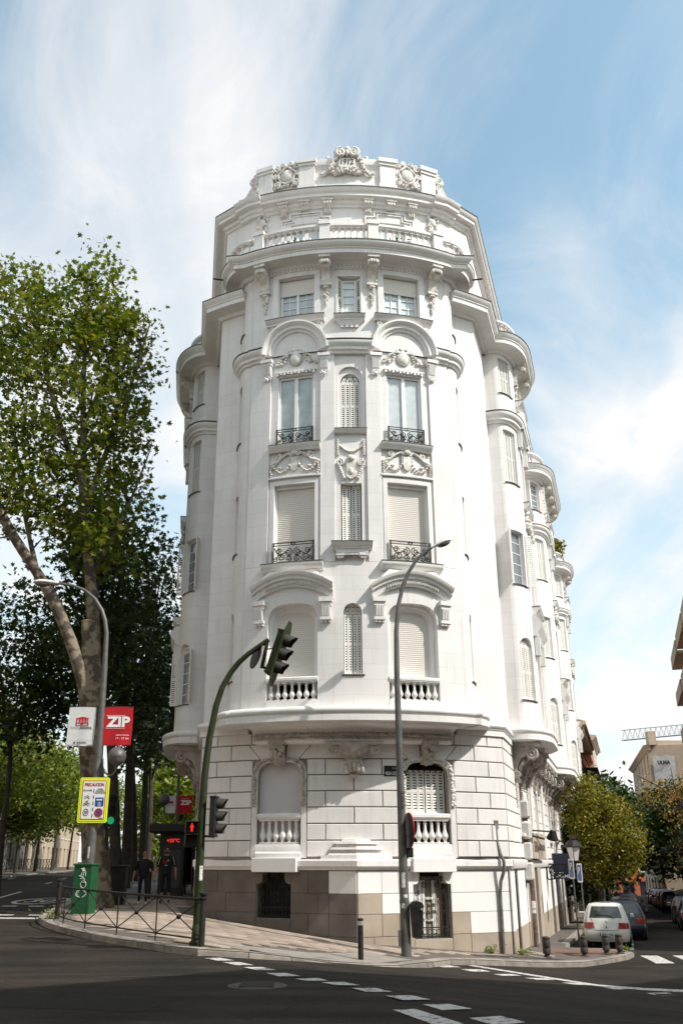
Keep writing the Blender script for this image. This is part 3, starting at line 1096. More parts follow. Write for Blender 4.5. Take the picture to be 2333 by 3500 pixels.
 sl = mk('sill', sill_mb(BAY, s, 1.02, [(-0.05, 17.44), (0.16, 17.44), (0.18, 17.50), (0.26, 17.55), (0.30, 17.62), (-0.05, 17.64)]), 'stucco', B0)
 mk('flashing', sill_mb(BAY, s, 1.03, [(-0.05, 17.642), (0.315, 17.622), (0.315, 17.645), (-0.05, 17.665)]), 'lead', sl)
 for e in (-1, 1):
  sb = MB()
  sb.tube([(x, -0.12, z) for (x, z) in spiral((0, 17.32), 0.10, 0.03, 1.3, PI / 2, 14, e)], 0.035, 5)
  for i in range(4):
   sb.ball((e * 0.03 * i, -0.10, 17.22 - 0.07 * i), (0.06 - 0.008 * i, 0.06, 0.05), 6, 4)
  mk('sill_scroll', sb.map(bend(BAY, s + e * 0.86)), 'carving', sl, 60)

# --- string course with breaks over the arches, and capitals under it
for a, b in ((-BS - 0.01, -SW - 1.10), (-SW + 1.10, SW - 1.10), (SW + 1.10, BS + 0.01)):
 o = mk('string_course', band_mb(BAY, a, b, MIDST, 0.2), 'stucco', B0)
 mk('flashing', band_mb(BAY, a, b, lead_edge(MIDST), 0.2), 'lead', o)
for path in (ER, EL):
 o = mk('string_course', sweep_mb(MIDST, [tuple(p) for p in path.p]), 'stucco', B0)
 mk('flashing', sweep_mb(lead_edge(MIDST), [tuple(p) for p in path.p]), 'lead', o)
for s in (-SW - 1.0, -SW + 1.0, SW - 1.0, SW + 1.0):
 cp = MB()
 cp.box(-0.20, 0.20, -0.20, 0.05, 16.02, 16.14)
 cp.box(-0.17, 0.17, -0.15, 0.05, 15.93, 16.02)
 cp.side_prism([(0.05, 15.52), (-0.05, 15.52), (-0.07, 15.6), (-0.13, 15.93), (0.05, 15.93)], -0.14, 0.14)
 for q in (-0.09, -0.03, 0.03, 0.09):
  cp.side_prism([(-0.03, 15.56), (-0.085, 15.6), (-0.15, 15.92), (-0.05, 15.92)], q - 0.02, q + 0.02)
 for q in (-1, 1):
  cp.tube([(x, -0.07, z) for (x, z) in spiral((q * 0.09, 15.44), 0.06, 0.02, 1.3, PI / 2, 12, q)], 0.024, 5)
 cp.ball((0, -0.07, 15.40), (0.06, 0.05, 0.08), 6, 4)
 mk('capital', cp.map(bend(BAY, s)), 'stucco', B0, 40)

# --- windows on the axis
win = mk('window', at(BAY, 0, pane_mb(0.34, 5.15, 7.5, 0.30)), 'dark', B0, 0)
f0 = frame(BAY, 0)
for sg in (-1, 1):
 place('shutter', leaf_mesh(0.128, 1.82, 2), win, f0 @ M((sg * 0.135, 0.17, 5.25)) @ Matrix.Rotation(R(sg * -8), 4, 'Z'))
mk('shutter_head', at(BAY, 0, shutter_mb(0.27, 0.30, 3).map(lambda x, y, z: (x * (1 if z < .15 else .8), y + 0.19, z + 7.09))), 'shutter', win, 0)
mk('sill', sill_mb(BAY, 0, 0.34, [(-0.25, 5.17), (0.04, 5.17), (0.05, 5.2), (-0.25, 5.225)]), 'lead', win)
win = mk('window', at(BAY, 0, pane_mb(0.36, 9.3, 11.45, 0.36)), 'dark', B0, 0)
for sg in (-1, 1):
 place('shutter', leaf_mesh(0.145, 2.02, 2), win, f0 @ M((sg * 0.15, 0.27, 9.36)) @ Matrix.Rotation(R(sg * -14), 4, 'Z'))
sl = mk('sill', sill_mb(BAY, 0, 0.62, [(-0.08, 9.10), (0.18, 9.10), (0.20, 9.16), (0.26, 9.20), (0.30, 9.30), (-0.08, 9.32)]), 'stucco', B0)
mk('flashing', sill_mb(BAY, 0, 0.63, [(-0.08, 9.322), (0.315, 9.302), (0.315, 9.325), (-0.08, 9.345)]), 'lead', sl)
sb = MB()
sb.box(-0.50, 0.50, -0.16, 0.0, 8.97, 9.10)
for q in (-0.36, 0.36):
 sb.box(q - 0.14, q + 0.14, -0.15, 0.0, 8.90, 8.97)
 sb.box(q - 0.10, q + 0.10, -0.12, 0.0, 8.83, 8.90)
for i in range(7):
 sb.ball((-0.18 + 0.06 * i, -0.12, 8.93), (0.03, 0.03, 0.035), 6, 4)
mk('sill_apron', sb.map(bend(BAY, 0)), 'stucco', sl)
win = mk('window', at(BAY, 0, pane_mb(0.50, 13.2, 15.8, 0.40)), 'dark', B0, 0)
nich = wall_mb(BAY, -0.46, 0.46, 13.2, 15.8, [(archp(0, 0.33, 13.34, 15.14, 0.33, 12), 0.12)], out=-0.17)
mk('niche', nich, 'stucco', win)
for sg in (-1, 1):
 place('shutter', leaf_mesh(0.155, 1.78, 2), win, f0 @ M((sg * 0.16, 0.235, 13.36)))
hm = shutter_mb(0.32, 0.34, 3).map(lambda x, y, z: (x * math.sqrt(max(0.05, 1 - (z / 0.35) ** 2)), y + 0.24, z + 15.13))
mk('shutter_head', at(BAY, 0, hm), 'shutter', win, 0)
sl = mk('sill', sill_mb(BAY, 0, 0.53, [(-0.1, 13.16), (0.06, 13.16), (0.10, 13.22), (0.14, 13.28), (-0.1, 13.30)]), 'stucco', B0)
mk('flashing', sill_mb(BAY, 0, 0.53, [(-0.1, 13.302), (0.15, 13.285), (0.15, 13.302), (-0.1, 13.32)]), 'lead', sl)
# carved drop between the axis windows
orn = MB()
for q in (-1, 1):
 for i in range(9):
  orn.ball((q * 0.43, -0.03, 12.92 - 0.065 * i), (0.055 + 0.015 * (i % 3 == 1), 0.06, 0.042), 6, 4)
 for i in range(8):
  u = i / 7
  orn.ball((q * 0.34 * (1 - u), -0.03, 12.70 - 0.20 * math.sin(u * PI / 2)), (0.048, 0.05, 0.045), 6, 4)
 orn.tube([(x, -0.05, z) for (x, z) in spiral((q * 0.36, 12.12), 0.13, 0.03, 1.5, PI / 2, 16, q)], 0.04, 5)
 for i in range(7):
  u = i / 6
  orn.ball((q * (0.40 - 0.17 * u), -0.04, 12.02 - 0.45 * u), (0.075 - 0.02 * u, 0.06, 0.06), 6, 4)
orn.ball((0, -0.06, 12.26), (0.14, 0.09, 0.12), 8, 5)
orn.prism([(-0.15, 12.12), (0.15, 12.12), (0.13, 11.75), (0.16, 11.62), (0.0, 11.52), (-0.16, 11.62), (-0.13, 11.75)], -0.07, 0.05)
orn.ball((0, -0.05, 11.8), (0.10, 0.07, 0.15), 8, 5)
mk('cartouche', orn.map(lambda x, y, z: BAY.P(x, -y - 0.07, z)), 'carving', B0, 60)
# top tier axis window with its shutters folded into the reveal
win = mk('window', at(BAY, 0, pane_mb(0.25, 17.62, 19.3, 0.22)), 'curtain', B0, 0)
mk('sash', at(BAY, 0, sash_mb(0.24, 17.66, 19.20, 0.16, 1, 5, 0.045)), 'frame', win, 0)
for sg in (-1, 1):
 place('shutter', leaf_mesh(0.10, 1.58, 1), win, f0 @ M((sg * 0.32, 0.10, 17.66)) @ Matrix.Rotation(R(sg * -40), 4, 'Z'))
mk('architrave', w_out_frame(BAY, 0, 0.40, 17.64, 19.28, 0.06, 0.03), 'stucco', win)
sl = mk('sill', sill_mb(BAY, 0, 0.52, [(-0.05, 17.42), (0.14, 17.42), (0.16, 17.48), (0.22, 17.52), (0.26, 17.60), (-0.05, 17.62)]), 'stucco', B0)
mk('flashing', sill_mb(BAY, 0, 0.53, [(-0.05, 17.622), (0.275, 17.602), (0.275, 17.625), (-0.05, 17.645)]), 'lead', sl)
sb = MB()
sb.add([(-0.46, 0, 17.42), (0.46, 0, 17.42), (0.46, -0.14, 17.42), (-0.46, -0.14, 17.42), (-0.34, 0, 17.26), (0.34, 0, 17.26), (0.34, -0.07, 17.26), (-0.34, -0.07, 17.26)], [(3, 2, 6, 7), (0, 3, 7, 4), (2, 1, 5, 6), (4, 7, 6, 5)])
for i in range(4):
 sb.box(-0.31 + 0.165 * i, -0.19 + 0.165 * i, -0.08, 0.0, 17.17, 17.26)
mk('sill_apron', sb.map(bend(BAY, 0)), 'stucco', sl)
# frieze dentils and console brackets under the main cornice
dn = MB()
for i in range(47):
 s = -BS + 0.1 + (2 * BS - 0.2) * i / 46
 if min(abs(abs(s) - 0.80), abs(abs(s) - 3.02)) < 0.2:
  continue
 q = MB(); q.box(-0.045, 0.045, -0.09, 0.02, 19.60, 19.70)
 dn.merge(q, bend(BAY, s))
fr = mk('frieze', band_mb(BAY, -BS, BS, [(-0.02, 19.56), (0.03, 19.56), (0.05, 19.60), (0.05, 19.70), (-0.02, 19.72)]), 'stucco', B0)
mk('dentils', dn, 'stucco', fr, 0)
def console_mb(drop=True):
 mb = MB()
 mb.box(-0.19, 0.19, -0.62, 0.0, 19.72, 19.83)
 prof = [(0.0, 18.95), (-0.10, 18.95), (-0.14, 19.02), (-0.15, 19.15), (-0.20, 19.28), (-0.33, 19.38), (-0.50, 19.46), (-0.56, 19.58), (-0.54, 19.70), (0.0, 19.72)]
 mb.side_prism(prof, -0.14, 0.14)
 for x in (-0.145, 0.145):
  mb.lathe([(0.02, -0.03), (0.13, -0.03), (0.13, 0.03), (0.05, 0.05), (0.02, 0.05)], (x, -0.44, 19.57), 12, Matrix.Rotation(R(90 if x > 0 else -90), 3, 'Y'))
  mb.lathe([(0.02, -0.02), (0.08, -0.02), (0.08, 0.02), (0.02, 0.04)], (x, -0.11, 19.03), 10, Matrix.Rotation(R(90 if x > 0 else -90), 3, 'Y'))
 for i in range(3):
  mb.ball((-0.08 + 0.08 * i, -0.58, 19.56), (0.045, 0.05, 0.09), 6, 4)
 mb.box(-0.19, 0.19, -0.17, 0.0, 18.86, 18.95)
 if drop:
  rn = random.Random(5)
  for i in range(15):
   u = i / 14
   mb.ball((rn.uniform(-0.09, 0.09) * (1.15 - u), -0.05, 18.80 - 0.68 * u), (0.07 * (1.2 - 0.7 * u), 0.075 * (1.2 - .6 * u), 0.06), 6, 4)
  mb.ball((0, -0.08, 18.80), (0.13, 0.1, 0.07), 8, 5)
 return mb
for s in (-3.02, -0.80, 0.80, 3.02):
 mk('console', console_mb().map(bend(BAY, s)), 'carving', B0, 40)

# --- big sweeping base slab of the bay with its carved underside
slab = mk('bay_base', sweep_mb(SLAB, bay_plan), 'stucco', B0, 40)
fan = MB()
top = [p for p in bay_plan]
n = len(top)
fan.add([(p[0], p[1], 3.775) for p in top] + [GFW.P((p[0] - XA) * 1.03, -0.05, 3.775) for p in top], [(i, i + 1, n + i + 1, n + i) for i in range(n - 1)])
mk('bay_soffit', fan, 'stucco', slab)
cove = [(-0.6, 3.56)] + [(0.04 + 0.46 * (1 - math.cos(PI / 2 * i / 6)), 3.57 + 0.17 * math.sin(PI / 2 * i / 6)) for i in range(7)] + [(0.54, 3.79), (-0.6, 3.80)]
COVE_P = Arc(XA, 27.36 + 7.2, 7.2)
mk('cove', band_mb(COVE_P, -3.1, 3.1, cove, 0.25), 'stucco', slab, 50)
gb = MB()
rn = random.Random(11)
for i in range(150):
 s = -3.0 + 6.0 * i / 149
 for k in range(3):
  q = MB()
  q.ball((0, 0, 0), (0.055, 0.05, 0.035), 5, 4)
  ca_, sa_ = math.cos(rn.uniform(-1.2, 1.2)), math.sin(rn.uniform(-1.2, 1.2))
  zz_ = 3.42 + 0.06 * k
  gb.merge(q, lambda x, y, z, s=s, zz_=zz_, k=k: COVE_P.P(s + x * ca_ - z * sa_, 0.03 - y + (0.05 if k == 1 else 0), zz_ + x * sa_ + z * ca_ + rn.uniform(-.012, .012)))
mk('leaf_band', gb, 'grimy_shaded_carving', slab, 60)
mk('leaf_band_rail', band_mb(COVE_P, -3.02, 3.02, [(-0.6, 3.26), (-0.02, 3.28), (0.02, 3.33), (0.02, 3.38), (-0.02, 3.58), (-0.6, 3.60)], 0.25), 'stucco', slab)

# bracket on the axis of the ground floor
br = MB()
br.prism([(-0.82, 3.30), (0.82, 3.30), (0.80, 3.24), (0.60, 3.20), (-0.60, 3.20), (-0.80, 3.24)], -0.42, 0.1)
br.lathe([(0.16, 2.62), (0.30, 2.66), (0.33, 2.74), (0.26, 2.78), (0.28, 2.84), (0.34, 2.90), (0.42, 3.05), (0.55, 3.22)], (0, -0.02, 0), 16)
br.lathe([(0.05, 2.30), (0.13, 2.32), (0.16, 2.37), (0.10, 2.41), (0.14, 2.45), (0.24, 2.55), (0.27, 2.62), (0.24, 2.66)], (0, -0.02, 0), 14)
for q in (-1, 1):
 br.tube([(x, -0.30, z) for (x, z) in spiral((q * 0.60, 3.06), 0.13, 0.03, 1.6, PI / 2, 18, q)], 0.045, 6)
 for i in range(6):
  br.ball((q * (0.12 + 0.07 * i), -0.36 + 0.012 * i, 2.98 + 0.04 * i), (0.055, 0.05, 0.10), 6, 5)
for i in range(5):
 br.ball((-0.24 + 0.12 * i, -0.30, 2.60 - 0.05 * abs(i - 2)), (0.055, 0.05, 0.13), 6, 5)
br.ball((0, -0.36, 3.08), (0.16, 0.10, 0.12), 8, 6)
mk('axis_bracket', br.map(lambda x, y, z: GFW.P(x, 0.12 - y, z)), 'grimy_shaded_carving', B0, 50)
for sg in (-1, 1):
 kb = MB()
 kb.box(-0.26, 0.26, -0.40, 0.05, 3.26, 3.52)
 kb.side_prism([(0.05, 2.70), (-0.08, 2.70), (-0.14, 2.80), (-0.20, 3.0), (-0.36, 3.26), (0.05, 3.28)], -0.17, 0.17)
 rn = random.Random(21)
 for i in range(26):
  u = i / 25
  kb.ball((rn.uniform(-0.16, 0.16) * (0.45 + 0.6 * u), -0.10 - 0.28 * u, 2.72 + 0.54 * u), (0.06, 0.05, 0.075), 6, 4)
 for q in (-1, 1):
  kb.tube([(x, -0.34, z) for (x, z) in spiral((q * 0.15, 3.16), 0.09, 0.02, 1.3, PI / 2, 14, q)], 0.035, 5)
 mk('keystone_bracket', kb.map(lambda x, y, z, s=sg * 2.2: GFW.P(s + x, -y, z)), 'grimy_shaded_carving', B0, 50)
# ================================================================== ground floor, plinth, cornices, attic
GW = 2.22
CH = 0.455
Z0 = 0.12
gf_holes = [(basket(sg * GW, 0.68, 0.10, 2.26, 0.52), 0.34) for sg in (-1, 1)]
gfw = mk('ground_floor_wall', wall_mb(GFW, -GS, GS, 0.0, 3.75, gf_holes, out=-0.02), 'mortar', B0)
J = 0.015
def stone(path, poly, m, parent, name='block', out=0.045, ch=0.015):
 return mk(name, block_mb(path, poly, out, -0.03, ch), m, parent, 25)
def course_blocks(path, parent, z0, z1, cuts, m='rustic', out=0.05):
 for a, b in zip(cuts, cuts[1:]):
  if b - a > 0.12:
   stone(path, [(a + J, z0 + J), (b - J, z0 + J), (b - J, z1 - J), (a + J, z1 - J)], m, parent, 'block', out)
for i in range(8):
 z0 = Z0 + CH * i
 z1 = z0 + CH if i < 7 else 3.64
 odd = i % 2
 fl = 0.62 if odd else 1.12
 if i < 6:
  course_blocks(GFW, gfw, z0, z1, [-GS, -GS + fl, -GW - 0.84])
  course_blocks(GFW, gfw, z0, z1, [-GW + 0.84, -0.83, 0.83, GW - 0.84] if odd else [-GW + 0.84, 0.0, GW - 0.84])
  course_blocks(GFW, gfw, z0, z1, [GW + 0.84, GS - fl, GS])
 elif i == 6:
  for sg in (-1, 1):
   c = sg * GW
   stone(GFW, [(c - 0.60 + J, z0), (c - 0.2, z0), (c - 0.24, z1 - J), (c - 0.98 + J, z1 - J)], 'rustic', gfw)
   stone(GFW, [(c + 0.2, z0), (c + 0.60 - J, z0), (c + 0.98 - J, z1 - J), (c + 0.24, z1 - J)], 'rustic', gfw)
  stone(GFW, [(-GS + fl + J, z0 + J), (-GW - 0.60 - J, z0 + J), (-GW - 0.98 - J, z1 - J), (-GS + fl + J, z1 - J)], 'rustic', gfw)
  stone(GFW, [(GW + 0.60 + J, z0 + J), (GS - fl - J, z0 + J), (GS - fl - J, z1 - J), (GW + 0.98 + J, z1 - J)], 'rustic', gfw)
  course_blocks(GFW, gfw, z0, z1, [-GS, -GS + fl]); course_blocks(GFW, gfw, z0, z1, [GS - fl, GS])
  stone(GFW, [(-GW + 0.60 + J, z0 + J), (-J, z0 + J), (-J, z1 - J), (-GW + 0.98 + J, z1 - J)], 'rustic', gfw)
  stone(GFW, [(J, z0 + J), (GW - 0.60 - J, z0 + J), (GW - 0.98 - J, z1 - J), (J, z1 - J)], 'rustic', gfw)
 else:
  course_blocks(GFW, gfw, z0, z1, [-GS, -GS + fl, -GW - 0.9, -GW, -0.83, 0.83, GW, GW + 0.9, GS - fl, GS])
# windows of the ground floor
for sg in (-1, 1):
 c = sg * GW
 sur = MB()
 o1 = basket(0, 0.68, 0.10, 2.26, 0.52)
 o2 = basket(0, 0.835, 0.10, 2.26, 0.66)
 n = len(o1)
 for (d0, d1) in ((-0.055, -0.055),):
  sur.add([(p[0], d0, p[1]) for p in o1] + [(p[0], d1, p[1]) for p in o2] + [(p[0], 0.05, p[1]) for p in o2] + [(p[0], 0.05, p[1]) for p in o1],
    [(i, (i + 1) % n, n + (i + 1) % n, n + i) for i in range(1, n)] + [(n + i, n + (i + 1) % n, 2 * n + (i + 1) % n, 2 * n + i) for i in range(1, n)] + [(3 * n + i, 3 * n + (i + 1) % n, (i + 1) % n, i) for i in range(1, n)])
 win = mk('window', at(GFW, c, pane_mb(0.72, 0.1, 2.85, 0.36 if sg > 0 else 0.20)), 'dark' if sg > 0 else 'blank_panel', B0, 0)
 mk('surround', sur.map(bend(GFW, c)), 'rustic', win)
 gar = MB()
 rn = random.Random(31)
 gp = [p for p in basket(0, 0.76, 0.10, 2.26, 0.60)[2:] ]
 pl = densify([(0.76, 1.55)] + gp + [(-0.76, 1.55)], 0.05)
 pl = [p for p in pl if not (p[1] < 1.6 and abs(p[0]) < 0.7)]
 for p in pl:
  for k in range(2):
   gar.ball((p[0] + rn.uniform(-.045, .045), -0.10 + rn.uniform(-0.02, 0.02), p[1] + rn.uniform(-.03, .03)), (rn.uniform(.03, .055), 0.04, rn.uniform(.03, .05)), 5, 4)
 mk('garland', gar.map(bend(GFW, c)), 'grimy_shaded_carving' if sg < 0 else 'carving', win, 60)
 blu = mk('balustrade', band_mb(GFW, c - 0.66, c + 0.66, [(-0.30, 1.16), (0.03, 1.16), (0.03, 1.20), (0.06, 1.21), (0.06, 1.29), (0.02, 1.32), (-0.30, 1.33)]), 'stucco', B0)
 mk('balustrade_foot', band_mb(GFW, c - 0.68, c + 0.68, [(-0.3, 0.06), (0.10, 0.06), (0.10, 0.22), (0.05, 0.27), (0.05, 0.42), (0.03, 0.47), (-0.3, 0.48)]), 'stucco', blu)
 bal_run(blu, GFW, c - 0.62, c + 0.62, 0.48, 0.68, 0.098, 6, -0.09)
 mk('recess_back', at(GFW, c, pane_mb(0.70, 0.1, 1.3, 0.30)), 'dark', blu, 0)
 if sg > 0:
  f = frame(GFW, c)
  for q in (-1, 1):
   place('shutter', leaf_mesh(0.30, 1.25, 3), win, f @ M((q * 0.315, 0.26, 1.33)))
  ib = MB()
  for i in range(7):
   x = -0.54 + 0.18 * i
   ib.tube([(x, 0.24, 2.5), (x, 0.24, 2.80)], 0.018, 6)
  ib.box(-0.64, 0.64, 0.24, 0.30, 2.56, 2.61)
  mk('iron_bars', at(GFW, c, ib), 'iron', win)
 else:
  pn = MB(); pn.box(-0.655, 0.655, 0.17, 0.199, 1.34, 2.77)
# street name plate by the right window
NP = thing('street_name_plate', GFW.P(1.22, 0.06, 2.5), 'black street name plate reading Mejia Lequerica on the rusticated wall', 'sign')
f = frame(GFW, 1.22, 0.055, 0)
pl_ = MB(); pl_.box(-0.33, 0.33, 0, 0.02, 2.35, 2.65)
mat('plate_black', (0.012, 0.012, 0.018), 0.3)
mat('plate_white', (0.7, 0.7, 0.7), 0.6)
mk('plate', pl_.map(lambda x, y, z: f @ Vector((x, y, z))), 'plate_black', NP, 0)
tx = text_mb('MEJIA LEQUERICA', 0.13, 0, 2.42, -0.003, 0.58, 0.002)
for t_, z_, w_ in (('CALLE', 2.58, 0.26), ('DE', 2.51, 0.06)):
 tx.merge(text_mb(t_, 0.06, 0.05, z_, -0.003, w_))
mk('lettering', tx.map(lambda x, y, z: f @ Vector((x, y, z))), 'plate_white', NP, 0, fix=False)

mk('wall_head', wall_mb(GFW, -GS, GS, 3.5, 4.3, out=-0.045), 'stucco', B0)
# ---- plinth: two planes meeting in a prow
PROW = (0.90, 27.05)
PLN = Line((-3.87, 29.28), PROW)
PRN = Line(PROW, (5.60, 29.28))
SL_, SR_ = 2.66, 2.40
ZC = [-0.24, -0.83, -1.35, -1.92, -3.4]
plw = mk('plinth_wall', wall_mb(PLN, 0, PLN.len, -3.4, -0.18, [(rect(SL_, 0.56, -1.50, -0.26), 0.35)], out=-0.015), 'mortar', B0)
prw = mk('plinth_wall', wall_mb(PRN, 0, PRN.len, -3.6, -0.18, [(rect(SR_, 0.62, -2.02, -0.26), 0.32)], out=-0.015), 'mortar', B0)
JP = 0.006
mat('painted_stone', (0.80, 0.785, 0.765), 0.75, (0.76, 0.745, 0.72), 1.5, bump=0.35, bscale=60, streak=0.08, island=0.02)
def pl_course(path, parent, z0, z1, cuts, pick):
 for k, (a, b) in enumerate(zip(cuts, cuts[1:])):
  if b - a > 0.05:
   mk('stone', block_mb(path, [(a + JP, z0 + JP), (b - JP, z0 + JP), (b - JP, z1 - JP), (a + JP, z1 - JP)], 0.012, -0.03, 0.006), pick(k, a, b), parent, 25)
L1 = PLN.len
for ci, (zt, zb) in enumerate(zip(ZC, ZC[1:])):
 off = 0.3 * (ci % 2)
 w0, w1 = SL_ - 0.56, SL_ + 0.56
 bot = -1.50
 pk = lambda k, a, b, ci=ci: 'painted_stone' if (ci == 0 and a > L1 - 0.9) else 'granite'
 if zb >= bot - 0.01:
  pl_course(PLN, plw, zb, zt, [0, 0.8 + off, w0], pk)
  pl_course(PLN, plw, zb, zt, [w1, w1 + 0.55 + off, L1 - 0.86, L1 - 0.01], pk)
 elif zt > bot:
  pl_course(PLN, plw, zb, zt, [0, 0.8 + off, w0], pk)
  pl_course(PLN, plw, zb, zt, [w1, w1 + 0.55 + off, L1 - 0.86, L1 - 0.01], pk)
  pl_course(PLN, plw, zb, bot, [w0, w1], pk)
 else:
  pl_course(PLN, plw, zb, zt, [0, 0.9 + off, 2.3 + off, 3.6 + off, L1 - 0.01], pk)
L2 = PRN.len
for ci, (zt, zb) in enumerate(zip(ZC, ZC[1:])):
 w0, w1 = SR_ - 0.62, SR_ + 0.62
 bot = -2.02
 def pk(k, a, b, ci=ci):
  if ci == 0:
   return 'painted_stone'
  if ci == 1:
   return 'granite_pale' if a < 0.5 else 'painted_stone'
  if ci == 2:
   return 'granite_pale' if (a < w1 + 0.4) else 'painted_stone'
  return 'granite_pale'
 if zt > bot:
  pl_course(PRN, prw, max(zb, -3.4), zt, [0.01, 0.76 if ci < 3 else 0.5, 1.3, w0] if ci != 1 else [0.01, 0.76, w0], pk)
  pl_course(PRN, prw, zb, zt, [w1, w1 + 0.62, L2] if ci >= 2 else [w1, L2], pk)
  if zb < bot:
   pl_course(PRN, prw, zb, bot, [w0, w1], pk)
# the low granite sills
mat('interior_beige', (0.30, 0.25, 0.19), 0.5, (0.20, 0.165, 0.125), 2)
def plinth_window(path, s, w, z0, parent, open_gate):
 win = mk('basement_window', at(path, s, pane_mb(w + 0.02, z0 - 0.05, -0.2, 0.34)), 'dark', parent, 0)
 ear = MB()
 for q in (-1, 1):
  pts = [(q * w, -0.26), (q * w, -0.60), (q * (w - 0.03), -0.60)] + [(q * (w - 0.03 - 0.17 * math.sin(a)), -0.43 - 0.17 * math.cos(a)) for a in [PI / 2 * i / 6 for i in range(7)]] + [(q * (w - 0.20), -0.26)]
  ear = MB(); ear.prism(pts if q > 0 else pts[::-1], -0.01, 0.30)
  mk('window_ear', at(path, s, ear), 'painted_stone' if open_gate else 'granite', win, 0)
 
 gt = MB()
 t = 0.014
 for x in [-w + 0.06 + (2 * w - 0.12) * i / 8 for i in range(9)]:
  gt.tube([(x, 0.10, z0 + 0.03), (x, 0.10, -0.46 - (0.16 if abs(x) > w * 0.6 else 0))], t * 0.8, 5)
 gt.box(-w + 0.02, w - 0.02, 0.085, 0.115, z0 + 0.04, z0 + 0.07)
 gt.box(-w + 0.02, w - 0.02, 0.085, 0.115, z0 + 0.27, z0 + 0.30)
 for i in range(8):
  x = -w + 0.11 + (2 * w - 0.22) * i / 7
  gt.tube([(p, 0.10, q) for (p, q) in spiral((x, z0 + 0.17), 0.07, 0.07, 1, 0, 12)], t * 0.7, 5)
 for q in (-1, 1):
  gt.tube([(q * 0.02 if i == 0 else q * (0.36 * math.sin(PI / 2 * i / 8)), 0.10, -0.28 - 0.26 * (1 - math.cos(PI / 2 * i / 8))) for i in range(9)], t, 5)
  for (cx, cz, r, fl) in ((0.09, -0.36, 0.075, 1), (0.20, -0.62, 0.085, -1), (0.46, -0.84, 0.09, 1), (0.40, -0.46, 0.07, 1)):
   gt.tube([(p, 0.10, z) for (p, z) in spiral((q * cx, cz), r, 0.02, 1.4, PI / 2, 14, q * fl)], t, 5)
  for cz in (-1.16, -1.34):
   for cx in (0.09, 0.40):
    gt.tube([(p, 0.10, z) for (p, z) in spiral((q * cx, cz if z0 < -1.8 else cz + 0.3), 0.055, 0.015, 1.3, 0, 12, q)], t, 5)
 mk('iron_grille', at(path, s, gt), 'iron', win)
 if open_gate:
  sh = MB()
  sh.box(-0.46, -0.10, 0.25, 0.29, z0 + 0.02, -0.50)
  sh.box(0.14, 0.26, 0.25, 0.29, z0 + 0.02, -0.50)
  for z in (-0.98, -1.55):
   sh.box(-0.46, 0.26, 0.24, 0.29, z - 0.03, z + 0.03)
  mk('window_leaf', at(path, s, sh), 'frame', win, 0)
  mk('glass', at(path, s, pane_mb(0.5, z0, -0.4, 0.30)), 'interior_beige', win, 0)
 return win
plinth_window(PLN, SL_, 0.56, -1.50, B0, False)
plinth_window(PRN, SR_, 0.62, -2.02, B0, True)
# plinth cornice, ledge and the stepped stone over the prow
PLC = [(-0.02, -0.22), (0.05, -0.22), (0.06, -0.17), (0.12, -0.14), (0.14, -0.12), (0.14, 0.02), (0.11, 0.06), (-0.02, 0.065)]
prow_pts = [PLN.P(0, 0, 0)[:2], PROW, PRN.P(L2, 0, 0)[:2]]
plc = mk('plinth_course', sweep_mb(PLC, prow_pts), 'rustic', B0)
ld = MB()
poly = [PLN.P(0, 0.1, 0)[:2], PLN.P(L1, 0.1, 0)[:2], PRN.P(L2, 0.1, 0)[:2]] + arcpts(GFW, GS, -GS, 16)
ld.add([(p[0], p[1], 0.055) for p in poly], [tuple(range(len(poly)))])
mk('plinth_ledge', ld, 'rustic', plc)
for (z0, z1, w, fy) in ((0.06, 0.17, 1.02, 27.00), (0.17, 0.22, 0.80, 27.18), (0.22, 0.32, 0.66, 27.30), (0.32, 0.38, 0.74, 27.22), (0.38, 0.47, 0.58, 27.36), (0.47, 0.53, 0.63, 27.31), (0.53, 0.60, 0.42, 27.50)):
 k = MB()
 sl = 0.02
 by = 27.9
 dy = w * 0.46
 base = [(-w, fy + dy), (0, fy), (w, fy + dy), (w, by + 0.3), (-w, by + 0.3)]
 tp = [(-w + sl, fy + dy + sl), (0, fy + 2 * sl), (w - sl, fy + dy + sl), (w - sl, by + 0.3), (-w + sl, by + 0.3)]
 k.add([(XA + 0.04 + x, y, z0) for (x, y) in base] + [(XA + 0.04 + x, y, z1) for (x, y) in tp], [tuple(range(4, -1, -1)), tuple(range(5, 10))] + [(i, (i + 1) % 5, 5 + (i + 1) % 5, 5 + i) for i in range(5)])
 mk('prow_stone', k, 'rustic', plc)
for path, s in ((PLN, SL_ + 0.10), (PRN, SR_)):
 k = MB(); k.bbox(-0.72, 0.72, -0.22, 0.10, -0.28, 0.10, 0.012)
 mk('window_apron', at(path, s, k), 'painted_stone', plc, 0)
# drain pipe and cable at the right-hand corner
DP = thing('drain_pipe', PRN.P(L2 - 0.55, 0.1, -2.7), 'old drain pipe down the right corner of the white building', 'pipe')
s = L2 - 0.55
pts = [PRN.P(s - 0.02, 0.12, 0.95), PRN.P(s - 0.01, 0.12, 0.55), PRN.P(s + 0.06, 0.16, 0.22), PRN.P(s + 0.10, 0.26, 0.0), PRN.P(s + 0.10, 0.24, -0.25), PRN.P(s + 0.04, 0.12, -0.55), PRN.P(s + 0.02, 0.08, -0.9), PRN.P(s + 0.02, 0.08, -2.75)]
mat('pipe_grey', (0.20, 0.19, 0.185), 0.6, (0.10, 0.08, 0.07), 6)
k = MB(); k.tube(pts, 0.05, 8)
mk('pipe', k, 'pipe_grey', DP, 60)
k = MB(); k.box(-0.08, 0.08, -0.16, 0.0, 0.92, 1.16)
mk('hopper', at(PRN, s - 0.02, k), 'pipe_grey', DP, 0)

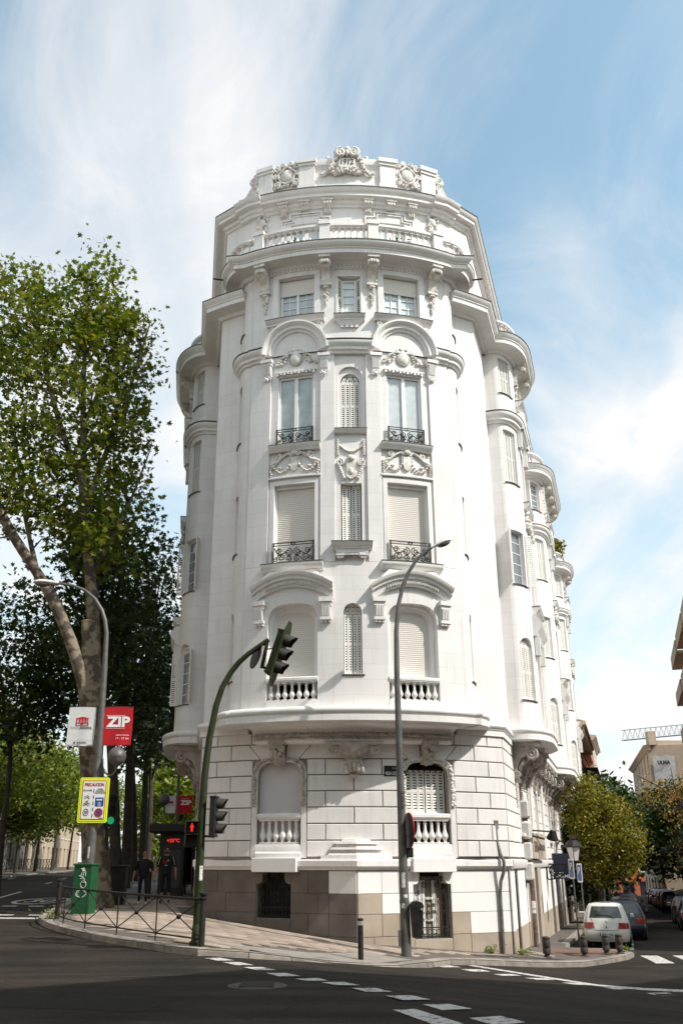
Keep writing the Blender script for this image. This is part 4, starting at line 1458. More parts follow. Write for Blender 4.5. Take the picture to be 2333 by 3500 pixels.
# ---- street walls
SIDE_BAYS_R = [(2.5, 6.9), (15.7, 23.2), (33.0, 37.2)]
SIDE_BAYS_L = [(3.3, 8.6)]
mk('street_wall', wall_mb(RF, 0, RLEN, 3.6, 19.0), 'plaster', B0)
mk('street_wall', wall_mb(LF, 0, LLEN, 3.6, 19.0), 'plaster', B0)
mk('street_wall', wall_mb(LF, 0, LLEN, -3.0, 3.75), 'rustic', B0)
ew = Line(RF.P(RLEN, 0, 0)[:2], (RF.P(RLEN, 0, 0)[0] - 9, RF.P(RLEN, 0, 0)[1] + 2.5))
mk('end_wall', wall_mb(ew, 0, ew.len, -4, 23.0), 'stucco', B0)
# string course round the corner
for pts in ([LF.P(LLEN - 3.3, 0, 0)[:2]] + arcpts(GFW, -GS, -SB + 0.7, 8), arcpts(GFW, SB - 0.7, GS, 8) + [RF.P(2.5, 0, 0)[:2]]):
 mk('string_course', sweep_mb(STRING, pts), 'stucco', B0)
for pts in ([LF.P(LLEN - 3.6, 0, 0)[:2]] + arcpts(GFW, -GS, -SB + 0.3, 6), arcpts(GFW, SB - 0.3, GS, 6) + [RF.P(2.9, 0, 0)[:2]]):
 o = mk('side_cornice', sweep_mb(SIDEC, pts), 'stucco', B0)
 mk('flashing', sweep_mb(lead_edge(SIDEC), pts), 'lead', o)

# ---- side bays (towards the two streets)
def side_bay(line, s0, s1, near, full=True, open_=()):
 """near = +1: the end facing the camera is the start of the line, -1: its end"""
 N, RETN, CA = 1.02, 0.38, 1.40
 P2 = lambda s, o: line.P(s, o, 0)[:2]
 st = [P2(s0 + CA * (1 - math.cos(PI / 2 * i / 10)), RETN + (N - RETN) * math.sin(PI / 2 * i / 10)) for i in range(11)]
 en = [P2(s1 - CA * (1 - math.cos(PI / 2 * i / 10)), RETN + (N - RETN) * math.sin(PI / 2 * i / 10)) for i in range(10, -1, -1)]
 ret0, ret1 = Line(P2(s0, 0), P2(s0, RETN)), Line(P2(s1, RETN), P2(s1, 0))
 c0, c1 = Poly(st), Poly(en)
 fr = Line(P2(s0 + CA, N), P2(s1 - CA, N))
 plan = [P2(s0, 0)] + st + en + [P2(s1, 0)]
 for ln in (ret0, ret1):
  mk('bay_wall', wall_mb(ln, 0, ln.len, 4.1, 18.9), 'plaster', B0)
 fh = []
 if full:
  m = fr.len / 2
  for (z0, z1) in ((4.5, 7.2), (8.74, 11.4), (12.9, 15.4), (17.6, 18.7)):
   fh.append((rect(m, 0.62, z0, z1), 0.3))
 wl = mk('bay_wall', wall_mb(fr, 0, fr.len, 4.1, 18.9, fh), 'plaster', B0)
 for k, c in enumerate((c0, c1)):
  nearc = (k == 0) == (near > 0)
  sc = 0.58 if k == 0 else c.len - 0.58
  lv = [(5.22, 7.40, True), (9.36, 11.40, False), (13.33, 15.50, False), (17.10, 18.62, False)]
  hs = []
  if nearc:
   for (z0, z1, a) in lv:
    hs.append((archp(sc, 0.38, z0, z1 - 0.34, 0.34, 10) if a else rect(sc, 0.38, z0, z1), 0.2))
  mk('bay_end_wall', wall_mb(c, 0, c.len, 4.1, 18.9, hs, ds=0.09), 'plaster', B0)
  if nearc:
   for li, (z0, z1, a) in enumerate(lv):
    end_window(B0, c, sc, z0, z1, a, 'open' if li in open_ else 'shut', 0.38)
 # flat strips at the break between return, curve and front
 o = mk('bay_base', sweep_mb(SLAB, plan), 'stucco', B0, 40)
 und = MB(); und.add([(p[0], p[1], 3.77) for p in plan], [tuple(range(len(plan)))])
 mk('bay_soffit', und, 'stucco', o)
 o = mk('string_course', sweep_mb([(a, z - 0.42) for (a, z) in MIDST], plan), 'stucco', B0)
 mk('flashing', sweep_mb([(a, z - 0.42) for (a, z) in lead_edge(MIDST)], plan), 'lead', o)
 o = mk('side_cornice', sweep_mb(SIDEC, plan), 'stucco', B0)
 mk('flashing', sweep_mb(lead_edge(SIDEC), plan), 'lead', o)
 cap = MB(); cap.add([(p[0], p[1], 19.36) for p in plan], [tuple(range(len(plan)))])
 mk('bay_roof', cap, 'stucco', o)
 # roof balustrade of the bay
 pb = Poly([line.P(s0 + 0.02, 0.0, 0)[:2], line.P(s0 - 0.10, 0.25, 0)[:2]] + [line.P(s0 + (CA + 0.1) * (1 - math.cos(PI / 2 * i / 8)) - 0.12, RETN + (N - RETN + 0.12) * math.sin(PI / 2 * i / 8), 0)[:2] for i in range(9)] + [line.P(s0 + 1.9, N + 0.12, 0)[:2]]) if near > 0 else \
  Poly([line.P(s1 - 1.9, N + 0.12, 0)[:2]] + [line.P(s1 - (CA + 0.1) * (1 - math.cos(PI / 2 * i / 8)) + 0.12, RETN + (N - RETN + 0.12) * math.sin(PI / 2 * i / 8), 0)[:2] for i in range(8, -1, -1)] + [line.P(s1 + 0.10, 0.25, 0)[:2], line.P(s1 - 0.02, 0.0, 0)[:2]])
 bl = mk('balustrade', band_mb(pb, 0, pb.len, [(-0.11, 20.10), (0.10, 20.10), (0.13, 20.14), (0.13, 20.22), (0.08, 20.26), (-0.11, 20.26)], 0.1), 'stucco', B0)
 mk('balustrade_foot', band_mb(pb, 0, pb.len, [(-0.11, 19.36), (0.11, 19.36), (0.11, 19.48), (-0.11, 19.48)], 0.1), 'stucco', bl)
 bal_run(bl, pb, 0.1, pb.len - 0.1, 19.48, 0.62, 0.085, 11, 0)
 # carved brackets under the slab and under the cornice, hoods and sills that stand proud of the front
 nb = max(2, int((fr.len) / 1.5) + 1)
 for i in range(nb):
  s = 0.12 + (fr.len - 0.24) * i / (nb - 1)
  cm_ = console_mb(True).map(lambda x, y, z: (x * 0.9, y * 0.85, z - 0.87))
  mk('console', cm_.map(bend(fr, s)), 'carving', B0, 40)
 for i in range(nb + 1):
  s = s0 + 0.35 + (s1 - s0 - 0.7) * i / nb
  mk('slab_bracket', slab_bracket().map(bend(line, s)), 'grimy_shaded_carving', B0, 50)
 if full:
  m = fr.len / 2
  for (z, w, pr) in ((8.72, 1.0, 0.28), (12.85, 0.95, 0.22), (17.2, 1.0, 0.30)):
   o = mk('sill', band_mb(fr, m - w, m + w, [(-0.05, z - 0.26), (pr * 0.4, z - 0.26), (pr, z - 0.08), (pr, z), (-0.05, z)]), 'stucco', B0)
   mk('flashing', band_mb(fr, m - w - 0.01, m + w + 0.01, [(-0.05, z + 0.003), (pr + 0.015, z + 0.003), (pr + 0.015, z + 0.03), (-0.05, z + 0.03)]), 'lead', o)
  o = mk('hood_mould', band_mb(fr, m - 1.2, m + 1.2, [(-0.05, 7.6), (0.12, 7.6), (0.16, 7.75), (0.30, 7.9), (0.34, 8.05), (0.16, 8.3), (-0.05, 8.35)]), 'stucco', B0)
  for e in (-1, 1):
   k = MB(); k.box(-0.15, 0.15, -0.18, 0, 6.9, 7.6)
   mk('hood_bracket', k.map(bend(fr, m + e)), 'stucco', o)
   k = MB(); k.box(-0.17, 0.17, -0.16, 0, 15.1, 15.72)
   mk('capital', k.map(bend(fr, m + e)), 'stucco', B0)
  fe = MB()
  rn = random.Random(9)
  for i in range(70):
   fe.ball((rn.uniform(-0.9, 0.9), -0.06 - rn.uniform(0, 0.08), rn.uniform(11.8, 12.55)), (0.09, 0.07, 0.07), 6, 4)
  mk('festoon', fe.map(bend(fr, m)), 'carving', B0, 60)
  av_ = MB()
  for i in range(13):
   a = PI * i / 12
   for (o_, rr) in ((-0.02, 0.80), (0.22, 0.84), (0.28, 1.1), (-0.02, 1.12)):
    av_.v.append((-rr * math.cos(a), -o_, 15.9 + rr * math.sin(a)))
  for i in range(12):
   for j in range(4):
    j2 = (j + 1) % 4
    av_.f.append((i * 4 + j, (i + 1) * 4 + j, (i + 1) * 4 + j2, i * 4 + j2))
  mk('archivolt', av_.map(bend(fr, m)), 'stucco', B0)
  for (z0, z1) in ((4.5, 7.2), (8.74, 11.4), (12.9, 15.4), (17.6, 18.7)):
   w_ = mk('window', at(fr, m, pane_mb(0.64, z0, z1, 0.28)), 'roller', B0, 0)
def slab_bracket():
 mb = MB()
 mb.box(-0.22, 0.22, -0.95, 0.0, 3.62, 3.76)
 mb.side_prism([(0, 2.55), (-0.10, 2.55), (-0.16, 2.75), (-0.18, 3.0), (-0.30, 3.25), (-0.62, 3.42), (-0.86, 3.50), (-0.88, 3.62), (0, 3.64)], -0.16, 0.16)
 for x in (-0.17, 0.17):
  mb.tube([(x, p[0], p[1]) for p in spiral((-0.68, 3.40), 0.20, 0.03, 1.9, PI / 2, 26)], 0.042, 5)
  mb.tube([(x, p[0], p[1]) for p in spiral((-0.15, 2.74), 0.12, 0.02, 1.7, -PI / 2, 20)], 0.03, 5)
 rn = random.Random(4)
 for i in range(22):
  u = i / 21
  mb.ball((rn.uniform(-0.15, 0.15), -0.16 - 0.5 * u ** 2, 2.62 + 0.75 * u), (0.07, 0.06, 0.08), 6, 4)
 for i in range(12):
  mb.ball((rn.uniform(-0.07, 0.07), -0.05, 2.5 - 0.07 * i), (0.07, 0.06, 0.05), 6, 4)
 return mb
for k, (a, b) in enumerate(SIDE_BAYS_R):
 side_bay(RF, a, b, +1, True, (1,) if k == 0 else ((3,) if k == 1 else ()))
for (a, b) in SIDE_BAYS_L:
 side_bay(LF, LLEN - b, LLEN - a, -1, True, (0, 1))
# balconies between the street bays
for (a, b) in ((7.2, 15.4), (23.5, 32.7)):
 o = mk('balcony_base', band_mb(RF, a, b, [(x + 0.30, z) for (x, z) in SLAB]), 'stucco', B0)
 for i in range(5):
  s = a + 0.4 + (b - a - 0.8) * i / 4
  mk('slab_bracket', slab_bracket().map(lambda x, y, z: (x, y * 0.7, z)).map(bend(RF, s)), 'grimy_shaded_carving', B0, 50)

# ---- ground floor of the right street front
R_OPEN = [(1.55, 0.42, -2.55, -0.3), (7.3, 2.4, -3.3, 0.10), (15.6, 0.75, -3.4, -0.4), (18.6, 0.75, -3.4, -0.4), (22.4, 0.9, -3.6, -0.2), (25.6, 0.8, -3.6, -0.3), (29.0, 0.9, -3.6, -0.2), (33.2, 0.9, -3.6, -0.3)]
rgf = mk('ground_floor_wall', wall_mb(RF, 0, RLEN, -4.2, 3.75, [(rect(c, w, a, b), 0.35) for (c, w, a, b) in R_OPEN] + [(rect(c, 0.55, 0.9, 2.6), 0.3) for c in (4.2, 10.0, 16.5, 20.0, 23.5, 27.5, 31.0, 35.0)], out=-0.02), 'mortar', B0)
ups = [(4.2, 0.55), (10.0, 0.55), (16.5, 0.55), (20.0, 0.55), (23.5, 0.55), (27.5, 0.55), (31.0, 0.55), (35.0, 0.55)]
for i in range(8):
 z0 = Z0 + CH * i
 z1 = z0 + CH if i < 7 else 3.64
 cuts, s = [], 0.0
 edges = [0.0]
 for (c, w) in ups:
  if z1 > 0.85 and z0 < 2.65:
   edges += [c - w - 0.05, None, c + w + 0.05]
 edges.append(RLEN)
 seg = []
 cur = edges[0]
 k = 1
 while k < len(edges):
  if k + 1 < len(edges) and edges[k + 1] is None:
   seg.append((cur, edges[k])); cur = edges[k + 2]; k += 3
  else:
   seg.append((cur, edges[k])); k += 1
 for (a, b) in seg:
  n = max(1, round((b - a) / 1.9))
  cs = [a + (b - a) * j / n for j in range(n + 1)]
  if i % 2 and n > 1:
   cs = [cs[0]] + [c - 0.45 for c in cs[1:-1]] + [cs[-1]]
  course_blocks(RF, rgf, z0, z1, cs)
for (c, w) in ups:
 wn_ = mk('window', at(RF, c, pane_mb(0.56, 0.9, 2.6, 0.28)), 'shutter', B0, 0)
 k = MB(); k.box(-0.66, 0.66, -0.09, 0.02, 2.6, 2.72); k.box(-0.66, -0.55, -0.07, 0.02, 0.9, 2.6); k.box(0.55, 0.66, -0.07, 0.02, 0.9, 2.6); k.box(-0.70, 0.70, -0.16, 0.02, 0.80, 0.90)
 mk('surround', at(RF, c, k), 'stucco', wn_, 0)
for s_ in (7.6, 12.6, 18.2, 25.6, 29.2, 33.4, 37.6):      # pilasters on the street front
 mk('pilaster', band_mb(RF, s_ - 0.35, s_ + 0.35, [(-0.02, 0.1), (0.13, 0.1), (0.13, 3.6), (-0.02, 3.6)]), 'rustic', B0)
mk('plinth_course', band_mb(RF, 0.0, RLEN, [(0, -0.2), (0.08, -0.2), (0.14, -0.1), (0.14, 0.05), (0, 0.08)]), 'rustic', B0)
cuts = [0.0]
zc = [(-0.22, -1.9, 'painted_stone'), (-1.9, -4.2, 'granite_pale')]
for (za, zb, m) in zc:
 cur = 0.0
 for (c, w, a, b) in sorted(R_OPEN) + [(RLEN + 1, 1, 0, 0)]:
  e = c - w
  n = max(1, round((e - cur) / 1.6))
  if e - cur > 0.1:
   pl_course(RF, rgf, zb, za, [cur + (e - cur) * j / n for j in range(n + 1)], lambda k, a_, b_, m=m: m)
  cur = c + w
for idx, (c, w, a, b) in enumerate(R_OPEN):
 d = mk('door', at(RF, c, pane_mb(w, a, b, 0.30)), 'dark', B0, 0)
 k = MB()
 if idx == 0:
  for i in range(8):
   x = -w + 0.05 + (2 * w - 0.1) * i / 7
   k.tube([(x, 0.05, a), (x, 0.05, b - 0.1)], 0.018, 5)
  for z in (a + 0.3, a + 0.7, b - 0.2, (a + b) / 2):
   k.box(-w, w, 0.03, 0.07, z - 0.02, z + 0.02)
  mk('iron_grille', at(RF, c, k), 'iron', d, 0)
 elif idx == 1:
  pass
 else:
  k.box(-w, w, 0.12, 0.17, a, a + 0.9); k.box(-0.04, 0.04, 0.11, 0.17, a, b); k.box(-w, w, 0.12, 0.16, b - 0.5, b - 0.42)
  mk('door_leaf', at(RF, c, k), 'granite', d, 0)
# stone shop front with its sign
mat('shop_stone', (0.46, 0.38, 0.31), 0.8, (0.40, 0.33, 0.27), 3, bump=0.4, bscale=80)
mat('sign_letter', (0.10, 0.075, 0.055), 0.6)
sf = B0
k = MB()
for (x0, x1) in ((-2.45, -1.9), (-1.2, -0.1), (1.0, 2.45)):
 k.box(x0, x1, -0.06, 0.28, -3.3, 0.05)
k.box(-1.9, -1.2, 0.02, 0.28, -3.3, -2.5); k.box(-0.1, 1.0, 0.2, 0.28, -0.5, 0.05); k.box(-1.9, -1.2, 0.02, 0.28, -0.5, 0.05)
so = mk('shop_front', at(RF, 7.3, k), 'shop_stone', B0, 0)
k = MB(); k.box(-2.45, 2.45, -0.30, 0.06, 0.10, 0.86); k.box(-2.5, 2.5, -0.36, 0.06, 0.86, 0.93)
sg_o = mk('shop_sign', at(RF, 7.3, k), 'shop_stone', B0, 0)
tx = text_mb('GENERAL', 0.5, -1.35, 0.50, -0.305, 1.7, 0.012)
tx.merge(text_mb('ASESORIA', 0.3, 0.28, 0.50, -0.305, 1.2, 0.01))
tx.merge(text_mb('INMUEBLES', 0.3, 1.65, 0.50, -0.305, 1.3, 0.01))
mk('sign_lettering', at(RF, 7.3, tx), 'sign_letter', sg_o, 0)
k = MB(); k.box(-1.15, -0.75, -0.07, -0.055, -2.4, -2.05)
mk('vent', at(RF, 7.3, k), 'granite', so, 0)

# ---------------------------------------------------------------- main cornice and attic
mc = mk('main_cornice', sweep_mb(CORN, bay_plan), 'stucco', B0, 40)
mk('flashing', sweep_mb(lead_edge(CORN), bay_plan), 'lead', mc)
ATT = Arc(XA, 27.45 + 9.5, 9.5)
AS = 3.6
att_front = arcpts(ATT, -AS, AS, 16)
acl, acr = (XA - 4.60, 29.0), (XA + 4.60, 29.0)
AL = Line(acl, att_front[0]); AR = Line(att_front[-1], acr)
attR = Line(acr, Vector(acr) + DR * 38.0)
attL = Line(Vector(acl) + DL * 16.0, acl)
att_holes = [(rect(sg * 1.55, 0.55, 20.5, 22.02), 0.18) for sg in (-1, 1)]
mk('attic_wall', wall_mb(ATT, -AS, AS, 19.8, 22.75, att_holes), 'plaster', B0)
for ln in (AL, AR, attR, attL):
 mk('attic_wall', wall_mb(ln, 0, ln.len, 19.3, 22.75), 'plaster', B0)
fl_ = MB()
n = len(bay_plan)
pp = bay_plan
fl_.add([(p[0], p[1], 20.235) for p in pp] + [(XA + 3.9, 29.3, 20.235), (XA - 3.9, 29.3, 20.235)], [tuple(range(n + 2))])
mk('terrace_floor', fl_, 'stucco', mc)
plan_top = [attL.P(0, 0, 0)[:2], acl] + att_front + [acr, attR.P(38.0, 0, 0)[:2]]
tc_ = mk('top_cornice', sweep_mb(TOPC, plan_top), 'stucco', B0, 40)
mk('flashing', sweep_mb(lead_edge(TOPC, 0.05), plan_top), 'lead', tc_)
roof = MB()
roof.add([(p[0], p[1], 23.2) for p in plan_top], [tuple(range(len(plan_top)))])
mk('roof', roof, 'lead', B0)
# raised bays of the top cornice
for sg in (-1, 1):
 mk('cornice_break', sweep_mb([(o + 0.10 if o > 0.02 else o, z + 0.004) for (o, z) in TOPC], ([att_front[-2], att_front[-1], AR.P(0.55, 0, 0)[:2]] if sg > 0 else [AL.P(AL.len - 0.55, 0, 0)[:2], att_front[0], att_front[1]])), 'stucco', tc_, 40)
# modillions and attic window frames
for i, s in enumerate((-2.38, -1.58, -0.74, 0.74, 1.58, 2.38)):
 k = MB()
 k.box(-0.19, 0.19, -0.30, 0.0, 22.80, 22.90)
 k.side_prism([(0, 22.55), (-0.12, 22.55), (-0.20, 22.62), (-0.26, 22.72), (-0.26, 22.80), (0, 22.80)], -0.16, 0.16)
 for q in (-0.10, 0, 0.10):
  k.ball((q, -0.25, 22.71), (0.05, 0.05, 0.07), 6, 4)
 if i not in (1, 4):
  k.side_prism([(0, 22.36), (-0.07, 22.36), (-0.10, 22.55), (0, 22.55)], -0.13, 0.13)
  for q in (-0.08, 0, 0.08):
   k.box(q - 0.022, q + 0.022, -0.13, 0, 22.38, 22.54)
 mk('modillion', k.map(bend(ATT, s)), 'carving', B0, 40)
for sg in (-1, 1):
 s = sg * 1.55
 k = MB()
 path_ = [(-0.90, 21.2), (-0.90, 22.22), (-0.58, 22.22), (-0.58, 22.46), (0.58, 22.46), (0.58, 22.22), (0.90, 22.22), (0.90, 21.2)]
 for off, th, o_ in ((0.0, 0.05, 0.06), (0.11, 0.035, 0.045)):
  for (p, q) in zip(path_, path_[1:]):
   sx = lambda v: v - math.copysign(off, v)
   x0, x1 = sorted((sx(p[0]), sx(q[0])))
   z0, z1 = sorted((p[1] - (off if p[1] > 21.5 else 0), q[1] - (off if q[1] > 21.5 else 0)))
   m_ = max(1, int((x1 - x0) / 0.3))
   for j in range(m_):
    k.box(x0 + (x1 - x0) * j / m_ - th / 2, x0 + (x1 - x0) * (j + 1) / m_ + th / 2, -o_, 0.01, z0 - th / 2, z1 + th / 2)
 wa = mk('window', at(ATT, s, pane_mb(0.56, 20.5, 22.02, 0.16)), 'curtain_grey', B0, 0)
 mk('stepped_frame', k.map(bend(ATT, s)), 'stucco', wa)
 mk('sash', at(ATT, s, sash_mb(0.55, 20.5, 22.02, 0.10, 2, 1, 0.08)), 'frame', wa, 0)
 k = MB()
 for e in (-1, 1):
  k.box(e * 0.74 - 0.16, e * 0.74 + 0.16, -0.05, 0.01, 21.3, 21.98)
 mk('frame_block', k.map(bend(ATT, s)), 'stucco', wa)
 # carved drop at the ends
 k = MB()
 rn = random.Random(8)
 for i in range(34):
  u = i / 33
  k.ball((rn.uniform(-0.22, 0.22) * (1 - 0.4 * u), -0.06, 22.60 - 0.95 * u), (0.07, 0.07, 0.07), 6, 4)
 k.ball((0, -0.08, 22.30), (0.13, 0.09, 0.18), 8, 6)
 mk('carved_drop', k.map(bend(ATT, sg * 3.22)), 'carving', B0, 60)
# balustrade on the main cornice
bl = mk('balustrade', band_mb(BAY, -3.25, 3.25, [(0.30, 21.02), (0.52, 21.02), (0.56, 21.06), (0.56, 21.15), (0.50, 21.19), (0.30, 21.19)]), 'stucco', B0)
mk('balustrade_foot', band_mb(BAY, -3.25, 3.25, [(0.30, 20.23), (0.54, 20.23), (0.54, 20.36), (0.30, 20.36)]), 'stucco', bl)
for (a, b, n) in ((-2.92, -0.98, 9), (-0.62, 0.62, 6), (0.98, 2.92, 9)):
 bal_run(bl, BAY, a, b, 20.36, 0.66, 0.088, n, 0.42)
for s in (-3.08, -0.80, 0.80, 3.08):
 k = MB(); k.box(-0.18, 0.18, -0.60, -0.24, 20.23, 21.10); k.box(-0.21, 0.21, -0.64, -0.20, 21.10, 21.24)
 mk('pier', at(BAY, s, k), 'stucco', bl, 0)
for path, sg in ((ER, 1), (EL, -1)):
 pq = [path.P(path.len * i / 10, 0.42, 0)[:2] for i in range(11)]
 pp_ = Poly(pq)
 mk('balustrade_rail', band_mb(pp_, 0, pp_.len, [(-0.11, 21.02), (0.10, 21.02), (0.13, 21.06), (0.13, 21.15), (0.08, 21.19), (-0.11, 21.19)], 0.1), 'stucco', bl)
 mk('balustrade_foot', band_mb(pp_, 0, pp_.len, [(-0.11, 20.23), (0.11, 20.23), (0.11, 20.36), (-0.11, 20.36)], 0.1), 'stucco', bl)
 bal_run(bl, pp_, 0.05, pp_.len - 0.05, 20.36, 0.66, 0.088, 6, 0)

# ---- parapet with the dated crest
PAR = Arc(XA, 27.60 + 7.7, 7.7)
pa = mk('parapet', band_mb(PAR, -3.3, 3.3, [(-0.25, 23.2), (0.06, 23.2), (0.06, 23.82), (0.0, 23.86), (0.0, 24.94), (-0.25, 24.96)]), 'stucco', B0)
mk('parapet_panel', band_mb(PAR, -1.26, 1.26, [(-0.25, 24.6), (0.02, 24.6), (0.05, 24.68), (0.10, 24.72), (0.12, 24.80), (0.12, 24.98), (-0.25, 25.0)]), 'stucco', pa)
for s in (-3.16, -1.52, 1.52, 3.16):
 k = MB(); k.box(-0.30, 0.30, -0.14, 0.30, 23.2, 24.72); k.box(-0.34, 0.34, -0.18, 0.33, 23.2, 23.84); k.box(-0.34, 0.34, -0.19, 0.35, 24.72, 24.84); k.box(-0.37, 0.37, -0.24, 0.36, 24.84, 25.02)
 mk('pedestal', at(PAR, s, k), 'stucco', pa, 0)
for sg in (-1, 1):
 a_, b_ = sorted((sg * 1.85, sg * 2.76))
 mk('parapet_panel', band_mb(PAR, a_, b_, [(-0.25, 24.6), (0.0, 24.7), (0.05, 24.78), (0.06, 24.80), (0.06, 24.97), (-0.25, 24.99)]), 'stucco', pa)
 ln_ = AR if sg > 0 else AL
 mk('parapet_wing', band_mb(ln_, 0.0, ln_.len, [(-0.45, 23.2), (-0.16, 23.2), (-0.16, 23.72), (-0.45, 23.72)]), 'stucco', pa)
crest = MB()
rn = random.Random(17)
crest.prism([(-0.36, 24.92), (0.36, 24.92), (0.40, 24.60), (0.30, 24.42), (0.0, 24.34), (-0.30, 24.42), (-0.40, 24.60)], -0.20, 0.05)
for q in (-1, 1):
 crest.tube([(x, -0.22, z) for (x, z) in spiral((q * 0.30, 25.18), 0.24, 0.05, 1.4, PI * 0.5, 20, -q)], 0.085, 6)
 crest.ball((q * 0.30, -0.20, 25.18), (0.13, 0.09, 0.14), 8, 6)
 for i in range(24):
  u = i / 23
  crest.ball((q * (0.45 + 0.35 * u) + rn.uniform(-.06, .06), -0.16, 25.15 - 0.72 * u + rn.uniform(-.08, .08)), (rn.uniform(.06, .11), .10, rn.uniform(.06, .10)), 6, 4)
 for i in range(26):
  u = i / 25
  crest.ball((q * (0.35 + 0.86 * u), -0.10, 24.34 - 0.06 * math.sin(u * 9) + rn.uniform(-.05, .05)), (0.08, 0.08, 0.07), 6, 4)
 crest.ball((q * 0.92, -0.02, 25.08), (0.10, 0.10, 0.13), 8, 6)
 crest.ball((q * 0.52, -0.14, 25.28), (0.12, 0.10, 0.09), 8, 5)
crest.ball((0, -0.20, 25.16), (0.12, 0.12, 0.16), 8, 6)
crest.ball((0, -0.16, 25.42), (0.16, 0.12, 0.14), 8, 6)
crest.prism([(-0.46, 24.95), (0.46, 24.95), (0.34, 25.30), (0.14, 25.50), (-0.14, 25.50), (-0.34, 25.30)], -0.12, 0.10)
for i in range(30):
 crest.ball((rn.uniform(-0.5, 0.5), -0.18, rn.uniform(24.24, 24.5)), (0.08, 0.08, 0.06), 6, 4)
co = mk('crest', crest.map(lambda x, y, z: (x * 0.80, y, z if z < 24.9 else 24.9 + (z - 24.9) * 0.9)).map(bend(PAR, 0)), 'carving', B0, 60)
tx = text_mb('1912', 0.36, 0, 24.74, -0.212, 0.46, 0.004)
mk('date_lettering', tx.map(bend(PAR, 0)), 'iron', co, 0, fix=False)
for sg in (-1, 1):
 k = MB()
 k.ball((0, -0.05, 24.46), (0.27, 0.13, 0.30), 14, 8)
 k.tube([((0.33 + 0.03 * math.sin(5 * a)) * math.cos(a), -0.09, 24.46 + (0.36 + 0.03 * math.cos(4 * a)) * math.sin(a)) for a in [2 * PI * i / 24 for i in range(25)]], 0.05, 6)
 for q in (-1, 1):
  for (cx, cz, r_, t0, fl) in ((0.40, 24.86, 0.15, PI / 2, 1), (0.46, 24.50, 0.10, 0, -1), (0.38, 24.10, 0.14, -PI / 2, -1), (0.14, 24.98, 0.09, PI / 2, -1)):
   k.tube([(x, -0.10, z) for (x, z) in spiral((q * cx, cz), r_, 0.03, 1.4, t0, 14, q * fl)], 0.05, 5)
  for i in range(9):
   k.ball((q * rn.uniform(0.02, 0.5), -0.07, 24.02 + rn.uniform(-.06, .08)), (rn.uniform(.04, .09), 0.06, rn.uniform(.04, .07)), 6, 4)
   k.ball((q * (0.42 + rn.uniform(-.05, .08)), -0.07, 24.1 + 0.09 * i), (rn.uniform(.03, .07), 0.06, rn.uniform(.04, .08)), 6, 4)
 mk('cartouche', k.map(bend(PAR, sg * 2.30)), 'carving', pa, 60)
 # descending scroll wall
 k = MB()
 prof = [(0.30, 23.2), (0.30, 24.80)] + [(0.50 + 0.95 * (i / 8), 23.72 + 1.0 * (1 - math.sin(PI / 2 * i / 8))) for i in range(9)] + [(1.62, 23.62), (1.66, 23.2)]
 k.prism([(sg * x, z) for (x, z) in prof][::sg], -0.08, 0.20)
 k.tube([(x, -0.06, z) for (x, z) in spiral((sg * 0.55, 24.66), 0.24, 0.05, 1.5, PI / 2, 18, sg)], 0.08, 6)
 k.tube([(x, -0.06, z) for (x, z) in spiral((sg * 1.22, 23.86), 0.14, 0.03, 1.5, PI / 2, 16, sg)], 0.06, 6)
 for i in range(14):
  k.ball((sg * (0.42 + rn.uniform(-.05, .08)), -0.12, 24.35 - 0.05 * i), (0.06, 0.06, 0.06), 6, 4)
 mk('scroll_wall', k.map(bend(PAR, sg * 3.12)), 'carving', pa, 50)
# rain spouts
for (x, y, z, dx, dy) in ((XA - 4.6, 28.3, 20.05, -0.35, -0.05), (XA + 4.6, 28.3, 20.05, 0.35, -0.05)):
 k = MB(); k.tube([(x, y, z), (x + dx, y + dy, z + 0.02)], 0.03, 6)
 mk('rain_spout', k, 'iron', B0)
# ================================================================== GROUND
def clampf(v, a, b):
 return min(max(v, a), b)
def gz(x, y):
 """height of the carriageway: the left street lies high, the right street falls away"""
 l = -1.69 + 0.018 * clampf(y - 20, 0, 45)
 r = -2.85 - 0.017 * clampf(y - 32, 0, 120)
 u = clampf(0.5 + 0.083 * (x - 0.88) + 0.048 * min(y - 24.6, 0) - 0.01 * max(y - 24.6, 0), 0, 1)
 return l * (1 - u) + r * u
def sw(x, y):
 """height of the corner pavement, dropped at the crossing"""
 d = math.exp(-(((x - 0.7) / 1.7) ** 2 + ((y - 21.8) / 1.8) ** 2))
 return gz(x, y) + 0.125 - 0.11 * min(1.0, 1.3 * d)
mat('asphalt', (0.033, 0.025, 0.020), 0.92, (0.018, 0.014, 0.0115), 0.6, bump=0.8, bscale=140, spec=0.25)
mat('line_paint', (0.52, 0.50, 0.47), 0.8, (0.12, 0.11, 0.10), 11, lo=0.50, hi=0.66)
mat('green_paint', (0.08, 0.34, 0.20), 0.8, (0.05, 0.20, 0.12), 8)
mat('kerb_stone', (0.33, 0.29, 0.25), 0.85, (0.20, 0.175, 0.15), 3.5, bump=1.0, bscale=35, island=0.14)
mat('paving', (0.37, 0.30, 0.245), 0.85, (0.24, 0.185, 0.148), 1.3, bump=0.4, bscale=80, island=0.22, streak=0.3)
mat('paving_base', (0.13, 0.112, 0.095), 0.9, (0.09, 0.078, 0.066), 1.5, bump=0.4, bscale=60)
mat('tactile', (0.34, 0.31, 0.28), 0.85, (0.27, 0.25, 0.225), 3, bump=0.6, bscale=90)
mat('tactile_red', (0.36, 0.22, 0.17), 0.85, (0.30, 0.19, 0.15), 3, bump=0.4, bscale=80)
